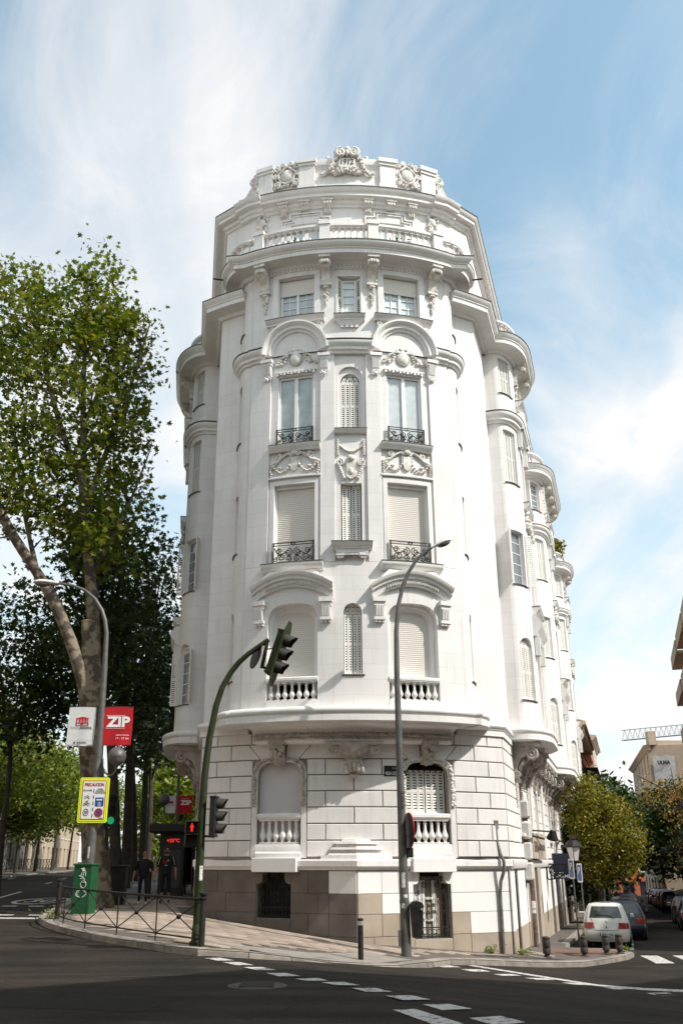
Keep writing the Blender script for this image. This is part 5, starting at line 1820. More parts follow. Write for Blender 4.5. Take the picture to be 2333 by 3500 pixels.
# richer asphalt: aggregate, patches and tar lines
nt = MATS['asphalt'].node_tree
bs = nt.nodes['Principled BSDF']
tcn = nt.nodes.new('ShaderNodeTexCoord')
def an(t, **k):
 n = nt.nodes.new(t)
 for a, b in k.items():
  setattr(n, a, b)
 return n
src = bs.inputs['Base Color'].links[0].from_socket
ag = an('ShaderNodeTexNoise'); ag.inputs['Scale'].default_value = 60; ag.inputs['Detail'].default_value = 3
nt.links.new(tcn.outputs['Object'], ag.inputs['Vector'])
agr = an('ShaderNodeMapRange'); agr.inputs['From Min'].default_value = 0.3; agr.inputs['From Max'].default_value = 0.75; agr.inputs['To Min'].default_value = 0.45; agr.inputs['To Max'].default_value = 1.8
nt.links.new(ag.outputs['Fac'], agr.inputs['Value'])
mpn = an('ShaderNodeMapping'); mpn.inputs['Rotation'].default_value = (0, 0, 0.35); mpn.inputs['Scale'].default_value = (0.25, 2.2, 1)
nt.links.new(tcn.outputs['Object'], mpn.inputs['Vector'])
wr = an('ShaderNodeTexNoise'); wr.inputs['Scale'].default_value = 0.8; wr.inputs['Detail'].default_value = 6
nt.links.new(mpn.outputs[0], wr.inputs['Vector'])
wrr = an('ShaderNodeMapRange'); wrr.inputs['From Min'].default_value = 0.35; wrr.inputs['From Max'].default_value = 0.7; wrr.inputs['To Min'].default_value = 0.6; wrr.inputs['To Max'].default_value = 1.45
nt.links.new(wr.outputs['Fac'], wrr.inputs['Value'])
vo = an('ShaderNodeTexVoronoi', feature='DISTANCE_TO_EDGE'); vo.inputs['Scale'].default_value = 0.30
dn_ = an('ShaderNodeTexNoise'); dn_.inputs['Scale'].default_value = 1.4; dn_.inputs['Detail'].default_value = 5
nt.links.new(tcn.outputs['Object'], dn_.inputs['Vector'])
vm = an('ShaderNodeVectorMath', operation='MULTIPLY_ADD'); vm.inputs[1].default_value = (1.6, 1.6, 0)
nt.links.new(dn_.outputs['Color'], vm.inputs[0]); nt.links.new(tcn.outputs['Object'], vm.inputs[2])
nt.links.new(vm.outputs[0], vo.inputs['Vector'])
cr_ = an('ShaderNodeMapRange'); cr_.inputs['From Min'].default_value = 0.0; cr_.inputs['From Max'].default_value = 0.008; cr_.inputs['To Min'].default_value = 0.35; cr_.inputs['To Max'].default_value = 1.0
nt.links.new(vo.outputs['Distance'], cr_.inputs['Value'])
m1 = an('ShaderNodeMath', operation='MULTIPLY'); nt.links.new(agr.outputs[0], m1.inputs[0]); nt.links.new(wrr.outputs[0], m1.inputs[1])
m2 = an('ShaderNodeMath', operation='MULTIPLY'); nt.links.new(m1.outputs[0], m2.inputs[0]); nt.links.new(cr_.outputs[0], m2.inputs[1])
cc_ = an('ShaderNodeCombineColor')
for i in range(3):
 nt.links.new(m2.outputs[0], cc_.inputs[i])
mm = an('ShaderNodeMix', data_type='RGBA', blend_type='MULTIPLY'); mm.inputs['Factor'].default_value = 1
nt.links.new(src, mm.inputs[6]); nt.links.new(cc_.outputs[0], mm.inputs[7]); nt.links.new(mm.outputs[2], bs.inputs['Base Color'])

def axis(fine0, fine1, step, far0, far1):
 a = [fine0 + step * i for i in range(int((fine1 - fine0) / step) + 1)]
 s, v = step, a[-1]
 while v < far1:
  s *= 1.35; v += s; a.append(min(v, far1))
 s, v = step, a[0]
 while v > far0:
  s *= 1.35; v -= s; a.insert(0, max(v, far0))
 return a
xs = axis(-30, 30, 0.75, -1500, 1500)
ys = axis(2, 70, 0.75, -200, 2000)
gm = MB()
for y in ys:
 for x in xs:
  gm.v.append((x, y, gz(x, y)))
nx = len(xs)
for j in range(len(ys) - 1):
 for i in range(nx - 1):
  gm.f.append((j * nx + i, j * nx + i + 1, (j + 1) * nx + i + 1, (j + 1) * nx + i))
struct(mk('road', gm, 'asphalt', None, 80, fix=False))

# ---- pavement of the corner
def smooth_line(pts, step):
 P = [Vector(p) for p in pts]
 out = []
 n = len(P)
 for i in range(n - 1):
  p0, p1, p2, p3 = P[max(i - 1, 0)], P[i], P[i + 1], P[min(i + 2, n - 1)]
  m = max(1, int((p2 - p1).length / 0.15))
  for k in range(m):
   t = k / m
   out.append(0.5 * ((2 * p1) + (-p0 + p2) * t + (2 * p0 - 5 * p1 + 4 * p2 - p3) * t * t + (-p0 + 3 * p1 - 3 * p2 + p3) * t ** 3))
 out.append(P[-1])
 res, acc = [out[0]], 0.0
 for a, b in zip(out, out[1:]):
  acc += (b - a).length
  if acc >= step:
   res.append(b); acc = 0.0
 res.append(out[-1])
 return [tuple(p) for p in res]
kerb_ctrl = [(-14.0, 70.0), (-9.7, 39.5), (-8.25, 29.2), (-7.75, 27.1), (-6.85, 25.1), (-5.5, 22.9), (-4.5, 21.6), (-3.7, 20.7), (-3.0, 19.9), (-2.3, 19.35), (-1.6, 19.75), (-0.9, 20.4), (-0.2, 21.0), (0.6, 21.6), (1.4, 22.3), (2.1, 23.5), (2.8, 25.0), (3.5, 26.0), (4.5, 26.75), (6.0, 27.8), (7.4, 29.2), (8.6, 30.4), (9.5, 31.5), (10.0, 32.6), (10.0, 33.6), (9.5, 34.3), (8.6, 34.6), (8.55, 35.5), (10.6, 42.0), (19.0, 69.0), (34.0, 117.0)]
kerb = smooth_line(kerb_ctrl, 1.0)
def pts_inside(poly, step):
 xs_ = [p[0] for p in poly]; ys_ = [p[1] for p in poly]
 r = []
 x = min(xs_)
 while x < max(xs_):
  y = min(ys_)
  while y < max(ys_):
   if inside((x, y), poly):
    r.append((x, y))
   y += step
  x += step
 return r
def sheet(poly, zf, step=1.0):
 vs = list(poly)
 es = [(i, (i + 1) % len(poly)) for i in range(len(poly))]
 vs += pts_inside(poly, step)
 r = delaunay_2d_cdt([Vector(p) for p in vs], es, [], 0, 1e-5)
 mb = MB()
 keep = [t for t in r[2] if inside((sum(r[0][i].x for i in t) / 3, sum(r[0][i].y for i in t) / 3), poly)]
 mb.add([(p.x, p.y, zf(p.x, p.y)) for p in r[0]], keep)
 return mb
pav_poly = [tuple(p) for p in kerb] + [(20.0, 117.0), (9.0, 60.0), (1.0, 34.0), (-3.0, 40.0), (-6.0, 70.0)]
def near(zf, dz=0.0):
 return lambda x, y: zf(x, y) + dz
pav = mk('pavement', sheet(pav_poly, sw, 1.2), 'paving_base', None, 80, fix=False)
struct(pav)
# kerb stones, one by one
def kerb_stone(a, b, zf, w=0.30, parent=None, drop=0.22):
 A, Bv = Vector(a), Vector(b)
 d = (Bv - A).normalized()
 n = Vector((-d.y, d.x))         # inward (left of travel is the pavement side)
 g_ = 0.008
 A2, B2 = A + d * g_, Bv - d * g_
 mb = MB()
 c = 0.03
 for q in (A2, B2):
  o = q
  i = q + n * w
  zo, zi = zf(q.x, q.y), zf(i.x, i.y)
  mb.v.extend([(o.x, o.y, zo - drop), (o.x, o.y, zo + 0.004 - c), (o.x + n.x * c, o.y + n.y * c, zo + 0.005), (i.x, i.y, zi + 0.006), (i.x, i.y, zi - drop)])
 mb.f += [(j, (j + 1) % 5, 5 + (j + 1) % 5, 5 + j) for j in range(5)] + [(0, 1, 2, 3, 4), (9, 8, 7, 6, 5)]
 return mk('kerb_stone', mb, 'kerb_stone', parent, 30)
for a, b in zip(kerb, kerb[1:]):
 if a[1] < 46:
  kerb_stone(a, b, sw, 0.30, pav)
far_k = MB()
for a, b in zip(kerb, kerb[1:]):
 if a[1] >= 46:
  d = (Vector(b) - Vector(a)).normalized(); n = Vector((-d.y, d.x)) * 0.3
  za, zb = sw(*a), sw(*b)
  far_k.add([(a[0], a[1], za - .2), (b[0], b[1], zb - .2), (b[0], b[1], zb + .005), (a[0], a[1], za + .005), (a[0] + n.x, a[1] + n.y, za + .006), (b[0] + n.x, b[1] + n.y, zb + .006)], [(0, 1, 2, 3), (3, 2, 5, 4)])
fk = mk('far_kerb', far_k, 'kerb_stone', pav, 0)
fk['kind'] = 'stuff'
# paving slabs near the corner: rows run along the left front of the building
slab_me = MB(); slab_me.bbox(-0.295, 0.295, -0.195, 0.195, -0.03, 0.0, 0.006)
slab_mesh = shared('paving_slab', slab_me, 'paving', 0)
ax = Vector((0.905, -0.425)); ay = Vector((0.425, 0.905))
bld_poly = [PLN.P(0, 0.02, 0)[:2], PROW, PRN.P(L2, 0.02, 0)[:2], (9.0, 40), (-5.2, 40)]
inner = [p for p in kerb if p[1] < 42]
cnt = 0
cands = []
for i in range(-22, 26):
 for j in range(-40, 20):
  off = 0.3 if j % 2 else 0.0
  c = Vector((0.9, 26.6)) + ax * (i * 0.6 + off) + ay * (j * 0.4)
  ok = True
  for (u, v) in ((-.3, -.2), (.3, -.2), (.3, .2), (-.3, .2)):
   q = c + ax * u + ay * v
   if not inside((q.x, q.y), pav_poly) or inside((q.x, q.y), bld_poly) or q.x > 7.0 or q.y > 36:
    ok = False; break
   if min((Vector(k) - q).length for k in inner) < 0.62:
    ok = False; break
  if ok and math.hypot(c.x - 0.7, c.y - 21.8) > 2.6:
   cands.append(c)
cands.sort(key=lambda c: c.length)
def slab_matrix(c, jit=True):
 z = sw(c.x, c.y)
 nx_ = (sw(c.x + ax.x * .3, c.y + ax.y * .3) - sw(c.x - ax.x * .3, c.y - ax.y * .3)) / 0.6
 ny_ = (sw(c.x + ay.x * .2, c.y + ay.y * .2) - sw(c.x - ay.x * .2, c.y - ay.y * .2)) / 0.4
 X = Vector((ax.x, ax.y, nx_)).normalized()
 Y = Vector((ay.x, ay.y, ny_)).normalized()
 Zv = X.cross(Y).normalized(); Y = Zv.cross(X)
 m = Matrix((X, Y, Zv)).transposed().to_4x4()
 m.translation = (c.x, c.y, z + 0.014 + random.uniform(-0.004, 0.005))
 return m
for c in cands[:300]:
 place('paving_slab', slab_mesh, pav, slab_matrix(c))
rest = MB()
for c in cands[300:]:
 m = slab_matrix(c)
 rest.merge(slab_me, lambda x, y, z: m @ Vector((x, y, z)))
if rest.v:
 o = mk('paving_slabs', rest, 'paving', pav, 0); o['kind'] = 'stuff'
# ribbed tactile paving at the dropped kerb and on the right ear
def tactile(poly, m, ux, uy, name, pitch=0.055):
 o = mk(name, sheet(poly, near(sw, 0.012), 0.5), m, pav, 80, fix=False)
 rb = MB()
 P = [Vector(p) for p in poly]
 us = [p.dot(ux) for p in P]; vs_ = [p.dot(uy) for p in P]
 v = min(vs_)
 while v < max(vs_):
  xs_ = []
  for a, b in zip(P, P[1:] + P[:1]):
   va, vb = a.dot(uy), b.dot(uy)
   if (va > v) != (vb > v):
    t = (v - va) / (vb - va)
    xs_.append((a.lerp(b, t)).dot(ux))
  xs_.sort()
  for a, b in zip(xs_[::2], xs_[1::2]):
   n = max(1, int((b - a) / 0.7))
   for k in range(n):
    u0, u1 = a + (b - a) * k / n, a + (b - a) * (k + 1) / n
    q = [ux * u0 + uy * (v - .012), ux * u1 + uy * (v - .012), ux * u1 + uy * (v + .012), ux * u0 + uy * (v + .012)]
    zz_ = [sw(p.x, p.y) for p in q]
    rb.add([(p.x, p.y, z + 0.012) for p, z in zip(q, zz_)] + [(p.x, p.y, z + 0.022) for p, z in zip(q, zz_)], [(4, 5, 6, 7), (0, 1, 5, 4), (2, 3, 7, 6), (1, 2, 6, 5), (3, 0, 4, 7)])
  v += pitch
 r_ = mk('ribs', rb, m, o, 0); r_['kind'] = 'stuff'
kin = [Vector(k) for k in kerb if -2.2 < k[0] < 3.0 and k[1] < 27]
off_in = []
for a, b in zip(kin, kin[1:]):
 d = (b - a).normalized(); n = Vector((-d.y, d.x)); off_in.append(((a + b) / 2 + n * 0.34, (a + b) / 2 + n * 1.75))
tpoly = [tuple(p[0]) for p in off_in] + [tuple(p[1]) for p in reversed(off_in)]
tactile(tpoly, 'tactile', Vector((0.80, 0.60)), Vector((-0.60, 0.80)), 'tactile_paving')
tactile([(8.05, 33.2), (9.5, 32.55), (9.62, 33.4), (8.35, 33.9)], 'tactile_red', Vector((0.95, -0.3)), Vector((0.3, 0.95)), 'red_tactile_paving', 0.09)
tactile([(6.9, 31.2), (8.9, 31.9), (9.35, 32.45), (8.0, 33.1), (7.3, 33.0)], 'tactile_red', Vector((0.95, -0.3)), Vector((0.3, 0.95)), 'red_tactile_paving', 0.09)

# ---- road markings: each mark lies 4 mm above the road
def mark(name, quad, m='line_paint', dz=0.006, sub=1):
 mb = MB()
 a, b, c, d = [Vector(p) for p in quad]
 n = max(1, int(max((b - a).length, (d - a).length) / 1.0))
 for i in range(n + 1):
  u = i / n
  p, q = (a.lerp(b, u), d.lerp(c, u)) if (b - a).length > (d - a).length else (a.lerp(d, u), b.lerp(c, u))
  mb.v.extend([(p.x, p.y, gz(p.x, p.y) + dz), (q.x, q.y, gz(q.x, q.y) + dz)])
 for i in range(n):
  mb.f.append((2 * i, 2 * i + 1, 2 * i + 3, 2 * i + 2))
 return mk(name, mb, m, RD, 0)
RD = bpy.data.objects['road']
DASH_A = [[(-2.24, 18.9), (-1.96, 18.98), (-1.65, 18.48), (-1.93, 18.40)], [(-1.83, 18.17), (-1.52, 18.17), (-1.23, 17.66), (-1.53, 17.64)], [(-1.39, 17.35), (-1.06, 17.34), (-0.80, 16.89), (-1.13, 16.86)],
  [(-0.95, 16.46), (-0.62, 16.46), (-0.37, 16.03), (-0.72, 15.99)], [(-0.46, 15.68), (-0.10, 15.77), (0.06, 15.45), (-0.24, 15.40)], [(-0.05, 15.25), (0.29, 15.36), (0.52, 15.0), (0.15, 14.9)],
  [(0.38, 14.58), (0.73, 14.70), (0.95, 14.28), (0.58, 14.16)], [(0.82, 13.78), (1.19, 13.95), (1.40, 13.50), (1.02, 13.36)], [(1.24, 12.98), (1.58, 13.06), (1.82, 12.66), (1.43, 12.50)], [(1.66, 11.9), (2.06, 12.06), (2.26, 11.60), (1.88, 11.40)],
  [(0.83, 12.54), (1.11, 12.60), (1.55, 11.50), (1.24, 11.35)]]
for q in DASH_A:
 mark('crossing_dash', q)
DASH_B = [[(2.68, 25.04), (3.18, 25.50), (3.42, 25.40), (2.93, 24.95)], [(3.36, 24.98), (3.92, 25.44), (4.13, 25.20), (3.60, 24.74)], [(4.09, 24.70), (4.64, 25.20), (4.86, 25.08), (4.32, 24.56)], [(4.85, 24.68), (5.41, 25.12), (5.66, 24.98), (5.12, 24.50)],
  [(5.66, 24.42), (6.34, 25.0), (6.60, 24.80), (5.92, 24.15)], [(6.62, 24.36), (7.22, 24.72), (7.40, 24.36), (6.80, 23.9)], [(7.42, 23.68), (7.96, 23.80), (8.11, 23.30), (7.58, 23.0)]]
for q in DASH_B:
 mark('crossing_dash', q)
mark('lane_line', [(3.66, 25.98), (3.9, 26.2), (8.6, 24.25), (8.42, 23.85)])
mark('lane_line', [(8.5, 24.1), (8.55, 24.25), (15.0, 23.0), (14.95, 22.9)])
for (x, y) in ((9.98, 31.6), (11.05, 31.65), (12.1, 31.7), (13.15, 31.75)):
 mark('zebra_bar', [(x - 0.06, y - 1.3), (x + 0.50, y - 1.3), (x + 0.86, y + 1.3), (x + 0.30, y + 1.3)])
for i in range(6):
 y = 35.5 + 2.4 * i
 x = 10.75 + 0.309 * (y - 35.5)
 mark('bay_dash', [(x, y), (x + 0.16, y), (x + 0.16 + 0.3, y + 1.0), (x + 0.3, y + 1.0)])
 mark('bay_dash', [(x + 0.32, y + 1.1), (x + 0.48, y + 1.1), (x + 0.75, y + 2.0), (x + 0.59, y + 2.0)], 'green_paint')
mark('stop_line', [(-12.8, 29.0), (-8.2, 28.5), (-8.25, 28.95), (-12.85, 29.45)])
for i in range(5):
 x = -8.9 - 0.95 * i
 mark('crossing_dash', [(x, 29.85 + 0.05 * i), (x + 0.48, 29.8 + 0.05 * i), (x + 0.44, 30.2 + 0.05 * i), (x - 0.04, 30.25 + 0.05 * i)])
 mark('crossing_dash', [(x - .3, 33.9 + 0.05 * i), (x + 0.22, 33.85 + 0.05 * i), (x + 0.18, 34.3 + 0.05 * i), (x - 0.34, 34.35 + 0.05 * i)])
for k, xo in enumerate((-3.4, -6.6)):
 for i in range(9):
  t = 33 + 6.5 * i
  if k == 0 and i < 3:
   continue
  c = Vector((-8.25 + xo, 29.2)) + Vector((-0.139, 0.99)) * (t - 29.2)
  mark('lane_dash', [(c.x, c.y), (c.x + 0.14, c.y), (c.x + 0.14 - 0.33, c.y + 2.4), (c.x - 0.33, c.y + 2.4)])
c0 = Vector((-11.9, 31)); c1 = Vector((-13.6, 44))
mark('lane_line', [(c0.x, c0.y), (c0.x + .16, c0.y), (c1.x + .16, c1.y), (c1.x, c1.y)])
# painted 30 roundel of the cycle lane
ringm = MB()
cx_, cy_ = -10.6, 37.2
for i in range(28):
 a, b = 2 * PI * i / 28, 2 * PI * (i + 1) / 28
 q = [(cx_ + 1.0 * math.cos(a), cy_ + 2.0 * math.sin(a)), (cx_ + 1.0 * math.cos(b), cy_ + 2.0 * math.sin(b)), (cx_ + 0.82 * math.cos(b), cy_ + 1.7 * math.sin(b)), (cx_ + 0.82 * math.cos(a), cy_ + 1.7 * math.sin(a))]
 ringm.add([(x, y, gz(x, y) + 0.006) for (x, y) in q], [(0, 1, 2, 3)])
mk('road_roundel', ringm, 'line_paint', RD, 0)
tx = text_mb('30', 2.2, 0, 0, 0, 1.0, 0.03)
mk('road_numerals', tx.map(lambda x, y, z: (cx_ + x, cy_ + z * 1.1, gz(cx_ + x, cy_ + z * 1.1) + 0.007)), 'line_paint', RD, 0, fix=False)
mat('asphalt_patch', (0.020, 0.017, 0.015), 0.9, (0.014, 0.012, 0.011), 5, bump=0.7, bscale=120, spec=0.25)
mat('asphalt_worn', (0.050, 0.042, 0.036), 0.9, (0.036, 0.030, 0.026), 5, bump=0.7, bscale=120, spec=0.25)
for q in ([(-6.0, 13.2), (-2.2, 12.4), (-1.9, 13.6), (-5.8, 14.6)], [(2.6, 16.2), (9.0, 17.6), (8.8, 18.3), (2.4, 16.8)], [(-9.5, 19.0), (-7.2, 18.4), (-6.7, 20.6), (-8.9, 21.4)]):
 mark('asphalt_patch', q, 'asphalt_patch', 0.003)
for q in ([(-3.5, 15.8), (1.0, 16.9), (1.0, 17.0), (-3.5, 15.95)], [(3.0, 13.0), (7.6, 15.2), (7.55, 15.32), (2.95, 13.1)], [(-2.2, 11.2), (1.2, 11.0), (1.2, 11.5), (-2.2, 11.7)]):
 mark('worn_strip', q, 'asphalt_worn', 0.0035)
# manhole cover on the carriageway
mat('cast_iron', (0.03, 0.028, 0.026), 0.6, (0.06, 0.055, 0.05), 20)
mh = thing('manhole_cover', (-0.98, 14.9, gz(-0.98, 14.9)), 'round dark iron manhole cover in the shaded road', 'manhole cover')
k = MB()
def tilt(x, y):
 return gz(x, y)
for rr, h in ((0.36, 0.012),):
 k.lathe([(0.0, h), (rr, h), (rr + 0.02, 0.004), (rr + 0.06, 0.006), (rr + 0.08, 0.0)], (0, 0, 0), 28)
for i in range(-3, 4):
 k.box(-0.25, 0.25, i * 0.09 - 0.02, i * 0.09 + 0.02, 0.012, 0.02)
mk('cover', k.map(lambda x, y, z: (-0.98 + x, 14.9 + y, gz(-0.98 + x, 14.9 + y) + z)), 'cast_iron', mh, 0)
# ground grating along the right plinth
k = MB()
for i in range(46):
 t = 0.2 + i * 0.075
 p = Vector((4.0, 27.2)) + Vector((0.83, 0.56)) * t
 q = p + Vector((-0.3, 0.45)) * 0.5
 w = Vector((0.83, 0.56)) * 0.02
 k.add([(v.x, v.y, sw(v.x, v.y) + 0.022) for v in (p - w, p + w, q + w, q - w)], [(0, 1, 2, 3)])
o = mk('ground_grating', k, 'cast_iron', pav, 0)
o['kind'] = 'stuff'

# ---- shade-giving corner house to the right of and behind the camera
mat('house_beige', (0.50, 0.43, 0.35), 0.85, (0.45, 0.39, 0.32), 2, bump=0.2)
def box_house(name, A, Bp, depth, z0, z1, label, m='house_beige', cat='building', floors=5, bays=6, winm='glass', roofm='lead', corn=True, bal=False):
 """A to Bp: the street front, outside to the right of travel"""
 ln = Line(A, Bp)
 h = thing(name, (*A, z0), label, cat)
 holes = []
 fh = (z1 - z0 - 4.0) / floors
 for f_ in range(floors):
  for b_ in range(bays):
   c = ln.len * (b_ + 0.5) / bays
   zb = z0 + 4.6 + fh * f_
   holes.append((rect(c, min(0.55, ln.len / bays * 0.28), zb, zb + fh * 0.62), 0.22))
 for b_ in range(bays):
  c = ln.len * (b_ + 0.5) / bays
  holes.append((rect(c, min(0.9, ln.len / bays * 0.34), z0 + 0.3, z0 + 3.2), 0.25))
 mk('wall', wall_mb(ln, 0, ln.len, z0, z1, holes), m, h, 0)
 bd = MB()
 P0, P1 = ln.P(0, 0, 0), ln.P(ln.len, 0, 0)
 Q0, Q1 = ln.P(0, -depth, 0), ln.P(ln.len, -depth, 0)
 bd.add([(P1[0], P1[1], z0), (Q1[0], Q1[1], z0), (Q1[0], Q1[1], z1), (P1[0], P1[1], z1), (P0[0], P0[1], z0), (Q0[0], Q0[1], z0), (Q0[0], Q0[1], z1), (P0[0], P0[1], z1)], [(0, 1, 2, 3), (5, 4, 7, 6), (1, 5, 6, 2), (3, 2, 6, 7)])
 mk('body', bd, m, h, 0)
 for (poly, d) in holes:
  c = (poly[0][0] + poly[1][0]) / 2
  w = (poly[1][0] - poly[0][0]) / 2
  zb, zt = poly[0][1], poly[2][1]
  wo = mk('window', at(ln, c, pane_mb(w, zb, zt, d - 0.02)), winm, h, 0)
  if zb > z0 + 1:
   mk('frame', at(ln, c, sash_mb(w, zb, zt, d - 0.08, 2, 2, 0.07)), 'frame', wo, 0)
   k_ = MB(); k_.box(-w - 0.12, w + 0.12, -0.14, 0.0, zb - 0.12, zb)
   mk('sill', at(ln, c, k_), 'frame', wo, 0)
 if corn:
  mk('cornice', band_mb(ln, -0.3, ln.len + 0.3, [(-0.2, z1 - 0.5), (0.1, z1 - 0.5), (0.25, z1 - 0.3), (0.5, z1 - 0.15), (0.5, z1), (-0.2, z1 + 0.1)]), m, h)
 return h, ln
# ================================================================== STREET FURNITURE
mat('signal_green', (0.014, 0.023, 0.006), 0.6, (0.032, 0.042, 0.012), 4, bump=0.2, spec=0.3)
mat('signal_black', (0.012, 0.012, 0.012), 0.5)
mat('visor', (0.035, 0.030, 0.028), 0.6)
mat('lens_off', (0.03, 0.02, 0.02), 0.25)
mat('lamp_red', (0.5, 0.01, 0.01), 0.4, emit=(1.0, 0.03, 0.02), estr=0.55)
mat('lamp_green', (0.0, 0.4, 0.2), 0.4, emit=(0.05, 1.0, 0.45), estr=0.15)
mat('lamp_steel', (0.15, 0.145, 0.14), 0.5, (0.10, 0.096, 0.092), 4, metal=0.3, streak=0.3)
mat('lamp_pale', (0.62, 0.60, 0.58), 0.4)
mat('lamp_glass', (0.10, 0.09, 0.08), 0.2)
mat('black_iron', (0.012, 0.011, 0.010), 0.6, (0.028, 0.024, 0.022), 12, spec=0.3)
mat('bollard_grey', (0.030, 0.026, 0.024), 0.6, (0.055, 0.045, 0.040), 9, spec=0.3)
mat('silver_band', (0.55, 0.55, 0.55), 0.35, metal=0.6)
mat('cabinet_green', (0.005, 0.088, 0.028), 0.5, (0.004, 0.066, 0.020), 3)
mat('scribble', (0.55, 0.58, 0.55), 0.7)
mat('banner_white', (0.74, 0.74, 0.74), 0.8, (0.66, 0.66, 0.67), 4, transl=0.15)
mat('banner_red', (0.55, 0.008, 0.018), 0.8, (0.47, 0.006, 0.014), 4, transl=0.15)
mat('print_red', (0.50, 0.02, 0.03), 0.8)
mat('print_grey', (0.30, 0.30, 0.31), 0.8)
mat('print_black', (0.03, 0.03, 0.035), 0.8)
mat('print_white', (0.78, 0.77, 0.77), 0.8)
mat('sign_white', (0.72, 0.71, 0.71), 0.5)
mat('sign_red', (0.42, 0.01, 0.012), 0.5)
mat('sign_blue', (0.01, 0.07, 0.30), 0.5)
mat('sign_yellow', (0.80, 0.92, 0.02), 0.5)
mat('bin_black', (0.014, 0.013, 0.013), 0.4, (0.03, 0.026, 0.024), 5)
mat('sticker', (0.70, 0.70, 0.69), 0.6, (0.25, 0.25, 0.26), 30, lo=0.55, hi=0.6)
mat('rust_pipe', (0.085, 0.055, 0.045), 0.7, (0.16, 0.12, 0.10), 8)
mat('meter_white', (0.62, 0.61, 0.58), 0.5, (0.52, 0.51, 0.48), 4)

# ---- traffic signal heads
def visor_mb(r, ln):
 """open cowl pointing to -y, cut away below"""
 mb = MB()
 n = 14
 ring = []
 for i in range(n + 1):
  a = R(-50) + R(280) * i / n
  ring.append((math.cos(a), math.sin(a)))
 for (c, s) in ring:
  L = ln * (0.62 + 0.38 * max(0, s))
  mb.v.extend([(r * c, 0.0, r * s), (r * 0.93 * c, -L, r * 0.93 * s - 0.03 * ln)])
 for i in range(n):
  mb.f.append((2 * i, 2 * i + 2, 2 * i + 3, 2 * i + 1))
 return mb
def lens_mb(r):
 mb = MB()
 mb.lathe([(0.001, -0.02), (r * 0.6, -0.015), (r, 0.0)], (0, 0, 0), 16, Matrix.Rotation(R(90), 3, 'X'))
 return mb
VIS = shared('visor', visor_mb(0.145, 0.27), 'visor', 60)
LEN = shared('lens', lens_mb(0.12), 'lens_off', 60)
def signal_head(parent, m, backplate):
 k = MB()
 k.bbox(-0.155, 0.155, 0.0, 0.17, -0.50, 0.50, 0.03)
 k.bbox(-0.17, 0.17, -0.012, 0.18, 0.46, 0.51, 0.01)
 k.bbox(-0.17, 0.17, -0.012, 0.18, -0.51, -0.46, 0.01)
 hd_ = mk('signal_housing', k, 'signal_green' if backplate else 'signal_black', parent, 30, world=m)
 if backplate:
  k = MB()
  pts = [(-0.26, -0.52), (-0.26, 0.52), (-0.12, 0.74), (0.12, 0.74), (0.26, 0.52), (0.26, -0.52), (0.12, -0.74), (-0.12, -0.74)]
  k.prism(pts, -0.014, -0.004)
  mk('backplate', k, 'signal_green', hd_, 0, world=m)
 for z in (-0.31, 0.0, 0.31):
  place('visor', VIS, hd_, m @ Matrix.Translation((0, -0.01, z)))
  place('lens', LEN, hd_, m @ Matrix.Translation((0, -0.02, z)))
 return hd_
TL = thing('traffic_light', (-2.55, 20.05, sw(-2.55, 20.05)), 'green traffic light column with curved overhanging arm beside the kerb fence', 'traffic light')
pole = [(-2.55, 20.05, -1.62), (-2.56, 20.05, -0.1), (-2.56, 20.05, 0.84), (-2.54, 20.05, 1.72), (-2.48, 20.05, 2.44), (-2.36, 20.05, 3.18), (-2.24, 20.05, 3.58), (-2.07, 20.05, 3.90), (-1.90, 20.03, 4.12), (-1.70, 20.0, 4.30), (-1.24, 19.95, 4.62)]
k = MB(); k.tube(pole, [0.088, 0.086, 0.082, 0.076, 0.072, 0.067, 0.064, 0.062, 0.060, 0.057, 0.052], 14)
mk('column', k, 'signal_green', TL, 70)
k = MB(); k.lathe([(0.15, -1.56), (0.15, -1.50), (0.11, -1.47), (0.10, -1.2), (0.088, -1.18)], (-2.55, 20.05, 0), 16)
mk('column_foot', k, 'signal_green', TL, 40)
mH = Matrix.Translation((-0.98, 19.92, 4.30)) @ Matrix.Rotation(R(17), 4, 'Y') @ Matrix.Rotation(R(78), 4, 'Z')
hd1 = signal_head(TL, mH, True)
k = MB()
k.tube([(-1.27, 19.95, 4.55), (-1.38, 19.95, 3.98)], 0.045, 6)
k.tube([(-1.37, 19.95, 4.02), (-1.16, 19.93, 3.90)], 0.03, 6)
k.tube([(-1.30, 19.95, 4.40), (-1.10, 19.93, 4.42)], 0.015, 6)
mk('arm_bracket', k, 'signal_green', TL, 30)
k = MB()
mD = Matrix.Translation((-1.52, 20.06, 4.28)) @ Matrix.Rotation(R(17), 4, 'Y') @ Matrix.Rotation(R(114), 4, 'Z')
kb_ = MB(); kb_.lathe([(0.001, 0.012), (0.27, 0.012), (0.30, 0.008), (0.30, -0.008), (0.001, -0.008)], (0, 0, 0), 24, Matrix.Rotation(R(90), 3, 'X'))
mk('sign_back', kb_, 'signal_black', TL, 30, world=mD)
kb_ = MB(); kb_.lathe([(0.25, 0.016), (0.302, 0.016), (0.302, 0.0095), (0.25, 0.0095)], (0, 0, 0), 24, Matrix.Rotation(R(90), 3, 'X'))
mk('sign_rim', kb_, 'lamp_red' if False else 'sign_red', TL, 30, world=mD)
mL = Matrix.Translation((-2.24, 20.0, 0.88)) @ Matrix.Rotation(R(83), 4, 'Z') @ Matrix.Scale(0.80, 4)
hd2 = signal_head(TL, mL, False)
k = MB(); k.tube([(-2.55, 20.05, 0.50), (-2.30, 20.0, 0.48), (-2.26, 20.0, 0.52)], 0.025, 6)
mk('arm_bracket', k, 'signal_black', TL)
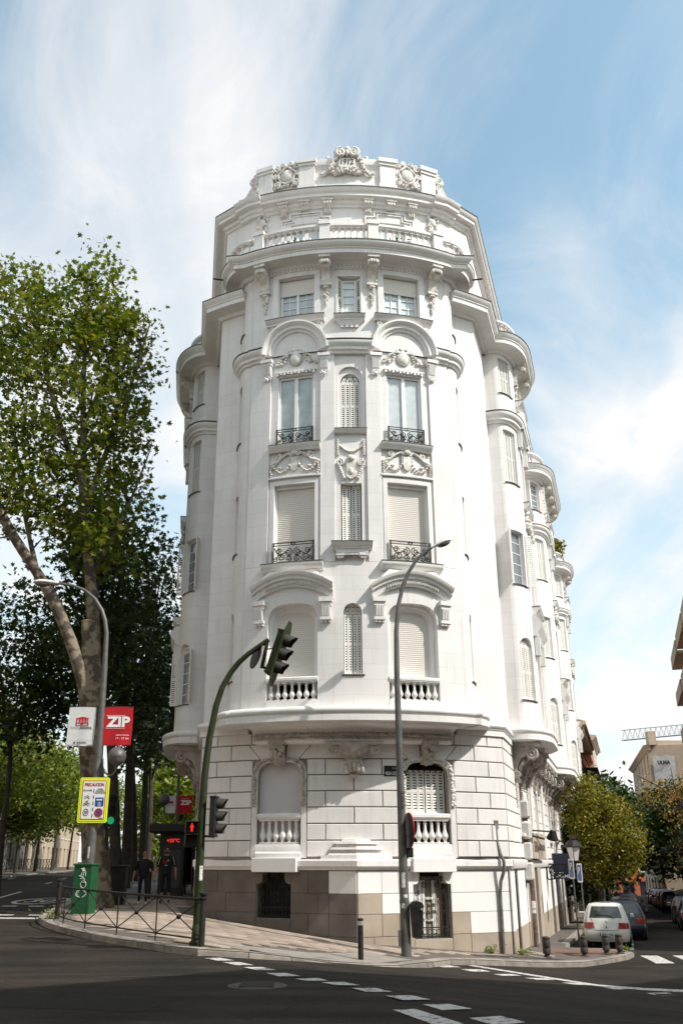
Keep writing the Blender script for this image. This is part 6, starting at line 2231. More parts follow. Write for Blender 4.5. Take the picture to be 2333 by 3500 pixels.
# pedestrian head
mP = Matrix.Translation((-2.74, 19.93, 0.54)) @ Matrix.Rotation(R(14), 4, 'Z')
for i, z in enumerate((0.125, -0.135)):
 k = MB()
 k.bbox(-0.135, 0.135, 0.0, 0.16, z - 0.125, z + 0.125, 0.015)
 u = mk('pedestrian_signal', k, 'signal_green', TL, 0, world=mP)
 k = MB(); k.box(-0.115, 0.115, -0.004, 0.002, z - 0.105, z + 0.105)
 mk('signal_face', k, 'signal_black', u, 0, world=mP)
 k = MB()
 k.add([(-0.13, -0.16, z + 0.12), (0.13, -0.16, z + 0.12), (0.13, 0, z + 0.13), (-0.13, 0, z + 0.13), (-0.13, -0.05, z - 0.10), (0.13, -0.05, z - 0.10), (-0.13, 0, z - .1), (.13, 0, z - .1)], [(0, 1, 2, 3), (0, 3, 6, 4), (1, 5, 7, 2)])
 mk('signal_hood', k, 'signal_black', u, 0, world=mP)
 if i == 0:
  k = MB()
  k.ball((0, -0.008, z + 0.062), (0.018, 0.004, 0.020), 8, 6)
  k.prism([(-0.034, z + 0.04), (0.034, z + 0.04), (0.038, z - 0.01), (0.022, z - 0.01), (0.022, z - 0.085), (0.004, z - 0.085), (0.0, z - 0.02), (-0.004, z - 0.085), (-0.022, z - 0.085), (-0.022, z - 0.01), (-0.038, z - 0.01)], -0.008, -0.005)
  mk('red_figure', k, 'lamp_red', u, 0, world=mP)
k = MB(); k.tube([(-2.72, 19.98, 0.25), (-2.55, 20.05, 0.24)], 0.022, 6)
mk('arm_bracket', k, 'signal_green', TL)
k = MB(); k.add([(-2.56 + 0.091 * math.sin(a), 20.05 - 0.091 * math.cos(a), z) for z in (-0.36, -0.08) for a in (R(10), R(25), R(40), R(55))], [(0, 1, 5, 4), (1, 2, 6, 5), (2, 3, 7, 6)])
mk('poster_scrap', k, 'sticker', TL, 0)

# ---- kerb fence
FN = thing('kerb_fence', (-2.42, 19.74, sw(-2.42, 19.74)), 'low black metal fence with crossed bars and round bosses along the kerb', 'fence')
fpts = smooth_line([(-7.22, 26.85), (-6.85, 25.75), (-6.2, 24.5), (-5.2, 23.1), (-4.2, 21.85), (-3.4, 20.9), (-2.42, 19.78)], 0.2)
fp = Poly(fpts)
NP_ = 5
def fpt(s, h):
 p, t = fp.at(s)
 return Vector((p.x, p.y, sw(p.x, p.y) + h))
ncut = 40
k = MB(); k.tube([fpt(fp.len * i / ncut, 0.86) for i in range(ncut + 1)], 0.026, 8)
mk('top_rail', k, 'black_iron', FN, 60)
k = MB(); k.tube([fpt(fp.len * i / ncut, 0.14) for i in range(ncut + 1)], 0.017, 6)
mk('bottom_rail', k, 'black_iron', FN, 60)
for i in range(NP_ + 1):
 s = fp.len * i / NP_
 if i in (0, NP_):
  b = fpt(s, 0)
  k = MB(); k.lathe([(0.062, -0.05), (0.062, 0.82), (0.058, 0.84), (0.075, 0.86), (0.075, 0.885), (0.058, 0.90), (0.060, 0.93), (0.085, 0.95), (0.088, 0.985), (0.07, 1.0), (0.001, 1.01)], b, 14)
  mk('fence_post', k, 'black_iron', FN, 40)
 else:
  k = MB(); k.tube([fpt(s, -0.02), fpt(s, 0.86)], 0.016, 6)
  mk('upright', k, 'black_iron', FN, 60)
 if i < NP_:
  a, b = s, fp.len * (i + 1) / NP_
  mid = fpt((a + b) / 2, 0.50)
  for (h0, h1) in ((0.14, 0.86), (0.86, 0.14)):
   k = MB(); k.tube([fpt(a, h0), mid, fpt(b, h1)], 0.012, 6)
   mk('cross_bar', k, 'black_iron', FN, 60)
  k = MB(); k.ball(mid, 0.05, 10, 8)
  mk('boss', k, 'black_iron', FN, 60)

# ---- green cabinet
GCm = M((-6.96, 28.62, sw(-6.96, 28.62)), R(-12))
GC = thing('utility_cabinet', (-6.96, 28.62, sw(-6.96, 28.62)), 'green street cabinet with white graffiti scribbles behind the fence', 'cabinet', rz=R(-12))
k = MB(); k.bbox(-0.28, 0.28, -0.22, 0.22, 0.0, 1.30, 0.01); k.bbox(-0.31, 0.31, -0.25, 0.25, 1.30, 1.36, 0.015)
mk('cabinet_body', k, 'cabinet_green', GC, 0, world=GCm)
rn = random.Random(12)
k = MB()
def scr_line(pts, r=0.008, y=-0.226):
 k.tube([(p[0], y, p[1]) for p in pts], r, 4)
scr_line([(-0.02 + 0.10 * math.cos(a) * (1 - 0.02 * i), 0.92 + 0.035 * i + 0.03 * math.sin(a)) for i, a in enumerate([R(60 * j) for j in range(9)])])
scr_line([(0.05 + 0.09 * math.cos(R(40 * j)), 0.80 + 0.10 * math.sin(R(40 * j))) for j in range(10)])
scr_line([(-0.02, 1.12), (-0.04, 1.0), (0.02, 0.98), (0.04, 1.10), (0.0, 1.15), (0.09, 1.16), (0.10, 1.02)])
scr_line([(-0.06, 0.95), (0.10, 0.94), (-0.02, 0.86), (0.12, 0.84)])
for j in range(9):
 a0 = rn.uniform(0, 6)
 scr_line([(rn.uniform(-.05, .05) + 0.17 * math.cos(a0 + .7 * q) * (1 - .05 * q), 0.55 + 0.10 * math.sin(a0 + .7 * q)) for q in range(7)], 0.004)
mk('graffiti', k, 'scribble', GC, 0, world=GCm)
k = MB(); k.lathe([(0.001, 0.0), (0.05, 0.0), (0.05, 0.004), (0.001, 0.004)], (0.02, -0.226, 1.20), 16, Matrix.Rotation(R(90), 3, 'X'))
mk('round_sticker', k, 'sticker', GC, 0, world=GCm)

# ---- lamp posts
def head_mb():
 """street lamp head lying along +x from the spigot at the origin"""
 mb = MB()
 secs = [(0.0, 0.05, 0.05, 0.0), (0.10, 0.07, 0.06, 0.0), (0.25, 0.10, 0.08, 0.01), (0.45, 0.14, 0.10, 0.015), (0.65, 0.15, 0.10, 0.01), (0.80, 0.11, 0.07, -0.005), (0.86, 0.04, 0.03, -0.02)]
 n = 12
 for (x, w, h, dz) in secs:
  for i in range(n):
   a = 2 * PI * i / n
   mb.v.append((x, w * math.cos(a), dz + (h if math.sin(a) > 0 else 0.55 * h) * math.sin(a)))
 for j in range(len(secs) - 1):
  for i in range(n):
   i2 = (i + 1) % n
   mb.f.append((j * n + i, j * n + i2, (j + 1) * n + i2, (j + 1) * n + i))
 mb.f.append(tuple(range(n))); mb.f.append(tuple((len(secs) - 1) * n + i for i in range(n)))
 return mb
def bowl_mb():
 mb = MB(); mb.ball((0.55, 0, -0.045), (0.26, 0.12, 0.10), 12, 8); return mb
HEAD = shared('lamp_head', head_mb(), 'lamp_pale', 50)
BOWL = shared('lamp_bowl', bowl_mb(), 'lamp_glass', 60)
LPR = thing('street_lamp', (2.05, 25.24, sw(2.05, 25.24)), 'tall grey street lamp with curved neck standing before the white building', 'street lamp')
pp = [(2.05, 25.24, -2.3), (2.03, 25.24, -0.2), (2.02, 25.24, 2.5), (2.01, 25.24, 4.85), (2.03, 25.24, 6.1), (2.11, 25.24, 6.84), (2.24, 25.24, 7.36), (2.42, 25.24, 7.80), (2.68, 25.24, 8.22), (3.0, 25.24, 8.50), (3.12, 25.24, 8.58)]
k = MB(); k.tube(pp, [0.13, 0.115, 0.095, 0.078, 0.068, 0.060, 0.056, 0.052, 0.048, 0.045, 0.045], 16)
mk('lamp_column', k, 'lamp_steel', LPR, 70)
mHd = Matrix.Translation((3.08, 25.24, 8.55)) @ Matrix.Rotation(R(-24), 4, 'Y')
mHd = mHd @ Matrix.Scale(0.80, 4)
hh = place('lamp_head', HEAD, LPR, mHd)
place('lamp_bowl', BOWL, hh, mHd)
for z in (-0.95, 0.62, 1.72):
 k = MB(); k.lathe([(0.118 - 0.006 * z, z - 0.03), (0.122 - 0.006 * z, z - 0.03), (0.122 - 0.006 * z, z + 0.03), (0.118 - 0.006 * z, z + 0.03)], (2.035, 25.24, 0), 16)
 mk('column_band', k, 'lamp_steel', LPR, 40)
k = MB(); k.box(1.86, 1.93, 25.14, 25.30, -1.98, -1.62)
mk('inspection_hatch', k, 'lamp_steel', LPR, 0)
tx = text_mb('22', 0.16, 0, 1.55, 0, 0.08, 0.004)
tx.merge(text_mb('22', 0.16, 0, 1.38, 0, 0.08, 0.004))
mk('number_lettering', tx.map(lambda x, y, z: (2.06 + x, 25.24 - 0.112, z)), 'print_black', LPR, 0, fix=False)
for (z0, z1, a0) in ((-0.62, -0.26, -10), (-1.1, -0.98, -20), (-0.86, -0.78, 15)):
 k = MB()
 rr = 0.12
 angs = [R(a0 - 25 + 12 * i) for i in range(5)]
 k.add([(2.035 + rr * math.sin(a), 25.24 - rr * math.cos(a), z) for z in (z0, z1) for a in angs], [(i, i + 1, 6 + i, 5 + i) for i in range(4)])
 mk('sticker', k, 'sticker', LPR, 0)
# round sign seen from behind
SG = thing('round_sign', (2.20, 25.22, 0.78), 'round red rimmed road sign seen from behind on the lamp post', 'road sign')
mS = Matrix.Translation((2.20, 25.22, 0.76)) @ Matrix.Rotation(R(103), 4, 'Z')
rx = Matrix.Rotation(R(90), 3, 'X')
k = MB(); k.lathe([(0.001, 0.01), (0.42, 0.01), (0.45, 0.0), (0.44, -0.012), (0.001, -0.012)], (0, 0, 0), 28, rx)
mk('sign_disc', k, 'signal_black', SG, 40, world=mS)
k = MB(); k.lathe([(0.40, 0.0185), (0.455, 0.0185), (0.455, 0.0), (0.445, -0.016), (0.455, 0.0)], (0, 0, 0), 28, rx)
mk('sign_rim', k, 'sign_red', SG, 40, world=mS)
k = MB(); k.bbox(2.14, 2.30, 25.16, 25.30, 0.10, 0.34, 0.01)
mk('sign_clamp_box', k, 'signal_black', SG, 0)
# litter bin on the lamp post
BN = thing('litter_bin', (2.33, 25.2, -1.78), 'black plastic litter bin fixed to the lamp post before the iron gate', 'litter bin')
k = MB()
secs = [(-1.78, 0.12, 0.13), (-1.2, 0.155, 0.16), (-1.08, 0.165, 0.17)]
vs = []
for (z, w, d) in secs:
 vs += [(2.33 - w, 25.2 - d, z), (2.33 + w, 25.2 - d, z), (2.33 + w, 25.2 + d, z), (2.33 - w, 25.2 + d, z)]
k.add(vs, [(0, 3, 2, 1)] + [(4 * j + i, 4 * j + (i + 1) % 4, 4 * j + 4 + (i + 1) % 4, 4 * j + 4 + i) for j in range(2) for i in range(4)])
mk('bin_body', k, 'bin_black', BN, 0)
k = MB()
hp_ = [(-0.18, -1.08)] + [(-0.18 * math.cos(PI * i / 10), -1.06 + 0.13 * math.sin(PI * i / 10)) for i in range(11)] + [(0.18, -1.08)]
k.prism([(2.33 + x, z) for (x, z) in hp_], 25.03, 25.38)
mk('bin_hood', k, 'bin_black', BN, 30)
k = MB(); k.lathe([(0.001, 0), (0.028, 0), (0.028, 0.01), (0.001, 0.01)], (2.45, 25.02, -1.12), 12, rx)
mk('bin_lock', k, 'silver_band', BN, 0)

# left lamp post with banners, globe and warning sign
LPL = thing('street_lamp', (-7.03, 29.3, sw(-7.03, 29.3)), 'grey street lamp with banners and a globe, in front of the plane tree', 'street lamp')
pp = [(-7.03, 29.3, -1.45), (-7.03, 29.3, 1.0), (-7.07, 29.3, 4.4), (-7.10, 29.3, 5.9), (-7.14, 29.3, 7.0), (-7.22, 29.3, 7.42), (-7.36, 29.3, 7.78), (-7.62, 29.3, 8.16), (-7.98, 29.3, 8.46), (-8.4, 29.3, 8.62), (-8.95, 29.3, 8.71)]
k = MB(); k.tube(pp, [0.14, 0.125, 0.10, 0.085, 0.072, 0.066, 0.06, 0.055, 0.05, 0.045, 0.04], 14)
mk('lamp_column', k, 'lamp_steel', LPL, 70)
mHd = Matrix.Translation((-8.88, 29.3, 8.70)) @ Matrix.Rotation(R(180), 4, 'Z') @ Matrix.Rotation(R(-3), 4, 'Y') @ Matrix.Scale(1.0, 4)
hh = place('lamp_head', HEAD, LPL, mHd)
place('lamp_bowl', BOWL, hh, mHd)
k = MB(); k.tube([(-7.06, 29.3, 3.0), (-6.90, 29.25, 3.0), (-6.87, 29.2, 2.75), (-6.80, 29.2, 2.58), (-6.66, 29.2, 2.47), (-6.54, 29.2, 2.52), (-6.46, 29.2, 2.66), (-6.45, 29.2, 2.80)], 0.025, 6)
mk('globe_arm', k, 'lamp_steel', LPL, 60)
k = MB(); k.ball((-6.46, 29.2, 3.06), 0.285, 20, 14)
mk('globe', k, 'lamp_steel', LPL, 60)
k = MB(); k.lathe([(0.288, -0.02), (0.293, -0.02), (0.293, 0.02), (0.288, 0.02)], (-6.46, 29.2, 3.06), 24); k.lathe([(0.05, -0.38), (0.06, -0.32), (0.10, -0.27)], (-6.46, 29.2, 3.06), 12)
mk('globe_seam', k, 'lamp_steel', LPL, 40)
k = MB(); k.tube([(-8.1, 29.3, 4.61), (-6.05, 29.3, 4.61)], 0.016, 6); k.tube([(-8.1, 29.3, 3.42), (-6.05, 29.3, 3.42)], 0.006, 5)
mk('banner_rail', k, 'black_iron', LPL, 0)
k = MB()
k.add([(-7.04 + 0.128 * math.sin(a), 29.3 - 0.128 * math.cos(a), z) for z in (0.10, 0.42) for a in (R(-30), R(-12), R(6), R(24))], [(0, 1, 5, 4), (1, 2, 6, 5), (2, 3, 7, 6)])
mk('poster_scrap', k, 'sticker', LPL, 0)
def banner(x0, x1, z0, z1, y, m, label, draw):
 t = thing('street_banner', ((x0 + x1) / 2, y, z0), label, 'banner')
 mb = MB()
 nx_, nz_ = 14, 16
 wob = lambda u, v: 0.018 * math.sin(9 * u + 2.5 * v) * v + 0.012 * math.sin(4 * v + 3 * u)
 for j in range(nz_ + 1):
  for i in range(nx_ + 1):
   u, v = i / nx_, j / nz_
   mb.v.append((x0 + (x1 - x0) * u + 0.01 * math.sin(5 * v) * v, y - wob(u, v), z1 + (z0 - z1) * v))
 for j in range(nz_):
  for i in range(nx_):
   a = j * (nx_ + 1) + i
   mb.f.append((a, a + 1, a + nx_ + 2, a + nx_ + 1))
 mk('cloth', mb, m, t, 80)
 def on(mbx, name, mm, dz=0.012):
  mk(name, mbx.map(lambda x, y_, z: (x, y - dz - wob((x - x0) / (x1 - x0), (z1 - z) / (z1 - z0)), z)), mm, t, 0, fix=False)
 draw(on)
 return t
def sub_rect(x0, x1, z0, z1, n=6):
 mb = MB()
 for i in range(n):
  a, b = x0 + (x1 - x0) * i / n, x0 + (x1 - x0) * (i + 1) / n
  mb.add([(a, 0, z0), (b, 0, z0), (b, 0, z1), (a, 0, z1)], [(0, 1, 2, 3)])
 return mb
def draw_white(on, x0=-8.10, w=0.85, top=4.60, h=1.21):
 cx = x0 + w * 0.52
 Z = lambda v: top - h * v
 lg = MB()
 lg.merge(sub_rect(cx - 0.20, cx + 0.20, Z(0.31), Z(0.29)))
 lg.add([(cx - 0.20, 0, Z(0.29)), (cx + 0.20, 0, Z(0.29)), (cx, 0, Z(0.25))], [(0, 1, 2)])
 for i in range(5):
  x = cx - 0.19 + 0.085 * i
  lg.merge(sub_rect(x, x + 0.035, Z(0.41), Z(0.31), 1))
 for i in range(3):
  lg.merge(sub_rect(cx - 0.10 + .085 * i, cx - 0.05 + .085 * i, Z(0.40), Z(0.31), 1))
 lg.merge(sub_rect(cx - 0.20, cx + 0.20, Z(0.425), Z(0.405)))
 lg.merge(sub_rect(cx - 0.20, cx - 0.17, Z(0.48), Z(0.425), 1)); lg.merge(sub_rect(cx + 0.17, cx + 0.20, Z(0.48), Z(0.425), 1))
 lg.merge(sub_rect(cx - 0.06, cx + 0.04, Z(0.46), Z(0.425), 1)); lg.merge(sub_rect(cx - 0.20, cx + 0.20, Z(0.485), Z(0.468)))
 on(lg, 'theatre_emblem', 'print_red')
 on(text_mb('TEATRO', 0.10, x0 + 0.06, Z(0.535), 0, 0.31, 0, 'LEFT'), 'lettering', 'print_grey')
 on(text_mb('ESPAÑOL', 0.10, x0 + 0.385, Z(0.53), 0, 0.38, 0.003, 'LEFT'), 'lettering', 'print_black')
 on(sub_rect(x0 + 0.02, x0 + w - 0.02, Z(0.852), Z(0.848)), 'rule', 'print_grey')
 on(text_mb('MADRID', 0.085, x0 + 0.33, Z(0.915), 0, 0.30, 0.001, 'LEFT'), 'lettering', 'print_black')
 on(sub_rect(x0 + 0.22, x0 + 0.265, Z(0.94), Z(0.89), 1), 'city_shield', 'print_black')
def draw_red(on, x0=-6.97, w=0.90, top=4.60, h=1.20):
 Z = lambda v: top - h * v
 on(text_mb('ZIP', 0.43, x0 + w * 0.50, Z(0.385), 0, w * 0.82, 0.018), 'lettering', 'print_white')
 on(sub_rect(x0 + 0.06, x0 + 0.66, Z(0.228), Z(0.218)), 'rule', 'print_white')
 on(sub_rect(x0 + 0.06, x0 + 0.66, Z(0.556), Z(0.546)), 'rule', 'print_white')
 on(text_mb('SEMANA RADIKAL', 0.055, x0 + w * 0.92, Z(0.73), 0, 0.42, 0.0005, 'RIGHT'), 'lettering', 'print_white')
 on(text_mb('19 – 23 abr', 0.09, x0 + w * 0.92, Z(0.81), 0, 0.42, 0, 'RIGHT'), 'lettering', 'print_white')
banner(-8.10, -7.25, 3.39, 4.60, 29.3, 'banner_white', 'white theatre banner with red emblem hanging left of the lamp post', draw_white)
banner(-6.97, -6.07, 3.40, 4.60, 29.3, 'banner_red', 'large red ZIP banner hanging right of the near lamp post', draw_red)

# warning sign PRECAUCION
PS = thing('warning_sign', (-7.05, 29.12, 1.1), 'white caution sign with yellow border for cycle and bus lanes on the lamp post', 'road sign')
SX0, SX1, SZ0, SZ1, SY = -7.50, -6.60, 1.10, 2.42, 29.12
def rrect(x0, x1, z0, z1, r, n=5):
 pts = []
 for (cx, cz, a0) in ((x1 - r, z1 - r, 0), (x0 + r, z1 - r, 90), (x0 + r, z0 + r, 180), (x1 - r, z0 + r, 270)):
  for i in range(n + 1):
   a = R(a0 + 90 * i / n)
   pts.append((cx + r * math.cos(a), cz + r * math.sin(a)))
 return pts
def sheet_rr(name, x0, x1, z0, z1, r, y, m, parent=PS):
 k = MB(); k.prism(rrect(x0, x1, z0, z1, r), y, y + 0.004)
 return mk(name, k, m, parent, 0)
k = MB(); k.prism(rrect(SX0, SX1, SZ0, SZ1, 0.06), SY, SY + 0.03)
mk('sign_plate', k, 'sign_yellow', PS, 0)
sheet_rr('border', SX0 + 0.035, SX1 - 0.035, SZ0 + 0.035, SZ1 - 0.035, 0.045, SY - 0.005, 'cabinet_green')
sheet_rr('border', SX0 + 0.045, SX1 - 0.045, SZ0 + 0.045, SZ1 - 0.045, 0.04, SY - 0.010, 'sign_yellow')
sheet_rr('border', SX0 + 0.085, SX1 - 0.085, SZ0 + 0.085, SZ1 - 0.085, 0.01, SY - 0.015, 'sign_red')
sheet_rr('sign_face', SX0 + 0.11, SX1 - 0.11, SZ0 + 0.11, SZ1 - 0.11, 0.005, SY - 0.020, 'sign_white')
yy = SY - 0.026
def lay(mbx, name, m, parent=PS):
 return mk(name, mbx.map(lambda x, y, z: (x, yy + y, z)), m, parent, 0, fix=False)
XC = (SX0 + SX1) / 2
lay(text_mb('PRECAUCION', 0.13, XC, 2.21, 0, 0.58, 0.004), 'lettering', 'sign_red')
lay(text_mb('CICLOCARRIL', 0.06, XC - 0.19, 2.04, 0, 0.27, 0.002), 'lettering', 'print_black')
for i, t in enumerate(('CARRIL', 'EXCLUSIVO', 'BUS-TAXI-MOTOS')):
 lay(text_mb(t, 0.055, XC + 0.19, 2.075 - 0.055 * i, 0, (0.16, 0.25, 0.31)[i], 0.002), 'lettering', 'print_black')
k = MB()
for i in range(5):
 z = 2.02 - 0.18 * i
 k.merge(sub_rect(XC - 0.012, XC + 0.012, z - 0.05, z + 0.05, 1))
lay(k, 'lane_divider', 'print_black')
k = MB()
for i in range(2):
 z = 1.78 + 0.05 * i
 k.add([(XC - 0.28, 0, z), (XC - 0.20, 0, z + 0.05), (XC - 0.12, 0, z), (XC - 0.12, 0, z + 0.02), (XC - 0.20, 0, z + 0.07), (XC - 0.28, 0, z + 0.02)], [(0, 1, 4, 5), (1, 2, 3, 4)])
def ring_mb(cx, cz, r0, r1, n=22, sz=1.0):
 mb = MB()
 for i in range(n):
  a, b = 2 * PI * i / n, 2 * PI * (i + 1) / n
  mb.add([(cx + r0 * math.cos(a), 0, cz + sz * r0 * math.sin(a)), (cx + r1 * math.cos(a), 0, cz + sz * r1 * math.sin(a)), (cx + r1 * math.cos(b), 0, cz + sz * r1 * math.sin(b)), (cx + r0 * math.cos(b), 0, cz + sz * r0 * math.sin(b))], [(0, 1, 2, 3)])
 return mb
def bar(x0, z0, x1, z1, w):
 d = Vector((x1 - x0, z1 - z0)).normalized()
 n = Vector((-d.y, d.x)) * w / 2
 mb = MB()
 mb.add([(x0 + n.x, 0, z0 + n.y), (x0 - n.x, 0, z0 - n.y), (x1 - n.x, 0, z1 - n.y), (x1 + n.x, 0, z1 + n.y)], [(0, 1, 2, 3)])
 return mb
for sgx in (-1, 1):
 k.merge(ring_mb(XC - 0.20 + sgx * 0.055, 1.63, 0.032, 0.046))
for a in ((-0.055, 1.63, -0.02, 1.72), (-0.02, 1.72, 0.055, 1.63), (-0.02, 1.70, 0.03, 1.72), (-0.055, 1.63, 0.01, 1.63), (0.01, 1.63, 0.04, 1.74), (-0.03, 1.73, 0.0, 1.73), (0.02, 1.74, 0.055, 1.745)):
 k.merge(bar(XC - 0.20 + a[0], a[1], XC - 0.20 + a[2], a[3], 0.012))
k.merge(ring_mb(XC - 0.20, 1.40, 0.068, 0.085, 26, 1.25))
k.merge(text_mb('30', 0.12, XC - 0.20, 1.40, 0, 0.09, 0.003))
lay(k, 'cycle_symbols', 'print_black')
sheet_rr('bus_lane_panel', XC + 0.06, XC + 0.32, 1.57, 1.83, 0.02, yy + 0.002, 'sign_blue')
k = MB(); k.merge(sub_rect(XC + 0.10, XC + 0.28, 1.745, 1.785, 3)); k.merge(ring_mb(XC + 0.165, 1.665, 0.015, 0.022)); k.merge(ring_mb(XC + 0.215, 1.665, 0.015, 0.022)); k.merge(bar(XC + .165, 1.67, XC + .20, 1.70, .012)); k.merge(bar(XC + .215, 1.67, XC + .19, 1.71, .012)); k.merge(text_mb('TAXI', 0.055, XC + 0.19, 1.61, 0, 0.10, 0.002))
mk('bus_lane_symbols', k.map(lambda x, y, z: (x, yy - 0.004, z)), 'sign_white', PS, 0, fix=False)
k = MB()
k.prism([(XC + 0.19 + 0.125 * math.cos(2 * PI * i / 26), 1.39 + 0.125 * math.sin(2 * PI * i / 26)) for i in range(26)], yy, yy + 0.004)
mk('no_stopping_disc', k, 'sign_blue', PS, 0)
k = ring_mb(XC + 0.19, 1.39, 0.095, 0.128)
k.merge(bar(XC + 0.12, 1.32, XC + 0.26, 1.46, 0.03)); k.merge(bar(XC + 0.12, 1.46, XC + 0.26, 1.32, 0.03))
mk('no_stopping_cross', k.map(lambda x, y, z: (x, yy - 0.004, z)), 'sign_red', PS, 0, fix=False)
lay(text_mb('madrid', 0.04, XC + 0.26, 1.235, 0, 0.10, 0.002), 'lettering', 'print_black')

# small signal with a green light behind the sign
GS_ = thing('traffic_light', (-7.0, 31.0, sw(-7.0, 31.0)), 'dark traffic light showing green, half hidden behind the caution sign', 'traffic light')
k = MB(); k.tube([(-6.98, 31.05, -1.4), (-6.98, 31.05, 1.0)], 0.06, 8)
mk('column', k, 'signal_black', GS_, 60)
mG = Matrix.Translation((-6.9, 31.0, 1.55)) @ Matrix.Rotation(R(20), 4, 'Z')
g_h = signal_head(GS_, mG, False)
k = lens_mb(0.115)
mk('green_lens', k, 'lamp_green', g_h, 60, world=mG @ Matrix.Translation((0, -0.045, -0.31)))

# ---- bollards
def bollard_thin(x, y, label):
 t = thing('bollard', (x, y, sw(x, y)), label, 'bollard')
 b = (x, y, sw(x, y))
 k = MB(); k.lathe([(0.062, -0.03), (0.062, 0.76)], b, 16)
 mk('shaft', k, 'black_iron', t, 40)
 k = MB(); k.lathe([(0.064, 0.74), (0.064, 0.83)], b, 16)
 mk('reflective_band', k, 'silver_band', t, 40)
 k = MB(); k.lathe([(0.064, 0.83), (0.07, 0.84), (0.07, 0.87), (0.05, 0.885), (0.001, 0.895)], b, 16)
 mk('cap', k, 'black_iron', t, 40)
bollard_thin(0.83, 23.06, 'slim black bollard with silver band alone at the dropped kerb')
SB_ME = MB()
SB_ME.lathe([(0.075, -0.03), (0.075, 0.10), (0.115, 0.12), (0.115, 0.24), (0.108, 0.25), (0.108, 0.275), (0.115, 0.285), (0.115, 0.46), (0.105, 0.475), (0.105, 0.49), (0.112, 0.50), (0.108, 0.545), (0.08, 0.57), (0.001, 0.578)], (0, 0, 0), 18)
SBM = shared('shaft', SB_ME, 'bollard_grey', 40)
FB_ = MB(); FB_.lathe([(0.15, -0.02), (0.15, 0.012), (0.10, 0.03), (0.08, 0.05)], (0, 0, 0), 18)
FBM = shared('foot_plate', FB_, 'bollard_grey', 40)
for i, (x, y, lab) in enumerate(((6.47, 29.35, 'short iron bollard nearest the building corner, left of the other three'), (8.0, 31.05, 'short iron bollard at the left edge of the white car'), (8.88, 31.75, 'short iron bollard in front of the white car number plate'), (9.36, 31.95, 'short iron bollard at the right end of the pavement ear'))):
 b = thing('short_bollard', (x, y, sw(x, y)), lab, 'bollard', 'short iron bollards on the right pavement')
 place('shaft', SBM, b, M((x, y, sw(x, y))))
 place('foot_plate', FBM, b, M((x, y, sw(x, y))))
# ---- right street wall fittings
PO = thing('service_pipe', RF.P(4.35, 0.22, -2.85), 'rusty brown service pipe standing beside the shop door', 'pipe')
k = MB(); k.tube([RF.P(4.35, 0.20, -2.9), RF.P(4.35, 0.20, -0.35)], 0.085, 12)
mk('pipe', k, 'rust_pipe', PO, 60)
for (z, a) in ((-1.35, 0.12), (-1.55, 0.06)):
 k = MB(); p0 = RF.P(4.35, 0.20, z)
 k.add([(p0[0] + 0.089 * math.sin(q), p0[1] - 0.089 * math.cos(q), zz2) for zz2 in (z - a, z + a) for q in (R(-50), R(-20), R(10), R(40))], [(0, 1, 5, 4), (1, 2, 6, 5), (2, 3, 7, 6)])
 mk('pipe_label', k, 'sticker', PO, 0)
for i, (zb, lab) in enumerate(((1.42, 'topmost white meter box on the right street wall'), (0.72, 'second white meter box from the top on the right street wall'), (0.06, 'third white meter box from the top on the right street wall'), (-0.58, 'lowest white meter box, above the rusty pipe'))):
 c = RF.P(4.35, 0.17, zb)
 t = thing('meter_box', c, lab, 'box', 'meter boxes on the street wall')
 fm_ = frame(RF, 4.35, 0.0, zb)
 k = MB(); k.bbox(-0.28, 0.28, -0.30, 0.0, 0.0, 0.56, 0.05)
 mk('box_shell', k, 'meter_white', t, 0, world=fm_)
 k = MB(); k.box(-0.12, 0.12, -0.22, -0.04, -0.10, 0.0)
 mk('box_neck', k, 'rust_pipe', t, 0, world=fm_)
SPB = thing('spotlight_bar', RF.P(6.0, 0.3, 1.0), 'rod with three black spotlights above the stone shop sign', 'lights')
k = MB(); k.tube([RF.P(4.9, 0.32, 1.02), RF.P(8.2, 0.85, 1.06)], 0.03, 6)
mk('rod', k, 'iron', SPB)
for s in (6.7, 7.4, 8.1):
 c = Vector(RF.P(s, 0.80, 0.92))
 k = MB(); k.lathe([(0.05, 0.18), (0.07, 0.10), (0.17, -0.14), (0.15, -0.14), (0.001, 0.0)], (0, 0, 0), 12, Matrix.Rotation(R(35), 3, 'X'))
 mk('spotlight', k, 'iron', SPB, 40, world=Matrix.Translation(c))
LT = thing('wall_lantern', RF.P(12.8, 0.1, 0.0), 'black street lantern on a scrolled iron wall bracket', 'lantern')
k = MB()
ft = frame(RF, 12.8, 0.0, 0.0)
def side(pts, r):
 k.tube([(0, -o, z) for (o, z) in pts], r, 6)
side([(0.0, -0.10), (1.35, -0.10)], 0.035)
side([(0.0, -0.62), (0.10, -0.70), (0.45, -0.66), (0.9, -0.42), (1.25, -0.14)], 0.03)
side(spiral((0.36, -0.38), 0.24, 0.04, 1.9, PI / 2, 30), 0.025)
side(spiral((0.86, -0.28), 0.14, 0.03, 1.7, PI / 2, 24), 0.022)
side([(0.05, -0.1), (0.05, -0.66)], 0.03)
mk('scroll_bracket', k, 'iron', LT, 40, world=ft)
k = MB(); k.lathe([(0.16, 0.02), (0.20, 0.05), (0.32, 0.56)], (0, -1.22, 0), 6)
mat('lantern_glass', (0.62, 0.58, 0.55), 0.4)
mk('lantern_glass', k, 'lantern_glass', LT, 0, world=ft)
k = MB(); k.lathe([(0.38, 0.56), (0.38, 0.60), (0.22, 0.82), (0.12, 0.86), (0.14, 0.92), (0.05, 0.98), (0.04, 1.10), (0.001, 1.12)], (0, -1.22, 0), 8); k.lathe([(0.10, -0.1), (0.18, 0.02)], (0, -1.22, 0), 8)
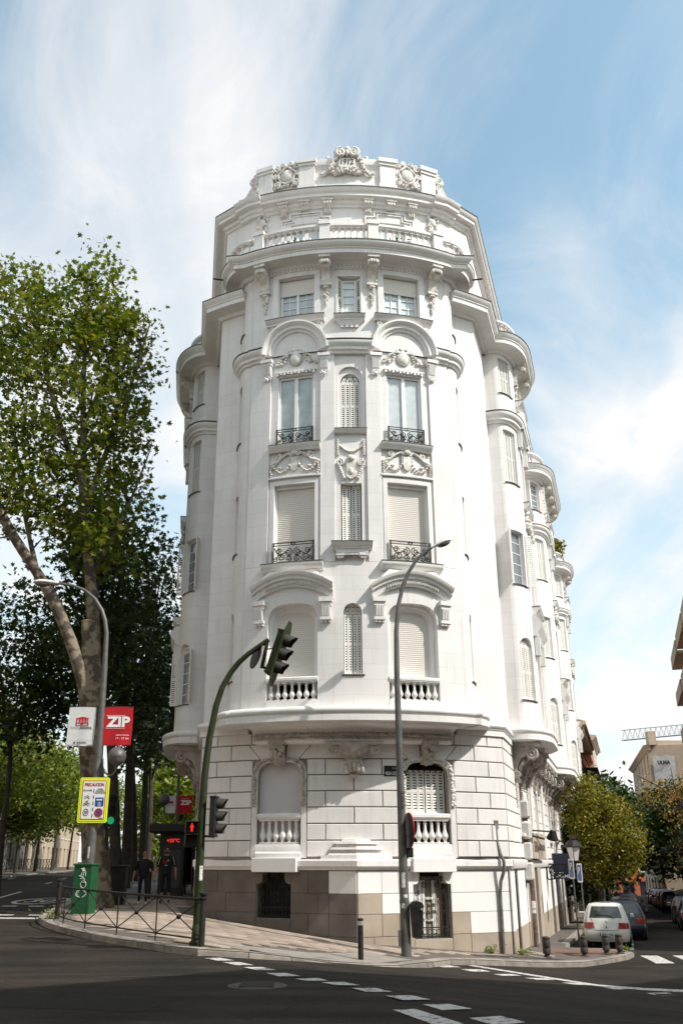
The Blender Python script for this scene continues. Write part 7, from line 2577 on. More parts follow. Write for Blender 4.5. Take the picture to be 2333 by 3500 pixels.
for i in range(6):
 a = 2 * PI * i / 6
 k.tube([(0.20 * math.cos(a), -1.22 + 0.20 * math.sin(a), 0.03), (0.33 * math.cos(a), -1.22 + 0.33 * math.sin(a), 0.57)], 0.014, 4)
mk('lantern_cap', k, 'iron', LT, 30, world=ft)
# parking signs seen almost edge-on
for (x, y, zt, w, lab) in ((9.55, 37.7, 0.10, 0.55, 'left one of two blue parking signs on thin grey poles'), (10.45, 40.0, -0.07, 0.52, 'right one of two blue parking signs on thin grey poles')):
 t = thing('parking_sign', (x, y, sw(x, y)), lab, 'road sign', 'parking signs by the parked car')
 k = MB(); k.tube([(x, y, sw(x, y) - 0.05), (x, y, zt)], 0.03, 8)
 mk('pole', k, 'lamp_steel', t, 60)
 mt_ = Matrix.Translation((x, y, zt)) @ Matrix.Rotation(R(-85), 4, 'Z')
 k = MB(); k.prism(rrect(-0.28, 0.28, -0.72, 0.0, 0.05), -0.05, -0.035)
 pl2 = mk('sign_plate', k, 'sign_white', t, 0, world=mt_)
 k = MB(); k.prism(rrect(-0.22, 0.22, -0.66, -0.06, 0.02), -0.055, -0.051)
 mk('sign_field', k, 'sign_blue', pl2, 0, world=mt_)
 mk('sign_lettering', text_mb('P', 0.36, 0, -0.27, -0.058, 0.22, 0.01), 'sign_white', pl2, 0, fix=False, world=mt_)
# dark projecting shop sign beyond
t = thing('projecting_sign', RF.P(15.5, 0.3, -0.6), 'dark blue projecting shop sign with pale lettering behind the lantern', 'sign')
mat('sign_navy', (0.012, 0.014, 0.035), 0.5)
k = MB(); k.box(-0.05, 0.05, -1.0, -0.1, -0.45, 0.35); k.box(-0.06, 0.06, -1.1, -0.1, -0.72, -0.47)
mk('sign_board', k, 'sign_navy', t, 0, world=frame(RF, 15.5, 0.0, 0.0))
tx = text_mb('OLOGIA', 0.15, 0.62, -0.60, 0, 0.8, 0.003)
mk('sign_lettering', tx.map(lambda x, y, z: (-0.066, -x, z)), 'print_white', t, 0, fix=False, world=frame(RF, 15.5, 0.0, 0.0))

# ---- left street: kiosk with a display, second lamp, waste bins
KI = thing('bus_shelter', (-5.9, 38.2, sw(-5.9, 38.2)), 'dark bus shelter with red temperature display behind the two walking men', 'bus shelter')
k = MB(); k.bbox(-6.85, -5.4, 37.6, 42.0, 1.06, 1.40, 0.05)
mk('shelter_roof', k, 'signal_black', KI, 0)
k = MB(); k.bbox(-6.45, -5.48, 38.0, 38.3, -1.3, 1.04, 0.03)
mk('display_cabinet', k, 'signal_black', KI, 0)
k = MB(); k.box(-6.30, -5.60, 37.97, 37.995, -0.95, 0.42)
mat('poster_dark', (0.03, 0.045, 0.07), 0.4, (0.06, 0.05, 0.04), 3)
mk('poster', k, 'poster_dark', KI, 0)
tx = text_mb('+25°C', 0.17, -5.93, 0.78, 37.985, 0.5, 0.006)
mk('led_digits', tx, 'lamp_red', KI, 0, fix=False)
for y in (39.5, 41.9):
 k = MB(); k.tube([(-5.6, y, -1.3), (-5.6, y, 1.1)], 0.05, 8)
 mk('shelter_post', k, 'signal_black', KI, 60)
k = MB(); k.box(-5.66, -5.62, 38.4, 41.8, -0.9, 0.9)
mk('glass_side', k, 'glass', KI, 0)
L2_ = thing('street_lamp', (-6.42, 42.0, sw(-6.42, 42.0)), 'thin far street lamp with globe and small banners above the bus shelter', 'street lamp')
k = MB(); k.tube([(-6.42, 42.0, -1.2), (-6.47, 42.0, 3.0), (-6.5, 42.0, 6.6)], [0.09, 0.07, 0.05], 8)
mk('lamp_column', k, 'lamp_steel', L2_, 60)
k = MB(); k.tube([(-6.5, 42.0, 2.3), (-6.75, 42.0, 2.0), (-7.0, 42.0, 2.1), (-7.03, 42.0, 2.3)], 0.02, 6)
mk('globe_arm', k, 'lamp_steel', L2_, 60)
k = MB(); k.ball((-7.03, 42.0, 2.55), 0.27, 16, 12)
mk('globe', k, 'lamp_steel', L2_, 60)
def draw_red2(on):
 on(text_mb('ZIP', 0.26, -6.08, 2.42, 0, 0.48, 0.012), 'lettering', 'print_white')
 on(sub_rect(-6.30, -5.95, 2.58, 2.59), 'rule', 'print_white')
def draw_w2(on):
 on(sub_rect(-6.86, -6.62, 2.38, 2.48), 'theatre_emblem', 'print_red')
 on(text_mb('TEATRO', 0.06, -6.72, 2.32, 0, 0.30), 'lettering', 'print_black')
banner(-6.40, -5.80, 1.98, 2.70, 41.9, 'banner_red', 'smaller red ZIP banner on the far lamp post', draw_red2)
banner(-6.95, -6.52, 1.98, 2.70, 41.9, 'banner_white', 'smaller white theatre banner on the far lamp post', draw_w2)
# ================================================================== TREES
def leaf_mat(name, c1, c2, c3, transl=0.35, rough=0.45):
 m = bpy.data.materials.new(name)
 MATS[name] = m
 m.use_nodes = True
 nt = m.node_tree
 b = nt.nodes['Principled BSDF']
 ge = nt.nodes.new('ShaderNodeNewGeometry')
 rp = nt.nodes.new('ShaderNodeValToRGB')
 rp.color_ramp.elements[0].color = (*c1, 1)
 rp.color_ramp.elements[1].color = (*c3, 1)
 e = rp.color_ramp.elements.new(0.55)
 e.color = (*c2, 1)
 nt.links.new(ge.outputs['Random Per Island'], rp.inputs[0])
 nt.links.new(rp.outputs[0], b.inputs['Base Color'])
 b.inputs['Roughness'].default_value = rough
 b.inputs['Specular IOR Level'].default_value = 0.35
 tr = nt.nodes.new('ShaderNodeBsdfTranslucent')
 hs = nt.nodes.new('ShaderNodeMix'); hs.data_type = 'RGBA'; hs.blend_type = 'MULTIPLY'
 hs.inputs['Factor'].default_value = 1.0
 hs.inputs[7].default_value = (1.15, 1.15, 0.35, 1)
 nt.links.new(rp.outputs[0], hs.inputs[6])
 nt.links.new(hs.outputs[2], tr.inputs['Color'])
 ms = nt.nodes.new('ShaderNodeMixShader')
 ms.inputs[0].default_value = transl
 nt.links.new(b.outputs[0], ms.inputs[1])
 nt.links.new(tr.outputs[0], ms.inputs[2])
 nt.links.new(ms.outputs[0], nt.nodes['Material Output'].inputs['Surface'])
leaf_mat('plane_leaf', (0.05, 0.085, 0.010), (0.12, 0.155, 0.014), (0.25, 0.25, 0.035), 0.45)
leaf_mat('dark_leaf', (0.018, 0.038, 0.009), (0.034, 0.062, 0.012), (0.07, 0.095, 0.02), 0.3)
leaf_mat('street_leaf', (0.07, 0.12, 0.016), (0.15, 0.20, 0.026), (0.30, 0.31, 0.05), 0.45)
leaf_mat('gold_leaf', (0.09, 0.10, 0.010), (0.20, 0.18, 0.014), (0.36, 0.28, 0.03), 0.35)
leaf_mat('seed_leaf', (0.24, 0.14, 0.04), (0.38, 0.23, 0.06), (0.50, 0.33, 0.11), 0.35)
mat('bark_plane', (0.22, 0.175, 0.12), 0.85, (0.07, 0.052, 0.038), 3.4, lo=0.45, hi=0.55, bump=0.7, bscale=16)
mat('bark_dark', (0.055, 0.042, 0.032), 0.9, (0.032, 0.025, 0.020), 4, bump=0.6, bscale=18)
mat('cut_wood', (0.50, 0.33, 0.17), 0.8, (0.42, 0.26, 0.13), 8)
STAR = np.array([(0, -0.5), (0.10, -0.18), (0.46, -0.30), (0.28, -0.02), (0.52, 0.22), (0.20, 0.20), (0.0, 0.58), (-0.20, 0.20), (-0.52, 0.22), (-0.28, -0.02), (-0.46, -0.30), (-0.10, -0.18)])
OVAL = np.array([(0, -0.5), (0.24, -0.15), (0.22, 0.15), (0, 0.5), (-0.22, 0.15), (-0.24, -0.15)])
DIAM = np.array([(0, -0.5), (0.28, 0.0), (0, 0.5), (-0.28, 0.0)])
def leaves_mesh(name, C, size, shape, seed, m, up=0.5, fold=0.18):
 """one polygon per leaf at the points C"""
 rg = np.random.default_rng(seed)
 n = len(C)
 nor = rg.normal(size=(n, 3)); nor[:, 2] = np.abs(nor[:, 2]) * (0.6 + up) + up * 0.5
 nor /= np.linalg.norm(nor, axis=1)[:, None]
 t = rg.normal(size=(n, 3)); t -= nor * np.sum(t * nor, 1)[:, None]
 t /= np.linalg.norm(t, axis=1)[:, None]
 b = np.cross(nor, t)
 s = size * rg.uniform(0.5, 1.35, n)
 k = len(shape)
 V = C[:, None, :] + s[:, None, None] * (shape[None, :, 0, None] * t[:, None, :] + shape[None, :, 1, None] * b[:, None, :] - fold * np.abs(shape[None, :, 0, None]) * nor[:, None, :])
 V = V.reshape(-1, 3)
 me = bpy.data.meshes.new(name)
 me.vertices.add(n * k); me.vertices.foreach_set('co', V.astype(np.float32).ravel())
 me.loops.add(n * k); me.loops.foreach_set('vertex_index', np.arange(n * k, dtype=np.int32))
 me.polygons.add(n)
 me.polygons.foreach_set('loop_start', np.arange(0, n * k, k, dtype=np.int32))
 me.update(calc_edges=True)
 me.materials.append(MATS[m])
 return me
def cloud_points(ells, n_clusters, per, spread, seed, shell=0.55):
 rg = np.random.default_rng(seed)
 vol = np.array([e[1][0] * e[1][1] * e[1][2] for e in ells]) ** 0.8
 pick = rg.choice(len(ells), n_clusters, p=vol / vol.sum())
 cl = []
 for i in pick:
  c, r = np.array(ells[i][0]), np.array(ells[i][1])
  d = rg.normal(size=3); d /= np.linalg.norm(d)
  rad = (shell + (1 - shell) * rg.random()) if rg.random() < 0.75 else rg.random() ** 0.5
  cl.append(c + d * r * rad)
 cl = np.array(cl)
 sp = spread * rg.uniform(0.5, 1.4, len(cl))
 pts = cl[:, None, :] + rg.normal(size=(len(cl), per, 3)) * sp[:, None, None] * np.array([1, 1, 0.7])
 return cl, pts.reshape(-1, 3)
def tree(name, label, cat, base, limbs, ells, leaf, nclu, per, spread, lsize, seed, shape=STAR, bark='bark_dark', group=None, twigs=120, extra=None, shell=0.55, twig_r=0.03, up=0.5):
 t = thing(name, base, label, cat, group)
 k = MB()
 nodes = []
 for pts, rad in limbs:
  pts = [Vector(p) for p in pts]
  # resample for smooth limbs
  dense, dr = [], []
  n = len(pts)
  for i in range(n - 1):
   p0, p1, p2, p3 = pts[max(i - 1, 0)], pts[i], pts[i + 1], pts[min(i + 2, n - 1)]
   m_ = 5
   for j in range(m_):
    u = j / m_
    dense.append(0.5 * ((2 * p1) + (-p0 + p2) * u + (2 * p0 - 5 * p1 + 4 * p2 - p3) * u * u + (-p0 + 3 * p1 - 3 * p2 + p3) * u ** 3))
    dr.append(rad[i] + (rad[i + 1] - rad[i]) * u)
  dense.append(pts[-1]); dr.append(rad[-1])
  rr = random.Random(seed + len(nodes))
  dr = [r_ * rr.uniform(0.93, 1.08) for r_ in dr]
  k.tube(dense, dr, 9)
  nodes += [(d, r_) for d, r_ in zip(dense, dr)]
 cl, pts = cloud_points(ells, nclu, per, spread, seed, shell)
 rr = random.Random(seed)
 ND = np.array([tuple(d) for d, r_ in nodes])
 NR = np.array([r_ for d, r_ in nodes])
 ok = np.where(NR < max(NR) * 0.75)[0]
 if len(ok) < 3:
  ok = np.arange(len(NR))
 for i in rr.sample(range(len(cl)), min(twigs, len(cl))):
  d2 = np.sum((ND[ok] - cl[i]) ** 2, axis=1) + 2.0 * np.maximum(0, ND[ok][:, 2] - cl[i][2] + 0.5) ** 2
  j = ok[int(np.argmin(d2))]
  a, b = Vector(ND[j]), Vector(cl[i])
  if (b - a).length > 2.6:
   continue
  mid = a.lerp(b, 0.5) + Vector((rr.uniform(-.25, .25), rr.uniform(-.25, .25), rr.uniform(-.1, .35))) * min(1.0, (b - a).length * 0.3)
  r0 = min(NR[j] * 0.6, twig_r * (1 + (b - a).length * 0.35))
  k.tube([a, a.lerp(mid, 0.55), mid, b], [r0, r0 * 0.8, r0 * 0.6, r0 * 0.25], 5, False)
 mk('trunk', k, bark, t, 60)
 place('crown', leaves_mesh('crown', pts, lsize, shape, seed, leaf, up), t)
 if extra:
  extra(t)
 return t
# ---- the big plane tree by the lamp post
g1 = sw(-7.15, 31.2)
def stumps(t):
 k = MB(); k.tube([(-8.33, 31.2, 7.86), (-8.335, 31.2, 7.90)], 0.19, 16)
 mk('sawn_end', k, 'cut_wood', t, 30)
 k = MB(); k.tube([(-7.92, 30.86, 4.28), (-7.925, 30.80, 4.28)], 0.115, 16)
 mk('sawn_end', k, 'cut_wood', t, 30)
tree('plane_tree', 'tallest plane tree, sawn limbs and mottled trunk behind the lamp banners', 'tree', (-7.15, 31.2, g1),
 [([(-7.1, 31.2, g1 - 0.3), (-7.2, 31.2, g1 + 0.5), (-7.45, 31.2, 1.0), (-7.75, 31.2, 3.2), (-7.92, 31.2, 4.7)], [0.58, 0.46, 0.42, 0.40, 0.42]),
 ([(-7.92, 31.2, 4.5), (-8.4, 31.1, 6.2), (-9.6, 31.0, 8.7), (-11.6, 30.8, 11.6), (-13.4, 30.6, 15.2), (-14.2, 30.5, 18)], [0.28, 0.23, 0.20, 0.17, 0.12, 0.05]),
 ([(-7.92, 31.2, 4.6), (-8.12, 31.2, 6.2), (-8.33, 31.2, 7.88)], [0.26, 0.22, 0.19]),
 ([(-7.85, 31.25, 4.6), (-7.98, 31.3, 6.6), (-8.35, 31.4, 9.2), (-8.85, 31.4, 12.0), (-9.15, 31.5, 14.2)], [0.27, 0.24, 0.21, 0.19, 0.17]),
 ([(-9.1, 31.5, 14.0), (-9.4, 31.5, 17.0), (-9.6, 31.6, 20.0), (-9.8, 31.6, 23.0)], [0.13, 0.10, 0.07, 0.02]),
 ([(-8.85, 31.4, 12.2), (-8.2, 31.3, 14.6), (-7.5, 31.2, 17.2), (-6.9, 31.0, 20.0)], [0.12, 0.10, 0.07, 0.02]),
 ([(-9.0, 31.5, 13.0), (-10.2, 31.5, 15.8), (-11.3, 31.6, 19.0), (-12.4, 31.6, 22.6)], [0.12, 0.10, 0.07, 0.02]),
 ([(-9.3, 31.5, 15.6), (-8.7, 31.8, 18.0), (-8.2, 31.9, 20.6)], [0.09, 0.07, 0.02]),
 ([(-10.2, 31.0, 9.6), (-11.2, 31.4, 12.5), (-12.0, 31.6, 16.0)], [0.10, 0.07, 0.02]),
 ([(-8.4, 31.4, 9.6), (-7.4, 31.5, 12.0), (-6.6, 31.4, 14.6)], [0.09, 0.06, 0.02])],
 [((-10.2, 31.6, 17.8), (3.3, 3.4, 4.6)), ((-12.6, 31.3, 20.2), (2.0, 2.6, 3.5)), ((-9.3, 31.6, 21.4), (1.7, 2.2, 2.6)), ((-7.9, 31.4, 18.4), (1.3, 2.2, 2.7)), ((-7.7, 31.4, 14.8), (1.3, 2.2, 2.4)),
 ((-12.2, 31.2, 13.6), (2.8, 2.6, 2.8)), ((-9.0, 31.6, 12.4), (2.4, 2.6, 2.0)), ((-7.9, 31.6, 11.0), (1.2, 2.0, 1.3))],
 'plane_leaf', 980, 19, 0.32, 0.22, 41, STAR, 'bark_plane', None, 260, stumps, 0.45, 0.030)
# ---- the row behind it
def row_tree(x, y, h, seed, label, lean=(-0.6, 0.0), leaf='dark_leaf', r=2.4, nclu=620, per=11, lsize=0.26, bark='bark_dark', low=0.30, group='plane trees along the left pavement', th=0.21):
 z = sw(x, y) if x > -14 else gz(x, y) + 0.1
 tx_, ty_ = x + lean[0], y + lean[1]
 limbs = [([(x, y, z - 0.2), (x + lean[0] * 0.25, y, z + h * 0.15), (tx_ * 0.6 + x * 0.4, ty_, z + h * 0.32), (tx_, ty_, z + h * 0.42)], [th * 1.25, th, th * 0.85, th * 0.75])]
 rr = random.Random(seed)
 for q in range(5):
  a = 2 * PI * q / 5 + rr.uniform(0, 1)
  limbs.append(([(tx_, ty_, z + h * 0.40), (tx_ + math.cos(a) * r * 0.35, ty_ + math.sin(a) * r * 0.35, z + h * 0.60), (tx_ + math.cos(a) * r * 0.6, ty_ + math.sin(a) * r * 0.6, z + h * 0.82)], [th * 0.5, th * 0.3, 0.03]))
 ells = [((tx_, ty_, z + h * 0.68), (r, r, h * 0.30))]
 for q in range(6):
  a = rr.uniform(0, 2 * PI)
  ells.append(((tx_ + math.cos(a) * r * 0.65, ty_ + math.sin(a) * r * 0.65, z + h * rr.uniform(low + 0.12, 0.84)), (r * 0.55, r * 0.55, h * 0.13)))
 return tree('plane_tree' if group.startswith('plane') else 'street_tree', label, 'tree', (x, y, z), limbs, ells, leaf, nclu, per, 0.42, lsize, seed, STAR if group.startswith('plane') else OVAL, bark, group, 90)
row_tree(-7.75, 37.0, 17.5, 51, 'second plane tree along the left pavement, dark leaning trunk', (-1.3, 0.3), r=2.1, nclu=520)
row_tree(-9.0, 44.5, 18.0, 52, 'third plane tree along the left pavement, behind the bus shelter', (-0.4, 0), r=2.4, nclu=480)
row_tree(-10.2, 52.5, 17.0, 53, 'fourth plane tree along the left pavement', (-0.8, 0), r=2.4, nclu=280, per=9, lsize=0.36)
row_tree(-11.4, 61.0, 17.0, 54, 'fifth plane tree along the left pavement, near its far end', (-0.2, 0), r=2.3, nclu=200, per=9, lsize=0.4)
row_tree(-13.0, 72.0, 16.0, 55, 'farthest plane tree along the left pavement', (-0.2, 0), r=2.4, nclu=180, per=8, lsize=0.45)
row_tree(-13.6, 41.0, 14.5, 56, 'dark plane tree at the left picture edge beyond the lamp head', (-0.3, 0.3), r=3.0, nclu=620, th=0.13)
OPP = [(57.0, 9.5, 'first young street tree across the left street, at the picture edge'), (63.0, 9.8, 'second young street tree across the left street'), (70.0, 10.5, 'third young street tree across the left street'), (79.0, 10.5, 'fourth young street tree across the left street'), (89.0, 11.0, 'fifth young street tree across the left street'), (101.0, 11.0, 'sixth young street tree across the left street'), (116.0, 12.0, 'seventh young street tree across the left street'), (134.0, 13.0, 'farthest young street tree across the left street')]
for i, (y, h, lab) in enumerate(OPP):
 x = -16.3 - 0.142 * (y - 29)
 row_tree(x, y, h, 70 + i, lab, (0.3, 0), 'street_leaf', 2.9 + 0.1 * i, 520, 10, 0.30 + 0.018 * i, 'bark_dark', 0.22, 'young trees across the left street', 0.11)
# second row of slim trunks further in on that side
for i, (y, dx) in enumerate(((68.0, -4.0), (84.0, -4.5), (98.0, -4.0))):
 x = -16.3 - 0.142 * (y - 29) + dx
 row_tree(x, y, 12.0, 90 + i, ('near', 'middle', 'far')[i] + ' tree of the inner row before the left houses', (0.2, 0), 'street_leaf', 3.2, 420, 9, 0.4, 'bark_dark', 0.2, 'inner row of trees across the left street', 0.14)
for i, (x, y) in enumerate(((-14.5, 96.0), (-18.5, 112.0), (-22.0, 150.0), (-28.0, 158.0), (-17.0, 140.0))):
 row_tree(x, y, 12.0, 130 + i, ('first', 'second', 'third', 'fourth', 'fifth')[i] + ' of the distant trees closing the left street', (0.2, 0), 'street_leaf', 4.2, 420, 9, 0.6, 'bark_dark', 0.02, 'distant trees closing the left street', 0.2)
# ---- right street
gR = sw(12.5, 46.0)
tree('golden_tree', 'yellow green leafy tree above the white hatchback', 'tree', (13.0, 46.5, gR),
 [([(13.0, 46.5, gR - 0.1), (13.0, 46.5, gR + 1.4), (12.95, 46.5, gR + 1.9)], [0.16, 0.13, 0.12]),
 ([(12.95, 46.5, gR + 1.8), (12.7, 46.5, gR + 3.4), (12.4, 46.4, gR + 5.2), (12.5, 46.3, gR + 6.4)], [0.09, 0.07, 0.05, 0.02]),
 ([(12.97, 46.5, gR + 1.8), (13.8, 46.6, gR + 3.0), (14.8, 46.7, gR + 4.3)], [0.09, 0.06, 0.02]),
 ([(12.9, 46.5, gR + 2.2), (13.2, 46.3, gR + 4.0), (13.6, 46.2, gR + 5.8)], [0.06, 0.05, 0.02])],
 [((13.3, 46.5, 1.5), (1.7, 1.8, 1.4)), ((12.7, 46.4, 3.0), (1.2, 1.3, 1.0)), ((14.6, 46.6, 1.0), (1.2, 1.3, 1.1)), ((12.2, 46.3, 1.9), (0.6, 0.9, 0.7)), ((13.9, 46.5, 2.3), (1.1, 1.2, 0.8)), ((12.9, 46.6, -0.3), (0.9, 1.2, 0.8)), ((13.9, 46.8, -0.2), (1.4, 1.3, 0.9))],
 'gold_leaf', 560, 17, 0.21, 0.155, 33, OVAL, 'bark_dark', None, 160, None, 0.35, 0.014)
for i, (x, y, h, r_, lab) in enumerate(((14.9, 53.0, 7.6, 2.4, 'dark street tree directly behind the golden tree'), (16.6, 60.0, 8.5, 2.6, 'second dark street tree behind the golden tree'), (19.6, 69.0, 9.5, 2.8, 'dark street tree further down the right street on the left side'), (24.0, 84.0, 10.0, 3.2, 'last dark street tree on the left side of the right street'))):
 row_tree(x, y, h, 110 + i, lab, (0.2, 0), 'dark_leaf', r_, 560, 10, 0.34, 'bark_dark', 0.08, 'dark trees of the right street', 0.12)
for i, (x, y, h, r_, lab) in enumerate(((21.6, 51.0, 5.6, 2.6, 'dark tree at the right picture edge above the grey parked car'), (24.3, 62.0, 8.5, 3.0, 'second dark tree on the right side of the right street'), (27.6, 75.0, 9.0, 3.2, 'third dark tree on the right side of the right street'), (33.0, 95.0, 10.0, 3.4, 'farthest dark tree on the right side of the right street'))):
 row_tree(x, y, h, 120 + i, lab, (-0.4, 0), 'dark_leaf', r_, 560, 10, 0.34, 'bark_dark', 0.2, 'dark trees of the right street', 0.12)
gB = gz(20.5, 47.0)
tree('seed_tree', 'sparse brown tree with hanging seed pods at the right edge', 'tree', (20.3, 47.0, gB),
 [([(20.3, 47.0, gB), (20.2, 47.0, gB + 2.6), (20.0, 47.0, gB + 3.4)], [0.16, 0.13, 0.12]),
 ([(20.0, 47.0, gB + 3.3), (19.0, 47.0, 1.4), (17.6, 47.0, 2.5), (16.6, 46.9, 3.4), (15.5, 46.9, 4.0)], [0.11, 0.09, 0.06, 0.035, 0.012]),
 ([(20.0, 47.0, gB + 3.2), (18.8, 47.2, 0.6), (17.5, 47.3, 0.9), (16.3, 47.3, 0.5)], [0.09, 0.06, 0.04, 0.012]),
 ([(17.7, 47.0, 2.4), (17.4, 47.1, 3.2), (17.3, 47.1, 4.4)], [0.045, 0.03, 0.01]),
 ([(19.0, 47.0, 1.4), (18.8, 47.0, 3.0), (18.6, 47.0, 4.8)], [0.06, 0.04, 0.012]),
 ([(17.6, 47.0, 2.4), (16.6, 47.1, 2.5), (15.8, 47.1, 2.2)], [0.04, 0.025, 0.01])],
 [((17.6, 47.0, 2.9), (2.0, 1.6, 1.3)), ((18.4, 47.0, 1.2), (1.8, 1.6, 1.3)), ((16.4, 47.0, 3.1), (1.0, 1.0, 0.9)), ((18.9, 47.0, 4.2), (1.1, 1.2, 0.9)), ((17.3, 47.1, 0.4), (1.4, 1.2, 0.7))],
 'seed_leaf', 260, 7, 0.15, 0.12, 44, DIAM, 'bark_dark', None, 330, None, 0.3, 0.010, -0.2)
# plants on roof terraces and weeds
def shrub(name, label, c, r, n, leaf, seed, size=0.14):
 t = thing(name, (c[0], c[1], c[2] - r[2]), label, 'plant')
 cl, pts = cloud_points([(c, r)], n, 8, 0.10, seed, 0.3)
 k = MB()
 rr = random.Random(seed)
 for i in range(10):
  q = cl[rr.randrange(len(cl))]
  k.tube([(c[0], c[1], c[2] - r[2]), (q[0] * 0.5 + c[0] * 0.5, q[1] * 0.5 + c[1] * 0.5, q[2] - 0.05), tuple(q)], [0.015, 0.01, 0.005], 4)
 mk('stem', k, 'bark_dark', t, 0)
 place('foliage', leaves_mesh('foliage', pts, size, OVAL, seed, leaf), t)
p = RF.P(33.6, 0.8, 20.4)
shrub('roof_plant', 'yellow green shrub on the roof terrace of the far street bay', (p[0], p[1], 20.7), (0.7, 0.7, 0.75), 90, 'gold_leaf', 61, 0.22)
for sg in (-1, 1):
 q = BAY.P(sg * 1.75, 0.1, 20.5)
 shrub('terrace_plant', ('left' if sg < 0 else 'right') + ' one of the potted plants behind the roof balustrade', (q[0], q[1], 20.62), (0.28, 0.2, 0.30), 36, 'gold_leaf', 62 + sg, 0.13)
for i, (x, y, r_, lab) in enumerate(((4.75, 28.72, 0.10, 'small weed at the foot of the plinth left of the drain pipe'), (5.75, 29.25, 0.09, 'small weed at the building corner right of the drain pipe'), (-7.35, 26.75, 0.22, 'tuft of weeds at the left fence post'), (9.7, 32.6, 0.13, 'weed tuft beside the last short bollard'))):
 shrub('weed', lab, (x, y, sw(x, y) + r_ * 0.7), (r_ * 1.3, r_, r_ * 0.8), 14, 'street_leaf', 65 + i, 0.07)
# ================================================================== NEIGHBOURING HOUSES
mat('cream', (0.66, 0.58, 0.46), 0.85, (0.60, 0.52, 0.41), 2, streak=0.15)
mat('ochre', (0.58, 0.40, 0.24), 0.85, (0.50, 0.33, 0.20), 2, streak=0.2)
mat('orange_wall', (0.52, 0.15, 0.07), 0.85, (0.46, 0.13, 0.06), 2)
mat('roof_tile', (0.36, 0.12, 0.06), 0.85, (0.28, 0.09, 0.05), 6)
mat('beige_brick', (0.34, 0.26, 0.17), 0.85, (0.30, 0.225, 0.15), 6, bump=0.3, bscale=30)
mat('pale_wall', (0.50, 0.40, 0.30), 0.85, (0.44, 0.35, 0.26), 2, streak=0.2)
mat('pink_wall', (0.56, 0.46, 0.42), 0.85, (0.50, 0.41, 0.37), 2)
mat('crane_grey', (0.42, 0.46, 0.48), 0.6)
mat('tarpaulin', (0.70, 0.70, 0.72), 0.6, (0.58, 0.57, 0.56), 3, transl=0.2)
mat('shutter_orange', (0.50, 0.20, 0.08), 0.7)
mat('ac_white', (0.62, 0.62, 0.60), 0.5)
# house whose shadow lies over the crossing (beside the photographer)
box_house('shade_house', (28.0, 17.2), (2.6, -2.8), 11, -3.2, 17.6, 'beige apartment house beside the photographer, shading the crossing', 'house_beige', floors=5, bays=9)
P_ = lambda t, n: tuple(Vector((CRp.x, CRp.y)) + DR * t + Vector((DR.y, -DR.x)) * n)
box_house('added_shade_house', P_(27.0, 18.6), P_(4.5, 18.6), 10, -4.0, 14.3, 'unseen beige house added right of the crossing to shade the right street', 'house_beige', floors=4, bays=7)  # added out of view, sized so its shadow covers the right street
# next houses on the left side of the right street
h, ln = box_house('ornate_house', RF.P(RLEN + 0.05, 0.15, 0)[:2], RF.P(RLEN + 17.0, 0.15, 0)[:2], 10, -4.2, 9.4, 'cream and orange neighbour house with deep eaves beyond the white building', 'cream', floors=3, bays=5, corn=False)
mk('eaves', band_mb(ln, -0.3, ln.len + 0.3, [(-0.2, 8.6), (0.15, 8.6), (0.3, 8.9), (1.3, 9.2), (1.3, 9.42), (-0.2, 9.9)]), 'ochre', h)
for i in range(16):
 k = MB(); k.box(-0.09, 0.09, -1.15, 0, 8.75, 9.15)
 mk('eaves_bracket', at(ln, 0.4 + (ln.len - 0.8) * i / 15, k), 'ochre', h, 0)
for i in range(5):
 for z in (3.0, 5.7):
  k = MB(); k.box(-1.1, 1.1, -0.8, 0, z, z + 0.14)
  bo = mk('balcony', at(ln, ln.len * (i + 0.5) / 5, k), 'cream', h, 0)
  k = MB()
  for j in range(12):
   x = -1.05 + 2.1 * j / 11
   k.tube([(x, -0.76, z + 0.14), (x, -0.76, z + 1.05)], 0.015, 4)
  k.box(-1.08, 1.08, -0.79, -0.74, z + 1.02, z + 1.07)
  mk('balcony_railing', at(ln, ln.len * (i + 0.5) / 5, k), 'iron', bo, 0)
for (s, z) in ((1.2, 6.3), (3.0, 1.4)):
 k = MB(); k.bbox(-0.45, 0.45, -0.75, -0.30, z, z + 0.65, 0.03)
 ac = mk('air_conditioner', at(ln, s, k), 'ac_white', h, 0)
 k = MB()
 for j in range(6):
  k.box(-0.38, 0.38, -0.765, -0.752, z + 0.08 + 0.085 * j, z + 0.12 + 0.085 * j)
 mk('grille', at(ln, s, k), 'lead', ac, 0)
h, ln = box_house('orange_house', RF.P(RLEN + 17.1, 0.4, 0)[:2], RF.P(RLEN + 31.0, 0.4, 0)[:2], 10, -4.6, 9.6, 'orange walled house with dark projecting balconies further along', 'orange_wall', floors=3, bays=4)
for z in (2.2, 5.0, 7.6):
 k = MB(); k.box(0.3, ln.len - 0.3, -1.2, 0, z, z + 0.18)
 mk('balcony', k.map(bend(ln, 0)), 'bark_dark', h, 0)
h, ln = box_house('cream_house', RF.P(RLEN + 31.2, 1.0, 0)[:2], RF.P(RLEN + 46.0, 1.0, 0)[:2], 10, -5.0, 12.2, 'cream house with stepped cornices beyond the orange one', 'cream', floors=4, bays=4)
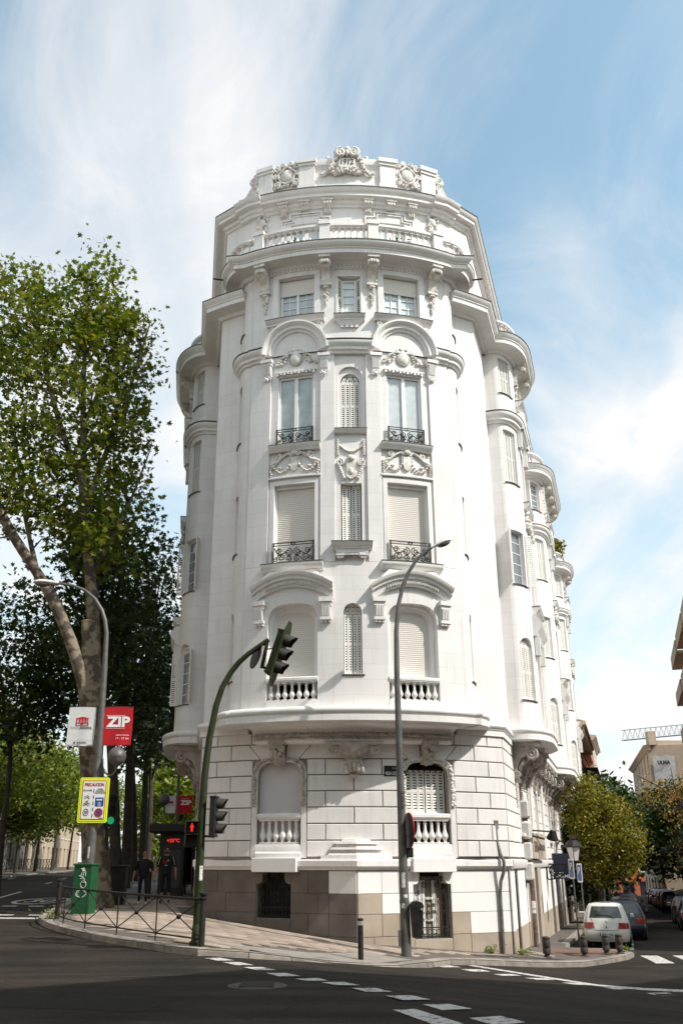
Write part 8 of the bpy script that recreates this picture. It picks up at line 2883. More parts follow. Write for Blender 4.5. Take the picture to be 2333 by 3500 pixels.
# far red house closing the street
h, ln = box_house('red_house', (45.0, 150.0), (52.5, 149.0), 12, -6, 5.6, 'red house with tiled hip roof and white cornice at the street end', 'orange_wall', floors=2, bays=3, corn=False)
mk('cornice', band_mb(ln, -0.5, ln.len + 0.5, [(-0.2, 4.9), (0.2, 4.9), (0.3, 5.3), (0.8, 5.5), (0.8, 5.8), (-0.2, 5.9)]), 'frame', h)
k = MB()
a, b, c, d = ln.P(-0.6, 0.8, 5.85), ln.P(ln.len + 0.6, 0.8, 5.85), ln.P(ln.len + 0.6, -12.5, 5.85), ln.P(-0.6, -12.5, 5.85)
e, f = ln.P(0.6, -5, 9.0), ln.P(ln.len - 3.2, -5, 9.0)
k.add([a, b, c, d, e, f], [(0, 1, 5, 4), (1, 2, 5), (2, 3, 4, 5), (3, 0, 4)])
ro = mk('roof', k, 'roof_tile', h, 0)
for i in range(24):
 u = i / 23
 p, q = Vector(a).lerp(Vector(b), u), Vector(e).lerp(Vector(f), u)
 k = MB(); k.tube([p + Vector((0, 0, .04)), q + Vector((0, 0, .04))], 0.07, 4)
 mk('tile_ridge', k, 'roof_tile', ro, 0)
k = MB(); k.tube([ln.P(-2.0, -3, 8), ln.P(-2.0, -3, 14.5)], 0.05, 5)
mk('roof_mast', k, 'crane_grey', ro, 0)
# right side of the right street
NR_ = lambda y, off=0.0: (32.8 + 0.313 * (y - 80) + off, y)
h, ln = box_house('balcony_house', NR_(88.0), NR_(62.0), 12, -4.5, 20.5, 'tan brick house with deep balconies at the right picture edge', 'beige_brick', floors=6, bays=6)
for f_ in range(6):
 z = -4.5 + 4.4 + (20.5 + 4.5 - 4.0) / 6 * f_
 for s0, s1 in ((0.3, 8.6), (10.0, 18.5), (19.5, 26.5)):
  k = MB(); k.box(s0, s1, -1.5, 0, z, z + 0.22); k.box(s0, s1, -1.5, -1.38, z + 0.22, z + 1.15); k.box(s0, s0 + 0.12, -1.38, 0, z + 0.22, z + 1.15)
  mk('balcony', k.map(bend(ln, 0)), 'beige_brick', h, 0)
h, ln = box_house('scaffold_house', (40.5, 124.0), (33.9, 98.0), 11, -5, 11.4, 'pale house with a white tarpaulin high on its corner', 'pale_wall', floors=4, bays=6)
k = MB(); k.box(33.9, 34.7, 97.5, 98.4, 11.4, 12.8); k.box(34.9, 45.0, 97.9, 99.0, 11.4, 11.9)
mk('chimney', k, 'pale_wall', h, 0)
ti = thing('tarpaulin', (36.0, 97.4, 8.0), 'white tarpaulin with black lettering hung on the pale house', 'banner')
ew2 = Line((33.9, 98.0), (44.56, 95.29))
k = MB()
for j in range(9):
 for i in range(7):
  k.v.append((0.3 + 0.36 * i, -0.15 - 0.10 * math.sin(i * 1.3 + j), 10.3 - 0.42 * j + 0.08 * math.sin(i * 2)))
k.f = [(j * 7 + i, j * 7 + i + 1, j * 7 + i + 8, j * 7 + i + 7) for j in range(8) for i in range(6)]
mk('sheet', at(ew2, 0, k), 'tarpaulin', ti, 80)
mk('lettering', at(ew2, 0, text_mb('ULMA', 0.5, 1.35, 9.6, -0.30, 1.25, 0.03)), 'print_black', ti, 0, fix=False)
box_house('pink_house', (48.0, 142.0), (42.2, 126.0), 10, -5.5, 9.0, 'dull pink house behind the pale one', 'pink_wall', floors=3, bays=4)
# crane jib above the roofs
CJ = thing('tower_crane', (74.0, 178.0, 0.0), 'pale lattice crane jib reaching over the right hand roofs', 'crane')
k = MB()
A0, A1 = Vector((57.6, 180, 21.9)), Vector((76.0, 180, 23.6))
for (dy, dz) in ((-0.6, 0), (0.6, 0), (0, 1.9)):
 k.tube([A0 + Vector((0, dy, dz)), A1 + Vector((0, dy, dz))], 0.12, 5)
for i in range(18):
 p, q = A0.lerp(A1, i / 18), A0.lerp(A1, (i + 1) / 18)
 m_ = p.lerp(q, 0.5) + Vector((0, 0, 1.9))
 for dy in (-0.6, 0.6):
  k.tube([p + Vector((0, dy, 0)), m_, q + Vector((0, dy, 0))], 0.06, 4)
mk('jib', k, 'crane_grey', CJ, 0)
k = MB(); k.tube([(76.0, 180, -6), (76.0, 180, 27)], 0.7, 4)
mk('mast', k, 'crane_grey', CJ, 0)
# left street, opposite side
PL_ = lambda y, off=0.0: (-22.4 - 0.142 * (y - 29) + off, y)
box_house('left_sky_block_house', PL_(-12.0), PL_(51.0), 12, -2.0, 18.0, 'unseen cream house row added left of the photographer to block sky light', 'house_beige', floors=4, bays=8)  # added out of view to cut sky fill and bounce on the crossing
box_house('rear_sky_block_house', (6.0, -16.0), (-27.0, -16.0), 12, -2.2, 19.0, 'unseen beige house row added behind the photographer to block sky light', 'house_beige', floors=4, bays=6)  # added behind the camera to block low sky light
h, ln = box_house('long_cream_house', PL_(52.0), PL_(112.0), 12, -1.6, 14.6, 'long cream house with orange shutters across the left street', 'cream', floors=4, bays=16)
for j in range(16):
 s_ = ln.len * j / 16
 k = MB(); k.box(-0.75, 0.75, -0.25, 0, -1.6, 3.3)
 mk('stone_pier', at(ln, s_, k), 'granite', h, 0)
mk('stone_base', band_mb(ln, 0, ln.len, [(0, -1.7), (0.12, -1.7), (0.12, 3.4), (0.2, 3.5), (0, 3.6)]), 'granite', h)
for f_ in range(4):
 z = -1.6 + 4.6 + (14.6 + 1.6 - 4.0) / 4 * f_
 for b_ in range(16):
  s = ln.len * (b_ + 0.5) / 16
  k = MB(); k.box(-0.95, -0.58, -0.06, 0, z, z + 1.9); k.box(0.58, 0.95, -0.06, 0, z, z + 1.9)
  mk('shutters', at(ln, s, k), 'shutter_orange', h, 0)
box_house('far_house', PL_(114.0), PL_(165.0), 12, -1.4, 13.0, 'pale house further down the left street', 'pale_wall', floors=4, bays=12)
box_house('end_house', (-36.0, 185.0), (-18.0, 187.0), 10, -1.4, 10.0, 'pale house closing the far end of the left street', 'cream', floors=3, bays=6)
op = [(-15.3, 29.5), (-15.25, 31)] + [(-15.2 - 0.142 * (y - 29), y) for y in (40, 60, 90, 130, 175)]
poly = op + [(-22.5 - 0.142 * (175 - 29), 175), (-22.5, 29.5)]
op_ = mk('pavement', sheet(poly[::-1], lambda x, y: gz(x, y) + 0.13, 5.0), 'paving_base', None, 80, fix=False)
struct(op_)
k = MB()
for a, b in zip(op, op[1:]):
 za, zb = gz(*a), gz(*b)
 k.add([(a[0], a[1], za - .1), (b[0], b[1], zb - .1), (b[0], b[1], zb + .135), (a[0], a[1], za + .135)], [(0, 1, 2, 3)])
mk('kerb_edge', k, 'kerb_stone', op_, 0)
rp = [(21.9 + 0.313 * (y - 55), y) for y in (38, 60, 90, 130)]
poly = rp + [(40 + 0.313 * 75, 130), (25.0, 38)]
op2 = mk('pavement', sheet(poly, lambda x, y: gz(x, y) + 0.12, 5.0), 'paving_base', None, 80, fix=False)
struct(op2)

# ================================================================== VEHICLES
mat('paint_white', (0.62, 0.60, 0.575), 0.35, coat=0.7)
mat('paint_navy', (0.006, 0.008, 0.022), 0.35, coat=0.5)
mat('paint_black', (0.012, 0.012, 0.013), 0.3, coat=0.8)
mat('paint_grey', (0.16, 0.16, 0.165), 0.3, coat=0.7, metal=0.3)
mat('paint_silver', (0.45, 0.45, 0.46), 0.3, coat=0.7, metal=0.4)
mat('paint_dkred', (0.12, 0.01, 0.012), 0.3, coat=0.8)
mat('car_glass', (0.035, 0.045, 0.045), 0.05, spec=0.9)
mat('tail_red', (0.30, 0.008, 0.010), 0.15, coat=0.8)
mat('tail_lit', (0.5, 0.01, 0.01), 0.2, emit=(1.0, 0.05, 0.03), estr=2.0)
mat('tyre', (0.012, 0.012, 0.012), 0.85)
mat('rim', (0.35, 0.35, 0.35), 0.4, metal=0.6)
mat('chrome', (0.45, 0.45, 0.45), 0.2, metal=0.9)
mat('plate_face', (0.66, 0.66, 0.64), 0.5)
mat('seat_dark', (0.02, 0.02, 0.022), 0.8)
def car(name, label, pos, rz, paint, L=3.62, Wd=1.66, H=1.50, hatch=True, group=None, plate=None, lit=False, detail=True, slope=0.0):
 t = thing(name, pos, label, 'car', group, rz)
 mw = W(t) @ Matrix.Rotation(slope, 4, 'X')
 hw = Wd / 2
 # levels: z, half width, y at rear, y at front
 if hatch:
  lv = [(0.20, 0.93, 0.05, L - 0.05), (0.34, 0.985, 0.0, L), (0.52, 1.0, -0.01, L - 0.02), (0.60, 0.995, 0.03, L - 0.06), (0.80, 0.99, 0.06, L - 0.35), (H * 0.645, 0.95, 0.12, L - 0.98), (H * 0.80, 0.86, 0.26, L - 1.42), (H * 0.925, 0.77, 0.40, L - 1.75), (H * 0.975, 0.70, 0.50, L - 1.95), (H, 0.45, 0.60, L - 2.05)]
 else:
  lv = [(0.20, 0.93, 0.05, L - 0.05), (0.34, 0.985, 0.0, L), (0.52, 1.0, 0.0, L - 0.02), (0.62, 0.995, 0.04, L - 0.06), (0.82, 0.99, 0.08, L - 0.4), (H * 0.66, 0.94, 0.75, L - 1.15), (H * 0.80, 0.86, 1.0, L - 1.55), (H * 0.925, 0.77, 1.25, L - 1.9), (H * 0.975, 0.70, 1.42, L - 2.1), (H, 0.45, 1.6, L - 2.2)]
 NU = 16
 us = [0, 0.012, 0.04, 0.10, 0.18, 0.28, 0.38, 0.48, 0.58, 0.68, 0.78, 0.86, 0.92, 0.965, 0.99, 1.0]
 def hwf(i, u):
  z, f, y0, y1 = lv[i]
  e = min(u, 1 - u)
  return hw * f * (1 - 0.16 * max(0, 1 - e / 0.10) ** 2.2)
 def P(i, u, s):
  z, f, y0, y1 = lv[i]
  return (s * hwf(i, u), y0 + (y1 - y0) * u, z)
 mb = MB()
 nl, nu = len(lv), len(us)
 for s in (-1, 1):
  b = len(mb.v)
  for i in range(nl):
   for u in us:
    mb.v.append(P(i, u, s))
  for i in range(nl - 1):
   for j in range(nu - 1):
    mb.f.append((b + i * nu + j, b + i * nu + j + 1, b + (i + 1) * nu + j + 1, b + (i + 1) * nu + j))
 # ends and roof
 for (j, sg) in ((0, -1), (nu - 1, 1)):
  b = len(mb.v)
  nxs = 8
  for i in range(nl):
   for q in range(nxs + 1):
    x = -1 + 2 * q / nxs
    h_ = hwf(i, us[j])
    y = (lv[i][2] if j == 0 else lv[i][3]) + sg * 0.07 * (1 - x * x)
    mb.v.append((x * h_, y, lv[i][0]))
  for i in range(nl - 1):
   for q in range(nxs):
    mb.f.append((b + i * (nxs + 1) + q, b + i * (nxs + 1) + q + 1, b + (i + 1) * (nxs + 1) + q + 1, b + (i + 1) * (nxs + 1) + q))
 b = len(mb.v)
 for u in us:
  for x in (-1, -0.5, 0, 0.5, 1):
   h_ = hwf(nl - 1, u)
   y = lv[-1][2] + (lv[-1][3] - lv[-1][2]) * u
   mb.v.append((x * h_, y + (-0.07 * (1 - x * x) if u == 0 else 0.07 * (1 - x * x) if u == 1 else 0), H + 0.02 * (1 - x * x)))
 for j in range(nu - 1):
  for q in range(4):
   mb.f.append((b + j * 5 + q, b + j * 5 + q + 1, b + (j + 1) * 5 + q + 1, b + (j + 1) * 5 + q))
 body = mk('body', mb, paint, t, 40, world=mw)
 def lvl(z):
  for i in range(nl - 1):
   if lv[i + 1][0] >= z:
    u = (z - lv[i][0]) / (lv[i + 1][0] - lv[i][0])
    return i, u
  return nl - 2, 1.0
 def surf_end(x, z, off=0.008, rear=True):
  i, u = lvl(z)
  h0, h1 = hwf(i, 0), hwf(i + 1, 0)
  yy0 = (lv[i][2] * (1 - u) + lv[i + 1][2] * u) if rear else (lv[i][3] * (1 - u) + lv[i + 1][3] * u)
  h_ = h0 * (1 - u) + h1 * u
  xx = x / h_
  return (x, yy0 + (-1 if rear else 1) * (0.07 * (1 - xx * xx) + off), z)
 def end_half(z):
  i, u = lvl(z)
  return hwf(i, 0) * (1 - u) + hwf(i + 1, 0) * u
 def patch(x0f, x1f, z0, z1, off, rear=True, n=6, m=4):
  k = MB()
  for j in range(m + 1):
   z = z0 + (z1 - z0) * j / m
   h_ = end_half(z)
   for i in range(n + 1):
    x = h_ * (x0f + (x1f - x0f) * i / n)
    k.v.append(surf_end(x, z, off, rear))
  k.f = [(j * (n + 1) + i, j * (n + 1) + i + 1, (j + 1) * (n + 1) + i + 1, (j + 1) * (n + 1) + i) for j in range(m) for i in range(n)]
  return k
 zb, zt = H * 0.665, H * 0.92
 mk('rear_window', patch(-0.88, 0.88, zb, zt, 0.012), 'car_glass', t, 60, world=mw)
 mk('windscreen', patch(-0.9, 0.9, zb, zt, 0.012, False), 'car_glass', t, 60, world=mw)
 def side_patch(s, u0, u1, z0, z1, off):
  k = MB()
  n, m = 6, 3
  for j in range(m + 1):
   z = z0 + (z1 - z0) * j / m
   i, q = lvl(z)
   for a_ in range(n + 1):
    u = u0 + (u1 - u0) * a_ / n
    p0, p1 = Vector(P(i, u, s)), Vector(P(i + 1, u, s))
    p = p0.lerp(p1, q)
    k.v.append((p.x + s * off, p.y, p.z))
  k.f = [(j * (n + 1) + i, j * (n + 1) + i + 1, (j + 1) * (n + 1) + i + 1, (j + 1) * (n + 1) + i) for j in range(m) for i in range(n)]
  return k
 for s in (-1, 1):
  for (u0, u1) in ((0.14, 0.46), (0.50, 0.84)):
   mk('side_window', side_patch(s, u0, u1, H * 0.67, H * 0.90, 0.006), 'car_glass', t, 60, world=mw)
  zl0, zl1 = (0.64, 0.84) if hatch else (0.62, 0.80)
  xa, xb = (0.64, 1.0)
  mk('tail_light', patch(xa, xb, zl0, zl1, 0.02, True, 5, 4) if s > 0 else patch(-xb, -xa, zl0, zl1, 0.02, True, 5, 4), 'tail_lit' if lit else 'tail_red', t, 60, world=mw)
  mk('tail_light_side', side_patch(s, 0.0, 0.045, zl0, zl1 - 0.01, 0.012), 'tail_lit' if lit else 'tail_red', t, 60, world=mw)
  k = MB(); k.bbox(s * (hw + 0.03), s * (hw + 0.17), L - 1.55, L - 1.40, H * 0.64, H * 0.74, 0.03)
  mk('mirror', k, paint, t, 30, world=mw)
 for (yw) in (0.58, L - 0.72):
  for s in (-1, 1):
   k = MB(); k.lathe([(0.10, -0.10), (0.27, -0.10), (0.295, -0.07), (0.295, 0.07), (0.27, 0.10), (0.10, 0.10)], (s * (hw - 0.11), yw, 0.295), 20, Matrix.Rotation(R(90), 3, 'Y'))
   wh = mk('wheel', k, 'tyre', t, 40, world=mw)
   k = MB(); k.lathe([(0.001, 0.0), (0.18, 0.005), (0.19, 0.012), (0.001, 0.03)], (s * (hw - 0.005), yw, 0.295), 14, Matrix.Rotation(R(90 if s > 0 else -90), 3, 'Y'))
   mk('rim', k, 'rim', wh, 30, world=mw)
 mk('bumper', patch(-0.98, 0.98, 0.30, 0.56, 0.035, True, 8, 3), paint, t, 50, world=mw)
 k = MB(); k.box(-hw * 0.9, hw * 0.9, 0.1, L - 0.1, 0.16, 0.24)
 mk('underbody', k, 'tyre', t, 0, world=mw)
 if plate:
  k = MB()
  zc = 0.44
  y = surf_end(0, zc, 0.05)[1]
  k.box(-0.26, 0.26, y - 0.01, y, zc - 0.055, zc + 0.055)
  pl2 = mk('number_plate', k, 'plate_face', t, 0, world=mw)
  mk('plate_lettering', text_mb(plate, 0.10, 0.03, zc, y - 0.013, 0.42, 0.003), 'print_black', pl2, 0, fix=False, world=mw)
  k = MB(); k.add([(-0.26, y - 0.013, zc - 0.055), (-0.22, y - 0.013, zc - 0.055), (-0.22, y - 0.013, zc + 0.055), (-0.26, y - 0.013, zc + 0.055)], [(0, 1, 2, 3)])
  mk('plate_stripe', k, 'sign_blue', pl2, 0, fix=False, world=mw)
 if detail:
  k = MB(); p0, p1 = surf_end(0.0, zb - 0.01, 0.03), surf_end(0.14, zb + 0.0, 0.04)
  k.tube([surf_end(0.30, zb - 0.02, 0.03), surf_end(0.16, zb + 0.07, 0.035), surf_end(-0.34, zb + 0.10, 0.03)], 0.011, 5)
  mk('wiper', k, 'tyre', t, 30, world=mw)
  k = MB()
  y = surf_end(0, 0.86, 0.02)[1]
  k.tube([(0.055 * math.cos(a), y, 0.86 + 0.035 * math.sin(a)) for a in [2 * PI * i / 16 for i in range(17)]], 0.006, 4)
  k.tube([(0.02 * math.cos(a), y, 0.862 + 0.03 * math.sin(a)) for a in [2 * PI * i / 12 for i in range(13)]], 0.005, 4)
  mk('badge', k, 'chrome', t, 40, world=mw)
  k = MB(); k.tube([surf_end(0.0, 0.66, 0.02), surf_end(0.0, 0.72, 0.02)], 0.018, 6)
  mk('boot_lock', k, 'seat_dark', t, 30, world=mw)
  # shut lines of the tailgate
  k = MB()
  for s in (-1, 1):
   k.tube([surf_end(s * end_half(zb) * 0.80, zb - 0.02, 0.010), surf_end(s * end_half(0.7) * 0.62, 0.72, 0.010), surf_end(s * end_half(0.6) * 0.58, 0.585, 0.010)], 0.006, 4)
  k.tube([surf_end(end_half(0.585) * (0.58 - 1.16 * i / 10), 0.585, 0.011) for i in range(11)], 0.006, 4)
  mk('tailgate_seam', k, 'seat_dark', t, 0, world=mw)
  k = MB()
  y = H
  k.tube([(0, lv[-1][2] + 0.3, H + 0.01), (0, lv[-1][2] + 0.12, H + 0.12)], 0.008, 4)
  mk('aerial', k, 'tyre', t, 0, world=mw)
  for s in (-0.38, 0.38):
   k = MB(); k.ball((s, 1.55, H * 0.70), (0.16, 0.08, 0.20), 8, 6)
   mk('headrest', k, 'seat_dark', t, 60, world=mw)
 return t
RZ = -math.atan2(DR.x, DR.y)
def on_street(x, y):
 return (x, y, gz(x, y))
SL2 = math.atan(-0.017)
car('white_hatchback', 'white hatchback parked behind the short bollards', on_street(10.32, 36.6), RZ, 'paint_white', plate='3572 CRL', slope=SL2)
base = Vector((10.62, 36.6))
for i, (d, off, pc, hb, lab) in enumerate(((4.5, 0.30, 'paint_navy', True, 'dark blue car parked directly in front of the white hatchback'), (9.3, 0.35, 'paint_black', False, 'black saloon, third in the left parking row'), (14.2, 0.3, 'paint_grey', True, 'grey car, fourth in the left parking row'), (19.0, 0.3, 'paint_black', False, 'black car, fifth in the left parking row'), (24.0, 0.3, 'paint_navy', True, 'dark car, sixth in the left parking row'), (29.0, 0.3, 'paint_black', True, 'black hatchback, last visible in the left parking row'))):
 p = base + DR * d + Vector((0.95, -0.3)) * off
 car('parked_car', lab, on_street(p.x, p.y), RZ, pc, L=3.9 if hb else 4.3, Wd=1.72, H=1.50 if hb else 1.43, hatch=hb, group='cars parked along the right street', lit=False, detail=False, slope=SL2)
for i, (y, pc, hb, lab) in enumerate(((47.5, 'paint_black', False, 'dark car at the right picture edge, nearest of the right row'), (54.5, 'paint_grey', False, 'grey saloon in the right parking row'), (74.0, 'paint_navy', True, 'third car of the right parking row, beyond the containers'), (79.2, 'paint_grey', True, 'fourth car of the right parking row'), (84.5, 'paint_black', False, 'fifth car of the right parking row'), (90.0, 'paint_silver', True, 'sixth car of the right parking row'), (95.5, 'paint_dkred', False, 'seventh car of the right parking row'), (101.0, 'paint_black', True, 'farthest car of the right parking row'))):
 x = 20.2 + 0.313 * (y - 55)
 if y > 70:
  x -= 0.022 * (y - 70)
 car('parked_car', lab, on_street(x, y), RZ, pc, L=4.0 if hb else 4.35, Wd=1.72, H=1.50 if hb else 1.43, hatch=hb, group='cars parked along the right street', detail=False, slope=SL2)
car('moving_car', 'small far white car driving away down the right street', on_street(41.6, 122.0), RZ, 'paint_silver', L=4.2, Wd=1.8, H=1.55, lit=True, detail=False)
# motorcycle and rider in front of it
mc_p = on_street(36.3, 105.5)
MCy = thing('motorcycle', mc_p, 'small dark motorcycle with rider far down the right street', 'motorcycle', rz=RZ)
mw = W(MCy)
for y in (0.0, 1.35):
 k = MB(); k.lathe([(0.15, -0.06), (0.29, -0.06), (0.31, 0.0), (0.29, 0.06), (0.15, 0.06)], (0, y, 0.31), 16, Matrix.Rotation(R(90), 3, 'Y'))
 mk('wheel', k, 'tyre', MCy, 40, world=mw)
k = MB(); k.bbox(-0.18, 0.18, -0.1, 0.9, 0.55, 0.85, 0.06); k.bbox(-0.22, 0.22, 0.85, 1.35, 0.45, 1.15, 0.06); k.tube([(-0.35, 1.1, 1.1), (0.35, 1.1, 1.1)], 0.025, 6)
mk('body', k, 'paint_black', MCy, 30, world=mw)
k = MB(); k.box(-0.10, 0.10, -0.16, -0.10, 0.62, 0.72)
mk('tail_light', k, 'tail_lit', MCy, 0, world=mw)
k = MB(); k.box(-0.10, 0.10, -0.14, -0.12, 0.38, 0.52)
mk('number_plate', k, 'plate_face', MCy, 0, world=mw)
# dark waste containers on the right
for i, (y, lab) in enumerate(((61.0, 'nearer dark waste container on the right street'), (63.4, 'farther dark waste container on the right street'))):
 x = 20.6 + 0.313 * (y - 55)
 t = thing('waste_container', on_street(x, y), lab, 'container', 'waste containers on the right street', RZ)
 mw = W(t)
 k = MB(); k.add([(-0.55, -0.6, 0.1), (0.55, -0.6, 0.1), (0.55, 0.6, 0.1), (-0.55, 0.6, 0.1), (-0.7, -0.85, 1.45), (0.7, -0.85, 1.45), (0.7, 0.85, 1.45), (-0.7, 0.85, 1.45)], [(0, 3, 2, 1), (0, 1, 5, 4), (1, 2, 6, 5), (2, 3, 7, 6), (3, 0, 4, 7)])
 mk('bin_body', k, 'bin_black', t, 0, world=mw)
 k = MB(); k.prism([(-0.74, 1.45)] + [(-0.74 * math.cos(PI * j / 8), 1.45 + 0.28 * math.sin(PI * j / 8)) for j in range(9)], -0.88, 0.88)
 mk('bin_lid', k, 'bin_black', t, 30, world=mw)
t = thing('waste_bin', (-6.75, 32.6, sw(-6.75, 32.6)), 'black waste bin between the plane tree trunks on the left pavement', 'bin')
k = MB(); k.add([(-7.0, 32.4, -1.35), (-6.6, 32.4, -1.35), (-6.6, 32.8, -1.35), (-7.0, 32.8, -1.35), (-7.05, 32.35, -0.2), (-6.55, 32.35, -0.2), (-6.55, 32.85, -0.2), (-7.05, 32.85, -0.2)], [(0, 3, 2, 1), (0, 1, 5, 4), (1, 2, 6, 5), (2, 3, 7, 6), (3, 0, 4, 7), (4, 5, 6, 7)])
mk('bin_body', k, 'bin_black', t, 0)
k = MB(); k.bbox(-7.08, -6.52, 32.32, 32.88, -0.2, -0.10, 0.03)
mk('bin_lid', k, 'bin_black', t, 0)
bp = (-6.5, 36.6)
t = thing('bollard', (*bp, sw(*bp)), 'black bollard on the left pavement behind the tree trunk', 'bollard')
k = MB(); k.lathe([(0.06, 0), (0.06, 0.8)], (*bp, sw(*bp)), 12)
mk('shaft', k, 'black_iron', t, 40)
k = MB(); k.lathe([(0.075, 0.8), (0.075, 0.86), (0.05, 0.92), (0.001, 0.94)], (*bp, sw(*bp)), 12)
mk('cap', k, 'black_iron', t, 40)

# fence of the inner park strip across the left street
for i in range(3):
 y0 = 60 + 16 * i
 xf = lambda y: -18.4 - 0.142 * (y - 29)
 t = thing('park_fence', (xf(y0), y0, gz(xf(y0), y0) + 0.13), ('near', 'middle', 'far')[i] + ' stretch of low dark fence across the left street', 'fence', 'low fence across the left street')
 k = MB()
 for j in range(2):
  z = 0.2 + 0.75 * j
  k.tube([(xf(y0 + 2 * q), y0 + 2 * q, gz(xf(y0), y0 + 2 * q) + 0.13 + z) for q in range(8)], 0.03, 4)
 mk('rail', k, 'black_iron', t, 0)
 for q in range(8):
  y = y0 + 2 * q
  k = MB(); k.tube([(xf(y), y, gz(xf(y), y) + 0.1), (xf(y), y, gz(xf(y), y) + 1.1)], 0.03, 5)
  mk('post', k, 'black_iron', t, 0)
  if q < 7:
   k = MB(); k.tube([(xf(y), y, gz(xf(y), y) + 0.33), (xf(y + 2), y + 2, gz(xf(y), y) + 1.08)], 0.02, 4); k.tube([(xf(y), y, gz(xf(y), y) + 1.08), (xf(y + 2), y + 2, gz(xf(y), y) + 0.33)], 0.02, 4)
   mk('cross_bar', k, 'black_iron', t, 0)

# ================================================================== PEOPLE
mat('skin', (0.42, 0.22, 0.15), 0.6)
mat('cloth_black', (0.010, 0.010, 0.011), 0.9)
mat('cloth_jeans', (0.012, 0.014, 0.024), 0.9)
mat('cloth_teal', (0.02, 0.32, 0.28), 0.9)
mat('shoe_dark', (0.02, 0.02, 0.02), 0.6)
mat('shoe_white', (0.55, 0.55, 0.55), 0.6)
mat('hair_dark', (0.012, 0.009, 0.008), 0.8)
mat('hair_grey', (0.16, 0.13, 0.12), 0.8)
mat('bottle_clear', (0.45, 0.50, 0.52), 0.12, spec=0.9)
mat('bottle_blue', (0.05, 0.22, 0.40), 0.4)
mat('shirt_red', (0.28, 0.015, 0.015), 0.9)
def person(label, pos, rz, h, top, bottom, bottom_len, hair, shoes, stride, arms, extras, cat='person', slv=0.52):
 t = thing('person', pos, label, cat, None, rz)
 mw = W(t)
 s = h / 1.75
 J, E, Rr = [], [], []
 def v(p, r):
  J.append(Vector(p) * s); Rr.append((r[0] * s, r[1] * s) if isinstance(r, tuple) else (r * s, r * s)); return len(J) - 1
 def e(*ids):
  E.extend(zip(ids, ids[1:]))
 # facing -y
 pel = v((0, 0, 0.95), (0.155, 0.11))
 wst = v((0, -0.01, 1.10), (0.15, 0.105)); chs = v((0, 0.0, 1.28), (0.175, 0.115)); upc = v((0, 0.01, 1.40), (0.155, 0.095)); nck = v((0, 0.0, 1.50), 0.055); jaw = v((0, -0.015, 1.57), (0.062, 0.07)); hd = v((0, -0.01, 1.655), (0.074, 0.092)); tp = v((0, 0.0, 1.72), (0.055, 0.065))
 e(pel, wst, chs, upc, nck, jaw, hd, tp)
 for sd in (-1, 1):
  st = stride * sd
  hip = v((sd * 0.10, 0, 0.88), 0.095)
  kn = v((sd * 0.11, -0.5 * st - 0.03, 0.50), 0.062)
  an = v((sd * 0.115, -st + (0.06 if st < 0 else 0.0), 0.09 + (0.05 if st < 0 else 0)), 0.042)
  fo = v((sd * 0.13, -st - 0.12 + (0.06 if st < 0 else 0), 0.045 + (0.01 if st < 0 else 0)), 0.042)
  toe = v((sd * 0.135, -st - 0.20 + (0.06 if st < 0 else 0), 0.035), 0.030)
  e(pel, hip, kn, an, fo, toe)
  (el, wr) = arms[0 if sd < 0 else 1]
  sh = v((sd * 0.205, 0.01, 1.385), 0.062)
  elb = v(el, 0.047); wri = v(wr, 0.032)
  d = (Vector(wr) - Vector(el)).normalized()
  pm = v(Vector(wr) + d * 0.05, (0.036, 0.022)); kn_ = v(Vector(wr) + d * 0.085, (0.036, 0.018))
  e(upc, sh, elb, wri, pm, kn_)
  side_ = Vector((0, 1, 0)).cross(d).normalized() if abs(d.y) < 0.9 else Vector((1, 0, 0))
  fw = Vector((0, -1, 0))
  for q, ln_ in enumerate((0.050, 0.065, 0.062, 0.048)):
   o_ = fw * (0.030 - 0.020 * q)
   a_ = v(Vector(wr) + d * 0.115 + o_, 0.010); b_ = v(Vector(wr) + d * (0.115 + ln_ * 0.55) + o_ - side_ * 0.010 * sd, 0.009); c_ = v(Vector(wr) + d * (0.115 + ln_ * 0.9) + o_ - side_ * 0.028 * sd, 0.008)
   e(kn_, a_, b_, c_)
  th0 = v(Vector(wr) + d * 0.045 + fw * 0.045, 0.012); th1 = v(Vector(wr) + d * 0.085 + fw * 0.06, 0.010)
  e(pm, th0, th1)
 me = bpy.data.meshes.new('body')
 me.from_pydata([tuple(p) for p in J], E, [])
 ob = bpy.data.objects.new('body_tmp', me)
 COL.objects.link(ob)
 sk = ob.modifiers.new('s', 'SKIN')
 sk.use_smooth_shade = True
 sk.branch_smoothing = 0.6
 lay_ = me.skin_vertices[0].data
 for i, r in enumerate(Rr):
  lay_[i].radius = r
  lay_[i].use_root = (i == 0)
 ob.modifiers.new('u', 'SUBSURF').levels = 1
 ob.modifiers['u'].render_levels = 1
 dg = bpy.context.evaluated_depsgraph_get()
 me2 = bpy.data.meshes.new_from_object(ob.evaluated_get(dg))
 bpy.data.objects.remove(ob)
 me2.name = 'body'
 me2.materials.clear()
 for m in ('skin', top, bottom, shoes):
  me2.materials.append(MATS[m])
 bd = place('body', me2, t, mw)
 for p in me2.polygons:
  c = p.center / s
  p.use_smooth = True
  arm = abs(c.x) > 0.205
  if c.z < 0.10:
   p.material_index = 3
  elif c.z < bottom_len and not arm:
   p.material_index = 0
  elif c.z < 0.98 and abs(c.x) < 0.225 and not (arm and c.z > 0.72):
   p.material_index = 2
  elif c.z > 1.475:
   p.material_index = 0
  elif arm:
   el_z = arms[0 if c.x < 0 else 1][0][2]
   p.material_index = 1 if c.z > el_z + (1.385 - el_z) * (1 - slv) - 0.12 else 0
  else:
   p.material_index = 1
 # shirt hem and sleeves hang off the body
 k = MB()
 n = 14
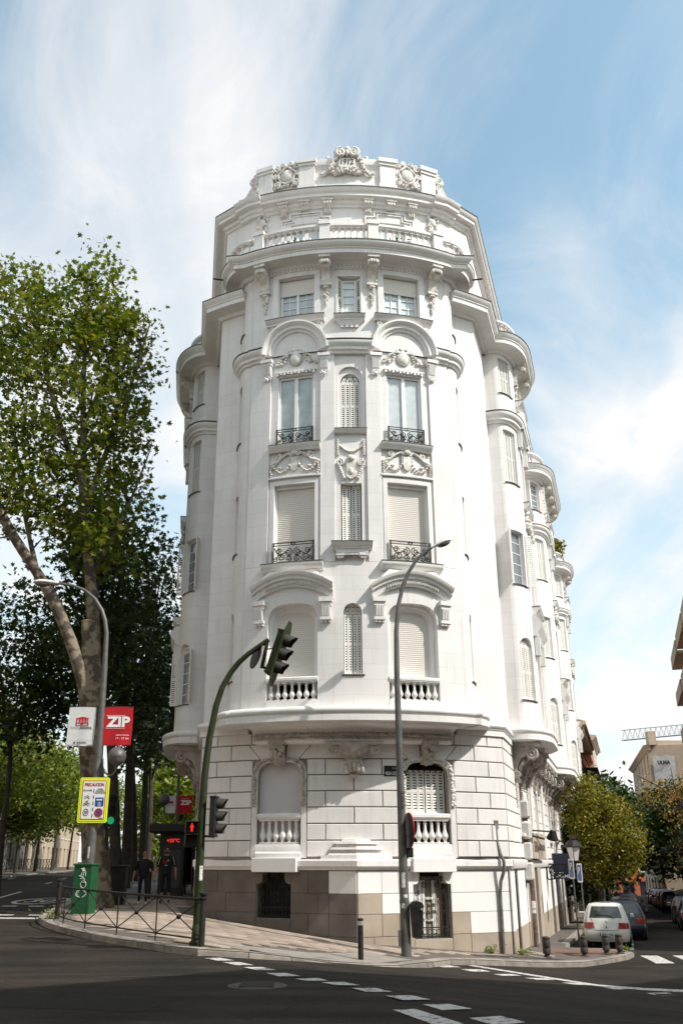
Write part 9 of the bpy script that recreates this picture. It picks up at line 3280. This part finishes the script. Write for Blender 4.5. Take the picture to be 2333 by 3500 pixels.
 for (z, rx_, ry_) in ((0.90, 0.185, 0.140), (1.05, 0.182, 0.135), (1.25, 0.20, 0.140), (1.40, 0.195, 0.12), (1.46, 0.11, 0.08)):
  for i in range(n):
   a = 2 * PI * i / n
   k.v.append((rx_ * s * math.cos(a), ry_ * s * math.sin(a), z * s))
 k.f = [(j * n + i, j * n + (i + 1) % n, (j + 1) * n + (i + 1) % n, (j + 1) * n + i) for j in range(4) for i in range(n)]
 mk('shirt', k, top, t, 60, world=mw)
 for sd in (-1, 1):
  el = Vector(arms[0 if sd < 0 else 1][0]); sh = Vector((sd * 0.195, 0.01, 1.40))
  k = MB(); k.tube([sh * s, sh.lerp(el, 0.4) * s, sh.lerp(el, 0.80) * s], [0.075 * s, 0.078 * s, 0.074 * s], 10, False)
  mk('sleeve', k, top, t, 60, world=mw)
 # hair, ears, nose, eyes, mouth
 if hair:
  k = MB(); k.ball((0, 0.018 * s, 1.672 * s), (0.086 * s, 0.100 * s, 0.092 * s), 14, 10)
  k.v = [(x, max(y, -0.055 * s) if z > 1.70 * s else max(y, -0.015 * s), max(z, 1.60 * s)) for (x, y, z) in k.v]
  mk('hair', k, hair, t, 60, world=mw)
 for sd in (-1, 1):
  k = MB(); k.ball((sd * 0.082 * s, 0.0, 1.635 * s), (0.012 * s, 0.02 * s, 0.032 * s), 6, 5)
  mk('ear', k, 'skin', t, 60, world=mw)
  k = MB(); k.ball((sd * 0.030 * s, -0.096 * s, 1.652 * s), (0.013 * s, 0.008 * s, 0.007 * s), 6, 5)
  mk('eye', k, 'hair_dark', t, 60, world=mw)
 k = MB(); k.tube([(0, -0.098 * s, 1.655 * s), (0, -0.122 * s, 1.615 * s), (0, -0.10 * s, 1.605 * s)], [0.008 * s, 0.014 * s, 0.01 * s], 6)
 mk('nose', k, 'skin', t, 60, world=mw)
 k = MB(); k.ball((0, -0.094 * s, 1.577 * s), (0.026 * s, 0.008 * s, 0.006 * s), 8, 5)
 mk('mouth', k, 'sign_red', t, 60, world=mw)
 extras(t, mw, s)
 return t, mw, s
def ex1(t, mw, s):
 k = MB()
 for sd in (-1, 1):
  k.tube([(sd * 0.034 * s + 0.024 * s * math.cos(a), -0.108 * s, 1.652 * s + 0.018 * s * math.sin(a)) for a in [2 * PI * i / 10 for i in range(11)]], 0.003, 4)
  k.tube([(sd * 0.058 * s, -0.105 * s, 1.655 * s), (sd * 0.085 * s, 0, 1.655 * s)], 0.003, 4)
 k.tube([(-0.01 * s, -0.11 * s, 1.655 * s), (0.01 * s, -0.11 * s, 1.655 * s)], 0.003, 4)
 mk('glasses', k, 'hair_dark', t, 0, world=mw)
def ex2(t, mw, s):
 k = MB()
 for sd in (-1, 1):
  k.ball((sd * 0.034 * s, -0.104 * s, 1.652 * s), (0.030 * s, 0.010 * s, 0.020 * s), 10, 6)
  k.tube([(sd * 0.058 * s, -0.10 * s, 1.657 * s), (sd * 0.086 * s, 0, 1.657 * s)], 0.005, 4)
 mk('sunglasses', k, 'hair_dark', t, 60, world=mw)
 k = MB(); k.ball((0, -0.055 * s, 1.565 * s), (0.060 * s, 0.050 * s, 0.042 * s), 10, 7)
 mk('beard', k, 'hair_dark', t, 60, world=mw)
 k = MB(); k.ball((-0.045 * s, -0.142 * s, 1.26 * s), (0.075 * s, 0.006, 0.06 * s), 10, 6)
 mk('shirt_print', k, 'shirt_red', t, 60, world=mw)
 k = MB()
 for (x0, z0, x1, z1) in ((0.03, 1.33, 0.09, 1.34), (0.03, 1.305, 0.09, 1.315), (0.045, 1.35, 0.04, 1.29), (0.075, 1.35, 0.07, 1.29)):
  k.tube([(x0 * s, -0.148 * s, z0 * s), (x1 * s, -0.146 * s, z1 * s)], 0.004, 4)
 k.merge(text_mb('travel', 0.035, -0.02, 1.17 * s, -0.15 * s, 0.10, 0.001))
 mk('shirt_lettering', k, 'print_white', t, 0, world=mw)
 for sd in (-1, 1):
  k = MB(); k.tube([(sd * 0.205 * s, -0.06 * s, 1.43 * s), (sd * 0.245 * s, -0.07 * s, 1.30 * s), (sd * 0.27 * s, -0.065 * s, 1.18 * s)], 0.007, 4)
  mk('sleeve_stripe', k, 'print_white', t, 0, world=mw)
def bottle(hold, label):
 """hold: world position of the hand"""
 x, y, z = hold
 t = thing('water_bottle', (x, y, z - 0.22), label, 'bottle')
 k = MB(); k.lathe([(0.028, -0.22), (0.032, -0.20), (0.032, -0.04), (0.028, -0.02), (0.012, 0.02), (0.012, 0.035)], (x, y, z), 12)
 mk('bottle_body', k, 'bottle_clear', t, 50)
 k = MB(); k.lathe([(0.033, -0.14), (0.033, -0.06)], (x, y, z), 12)
 mk('bottle_label', k, 'bottle_blue', t, 50)
 k = MB(); k.lathe([(0.014, 0.035), (0.014, 0.05), (0.001, 0.051)], (x, y, z), 10)
 mk('bottle_cap', k, 'bottle_blue', t, 50)
pp1 = (-6.02, 32.7); pp2 = (-5.44, 33.7)
t1, mw1, s1 = person('bald man in black shirt and dark jeans walking with a water bottle', (*pp1, sw(*pp1) + 0.0), R(10), 1.69, 'cloth_black', 'cloth_jeans', 0.12, None, 'shoe_white', 0.16,
 [((-0.30, 0.02, 1.12), (-0.35, -0.06, 0.88)), ((0.29, 0.03, 1.12), (0.32, -0.02, 0.88))], ex1, slv=0.65)
t2, mw2, s2 = person('bearded man in sunglasses, black printed shirt and long shorts', (*pp2, sw(*pp2) + 0.0), R(6), 1.80, 'cloth_black', 'cloth_black', 0.34, 'hair_dark', 'shoe_dark', -0.10,
 [((-0.30, 0.04, 1.12), (-0.36, -0.05, 0.88)), ((0.29, 0.05, 1.12), (0.31, 0.02, 0.87))], ex2, slv=0.6)
hb = mw1 @ (Vector((-0.36, -0.09, 0.78)) * s1)
bottle(hb, 'small water bottle in the hand of the bald man')
hb = mw2 @ (Vector((-0.37, -0.08, 0.78)) * s2)
bottle(hb, 'small water bottle in the hand of the bearded man')
pp3 = (-5.80, 43.5)
person('person in a teal top far behind beside the building wall', (*pp3, sw(*pp3)), R(180), 1.66, 'cloth_teal', 'cloth_black', 0.3, 'hair_dark', 'shoe_white', 0.12,
 [((-0.29, 0.02, 1.12), (-0.31, -0.04, 0.88)), ((0.29, 0.03, 1.12), (0.31, -0.02, 0.88))], lambda t, m, s: None)
pp4 = (-6.25, 45.5)
person('person in dark clothes far behind beside the one in teal', (*pp4, sw(*pp4)), R(170), 1.70, 'cloth_black', 'cloth_black', 0.12, 'hair_dark', 'shoe_dark', 0.1,
 [((-0.29, 0.02, 1.12), (-0.31, -0.04, 0.88)), ((0.29, 0.03, 1.12), (0.31, -0.02, 0.88))], lambda t, m, s: None)
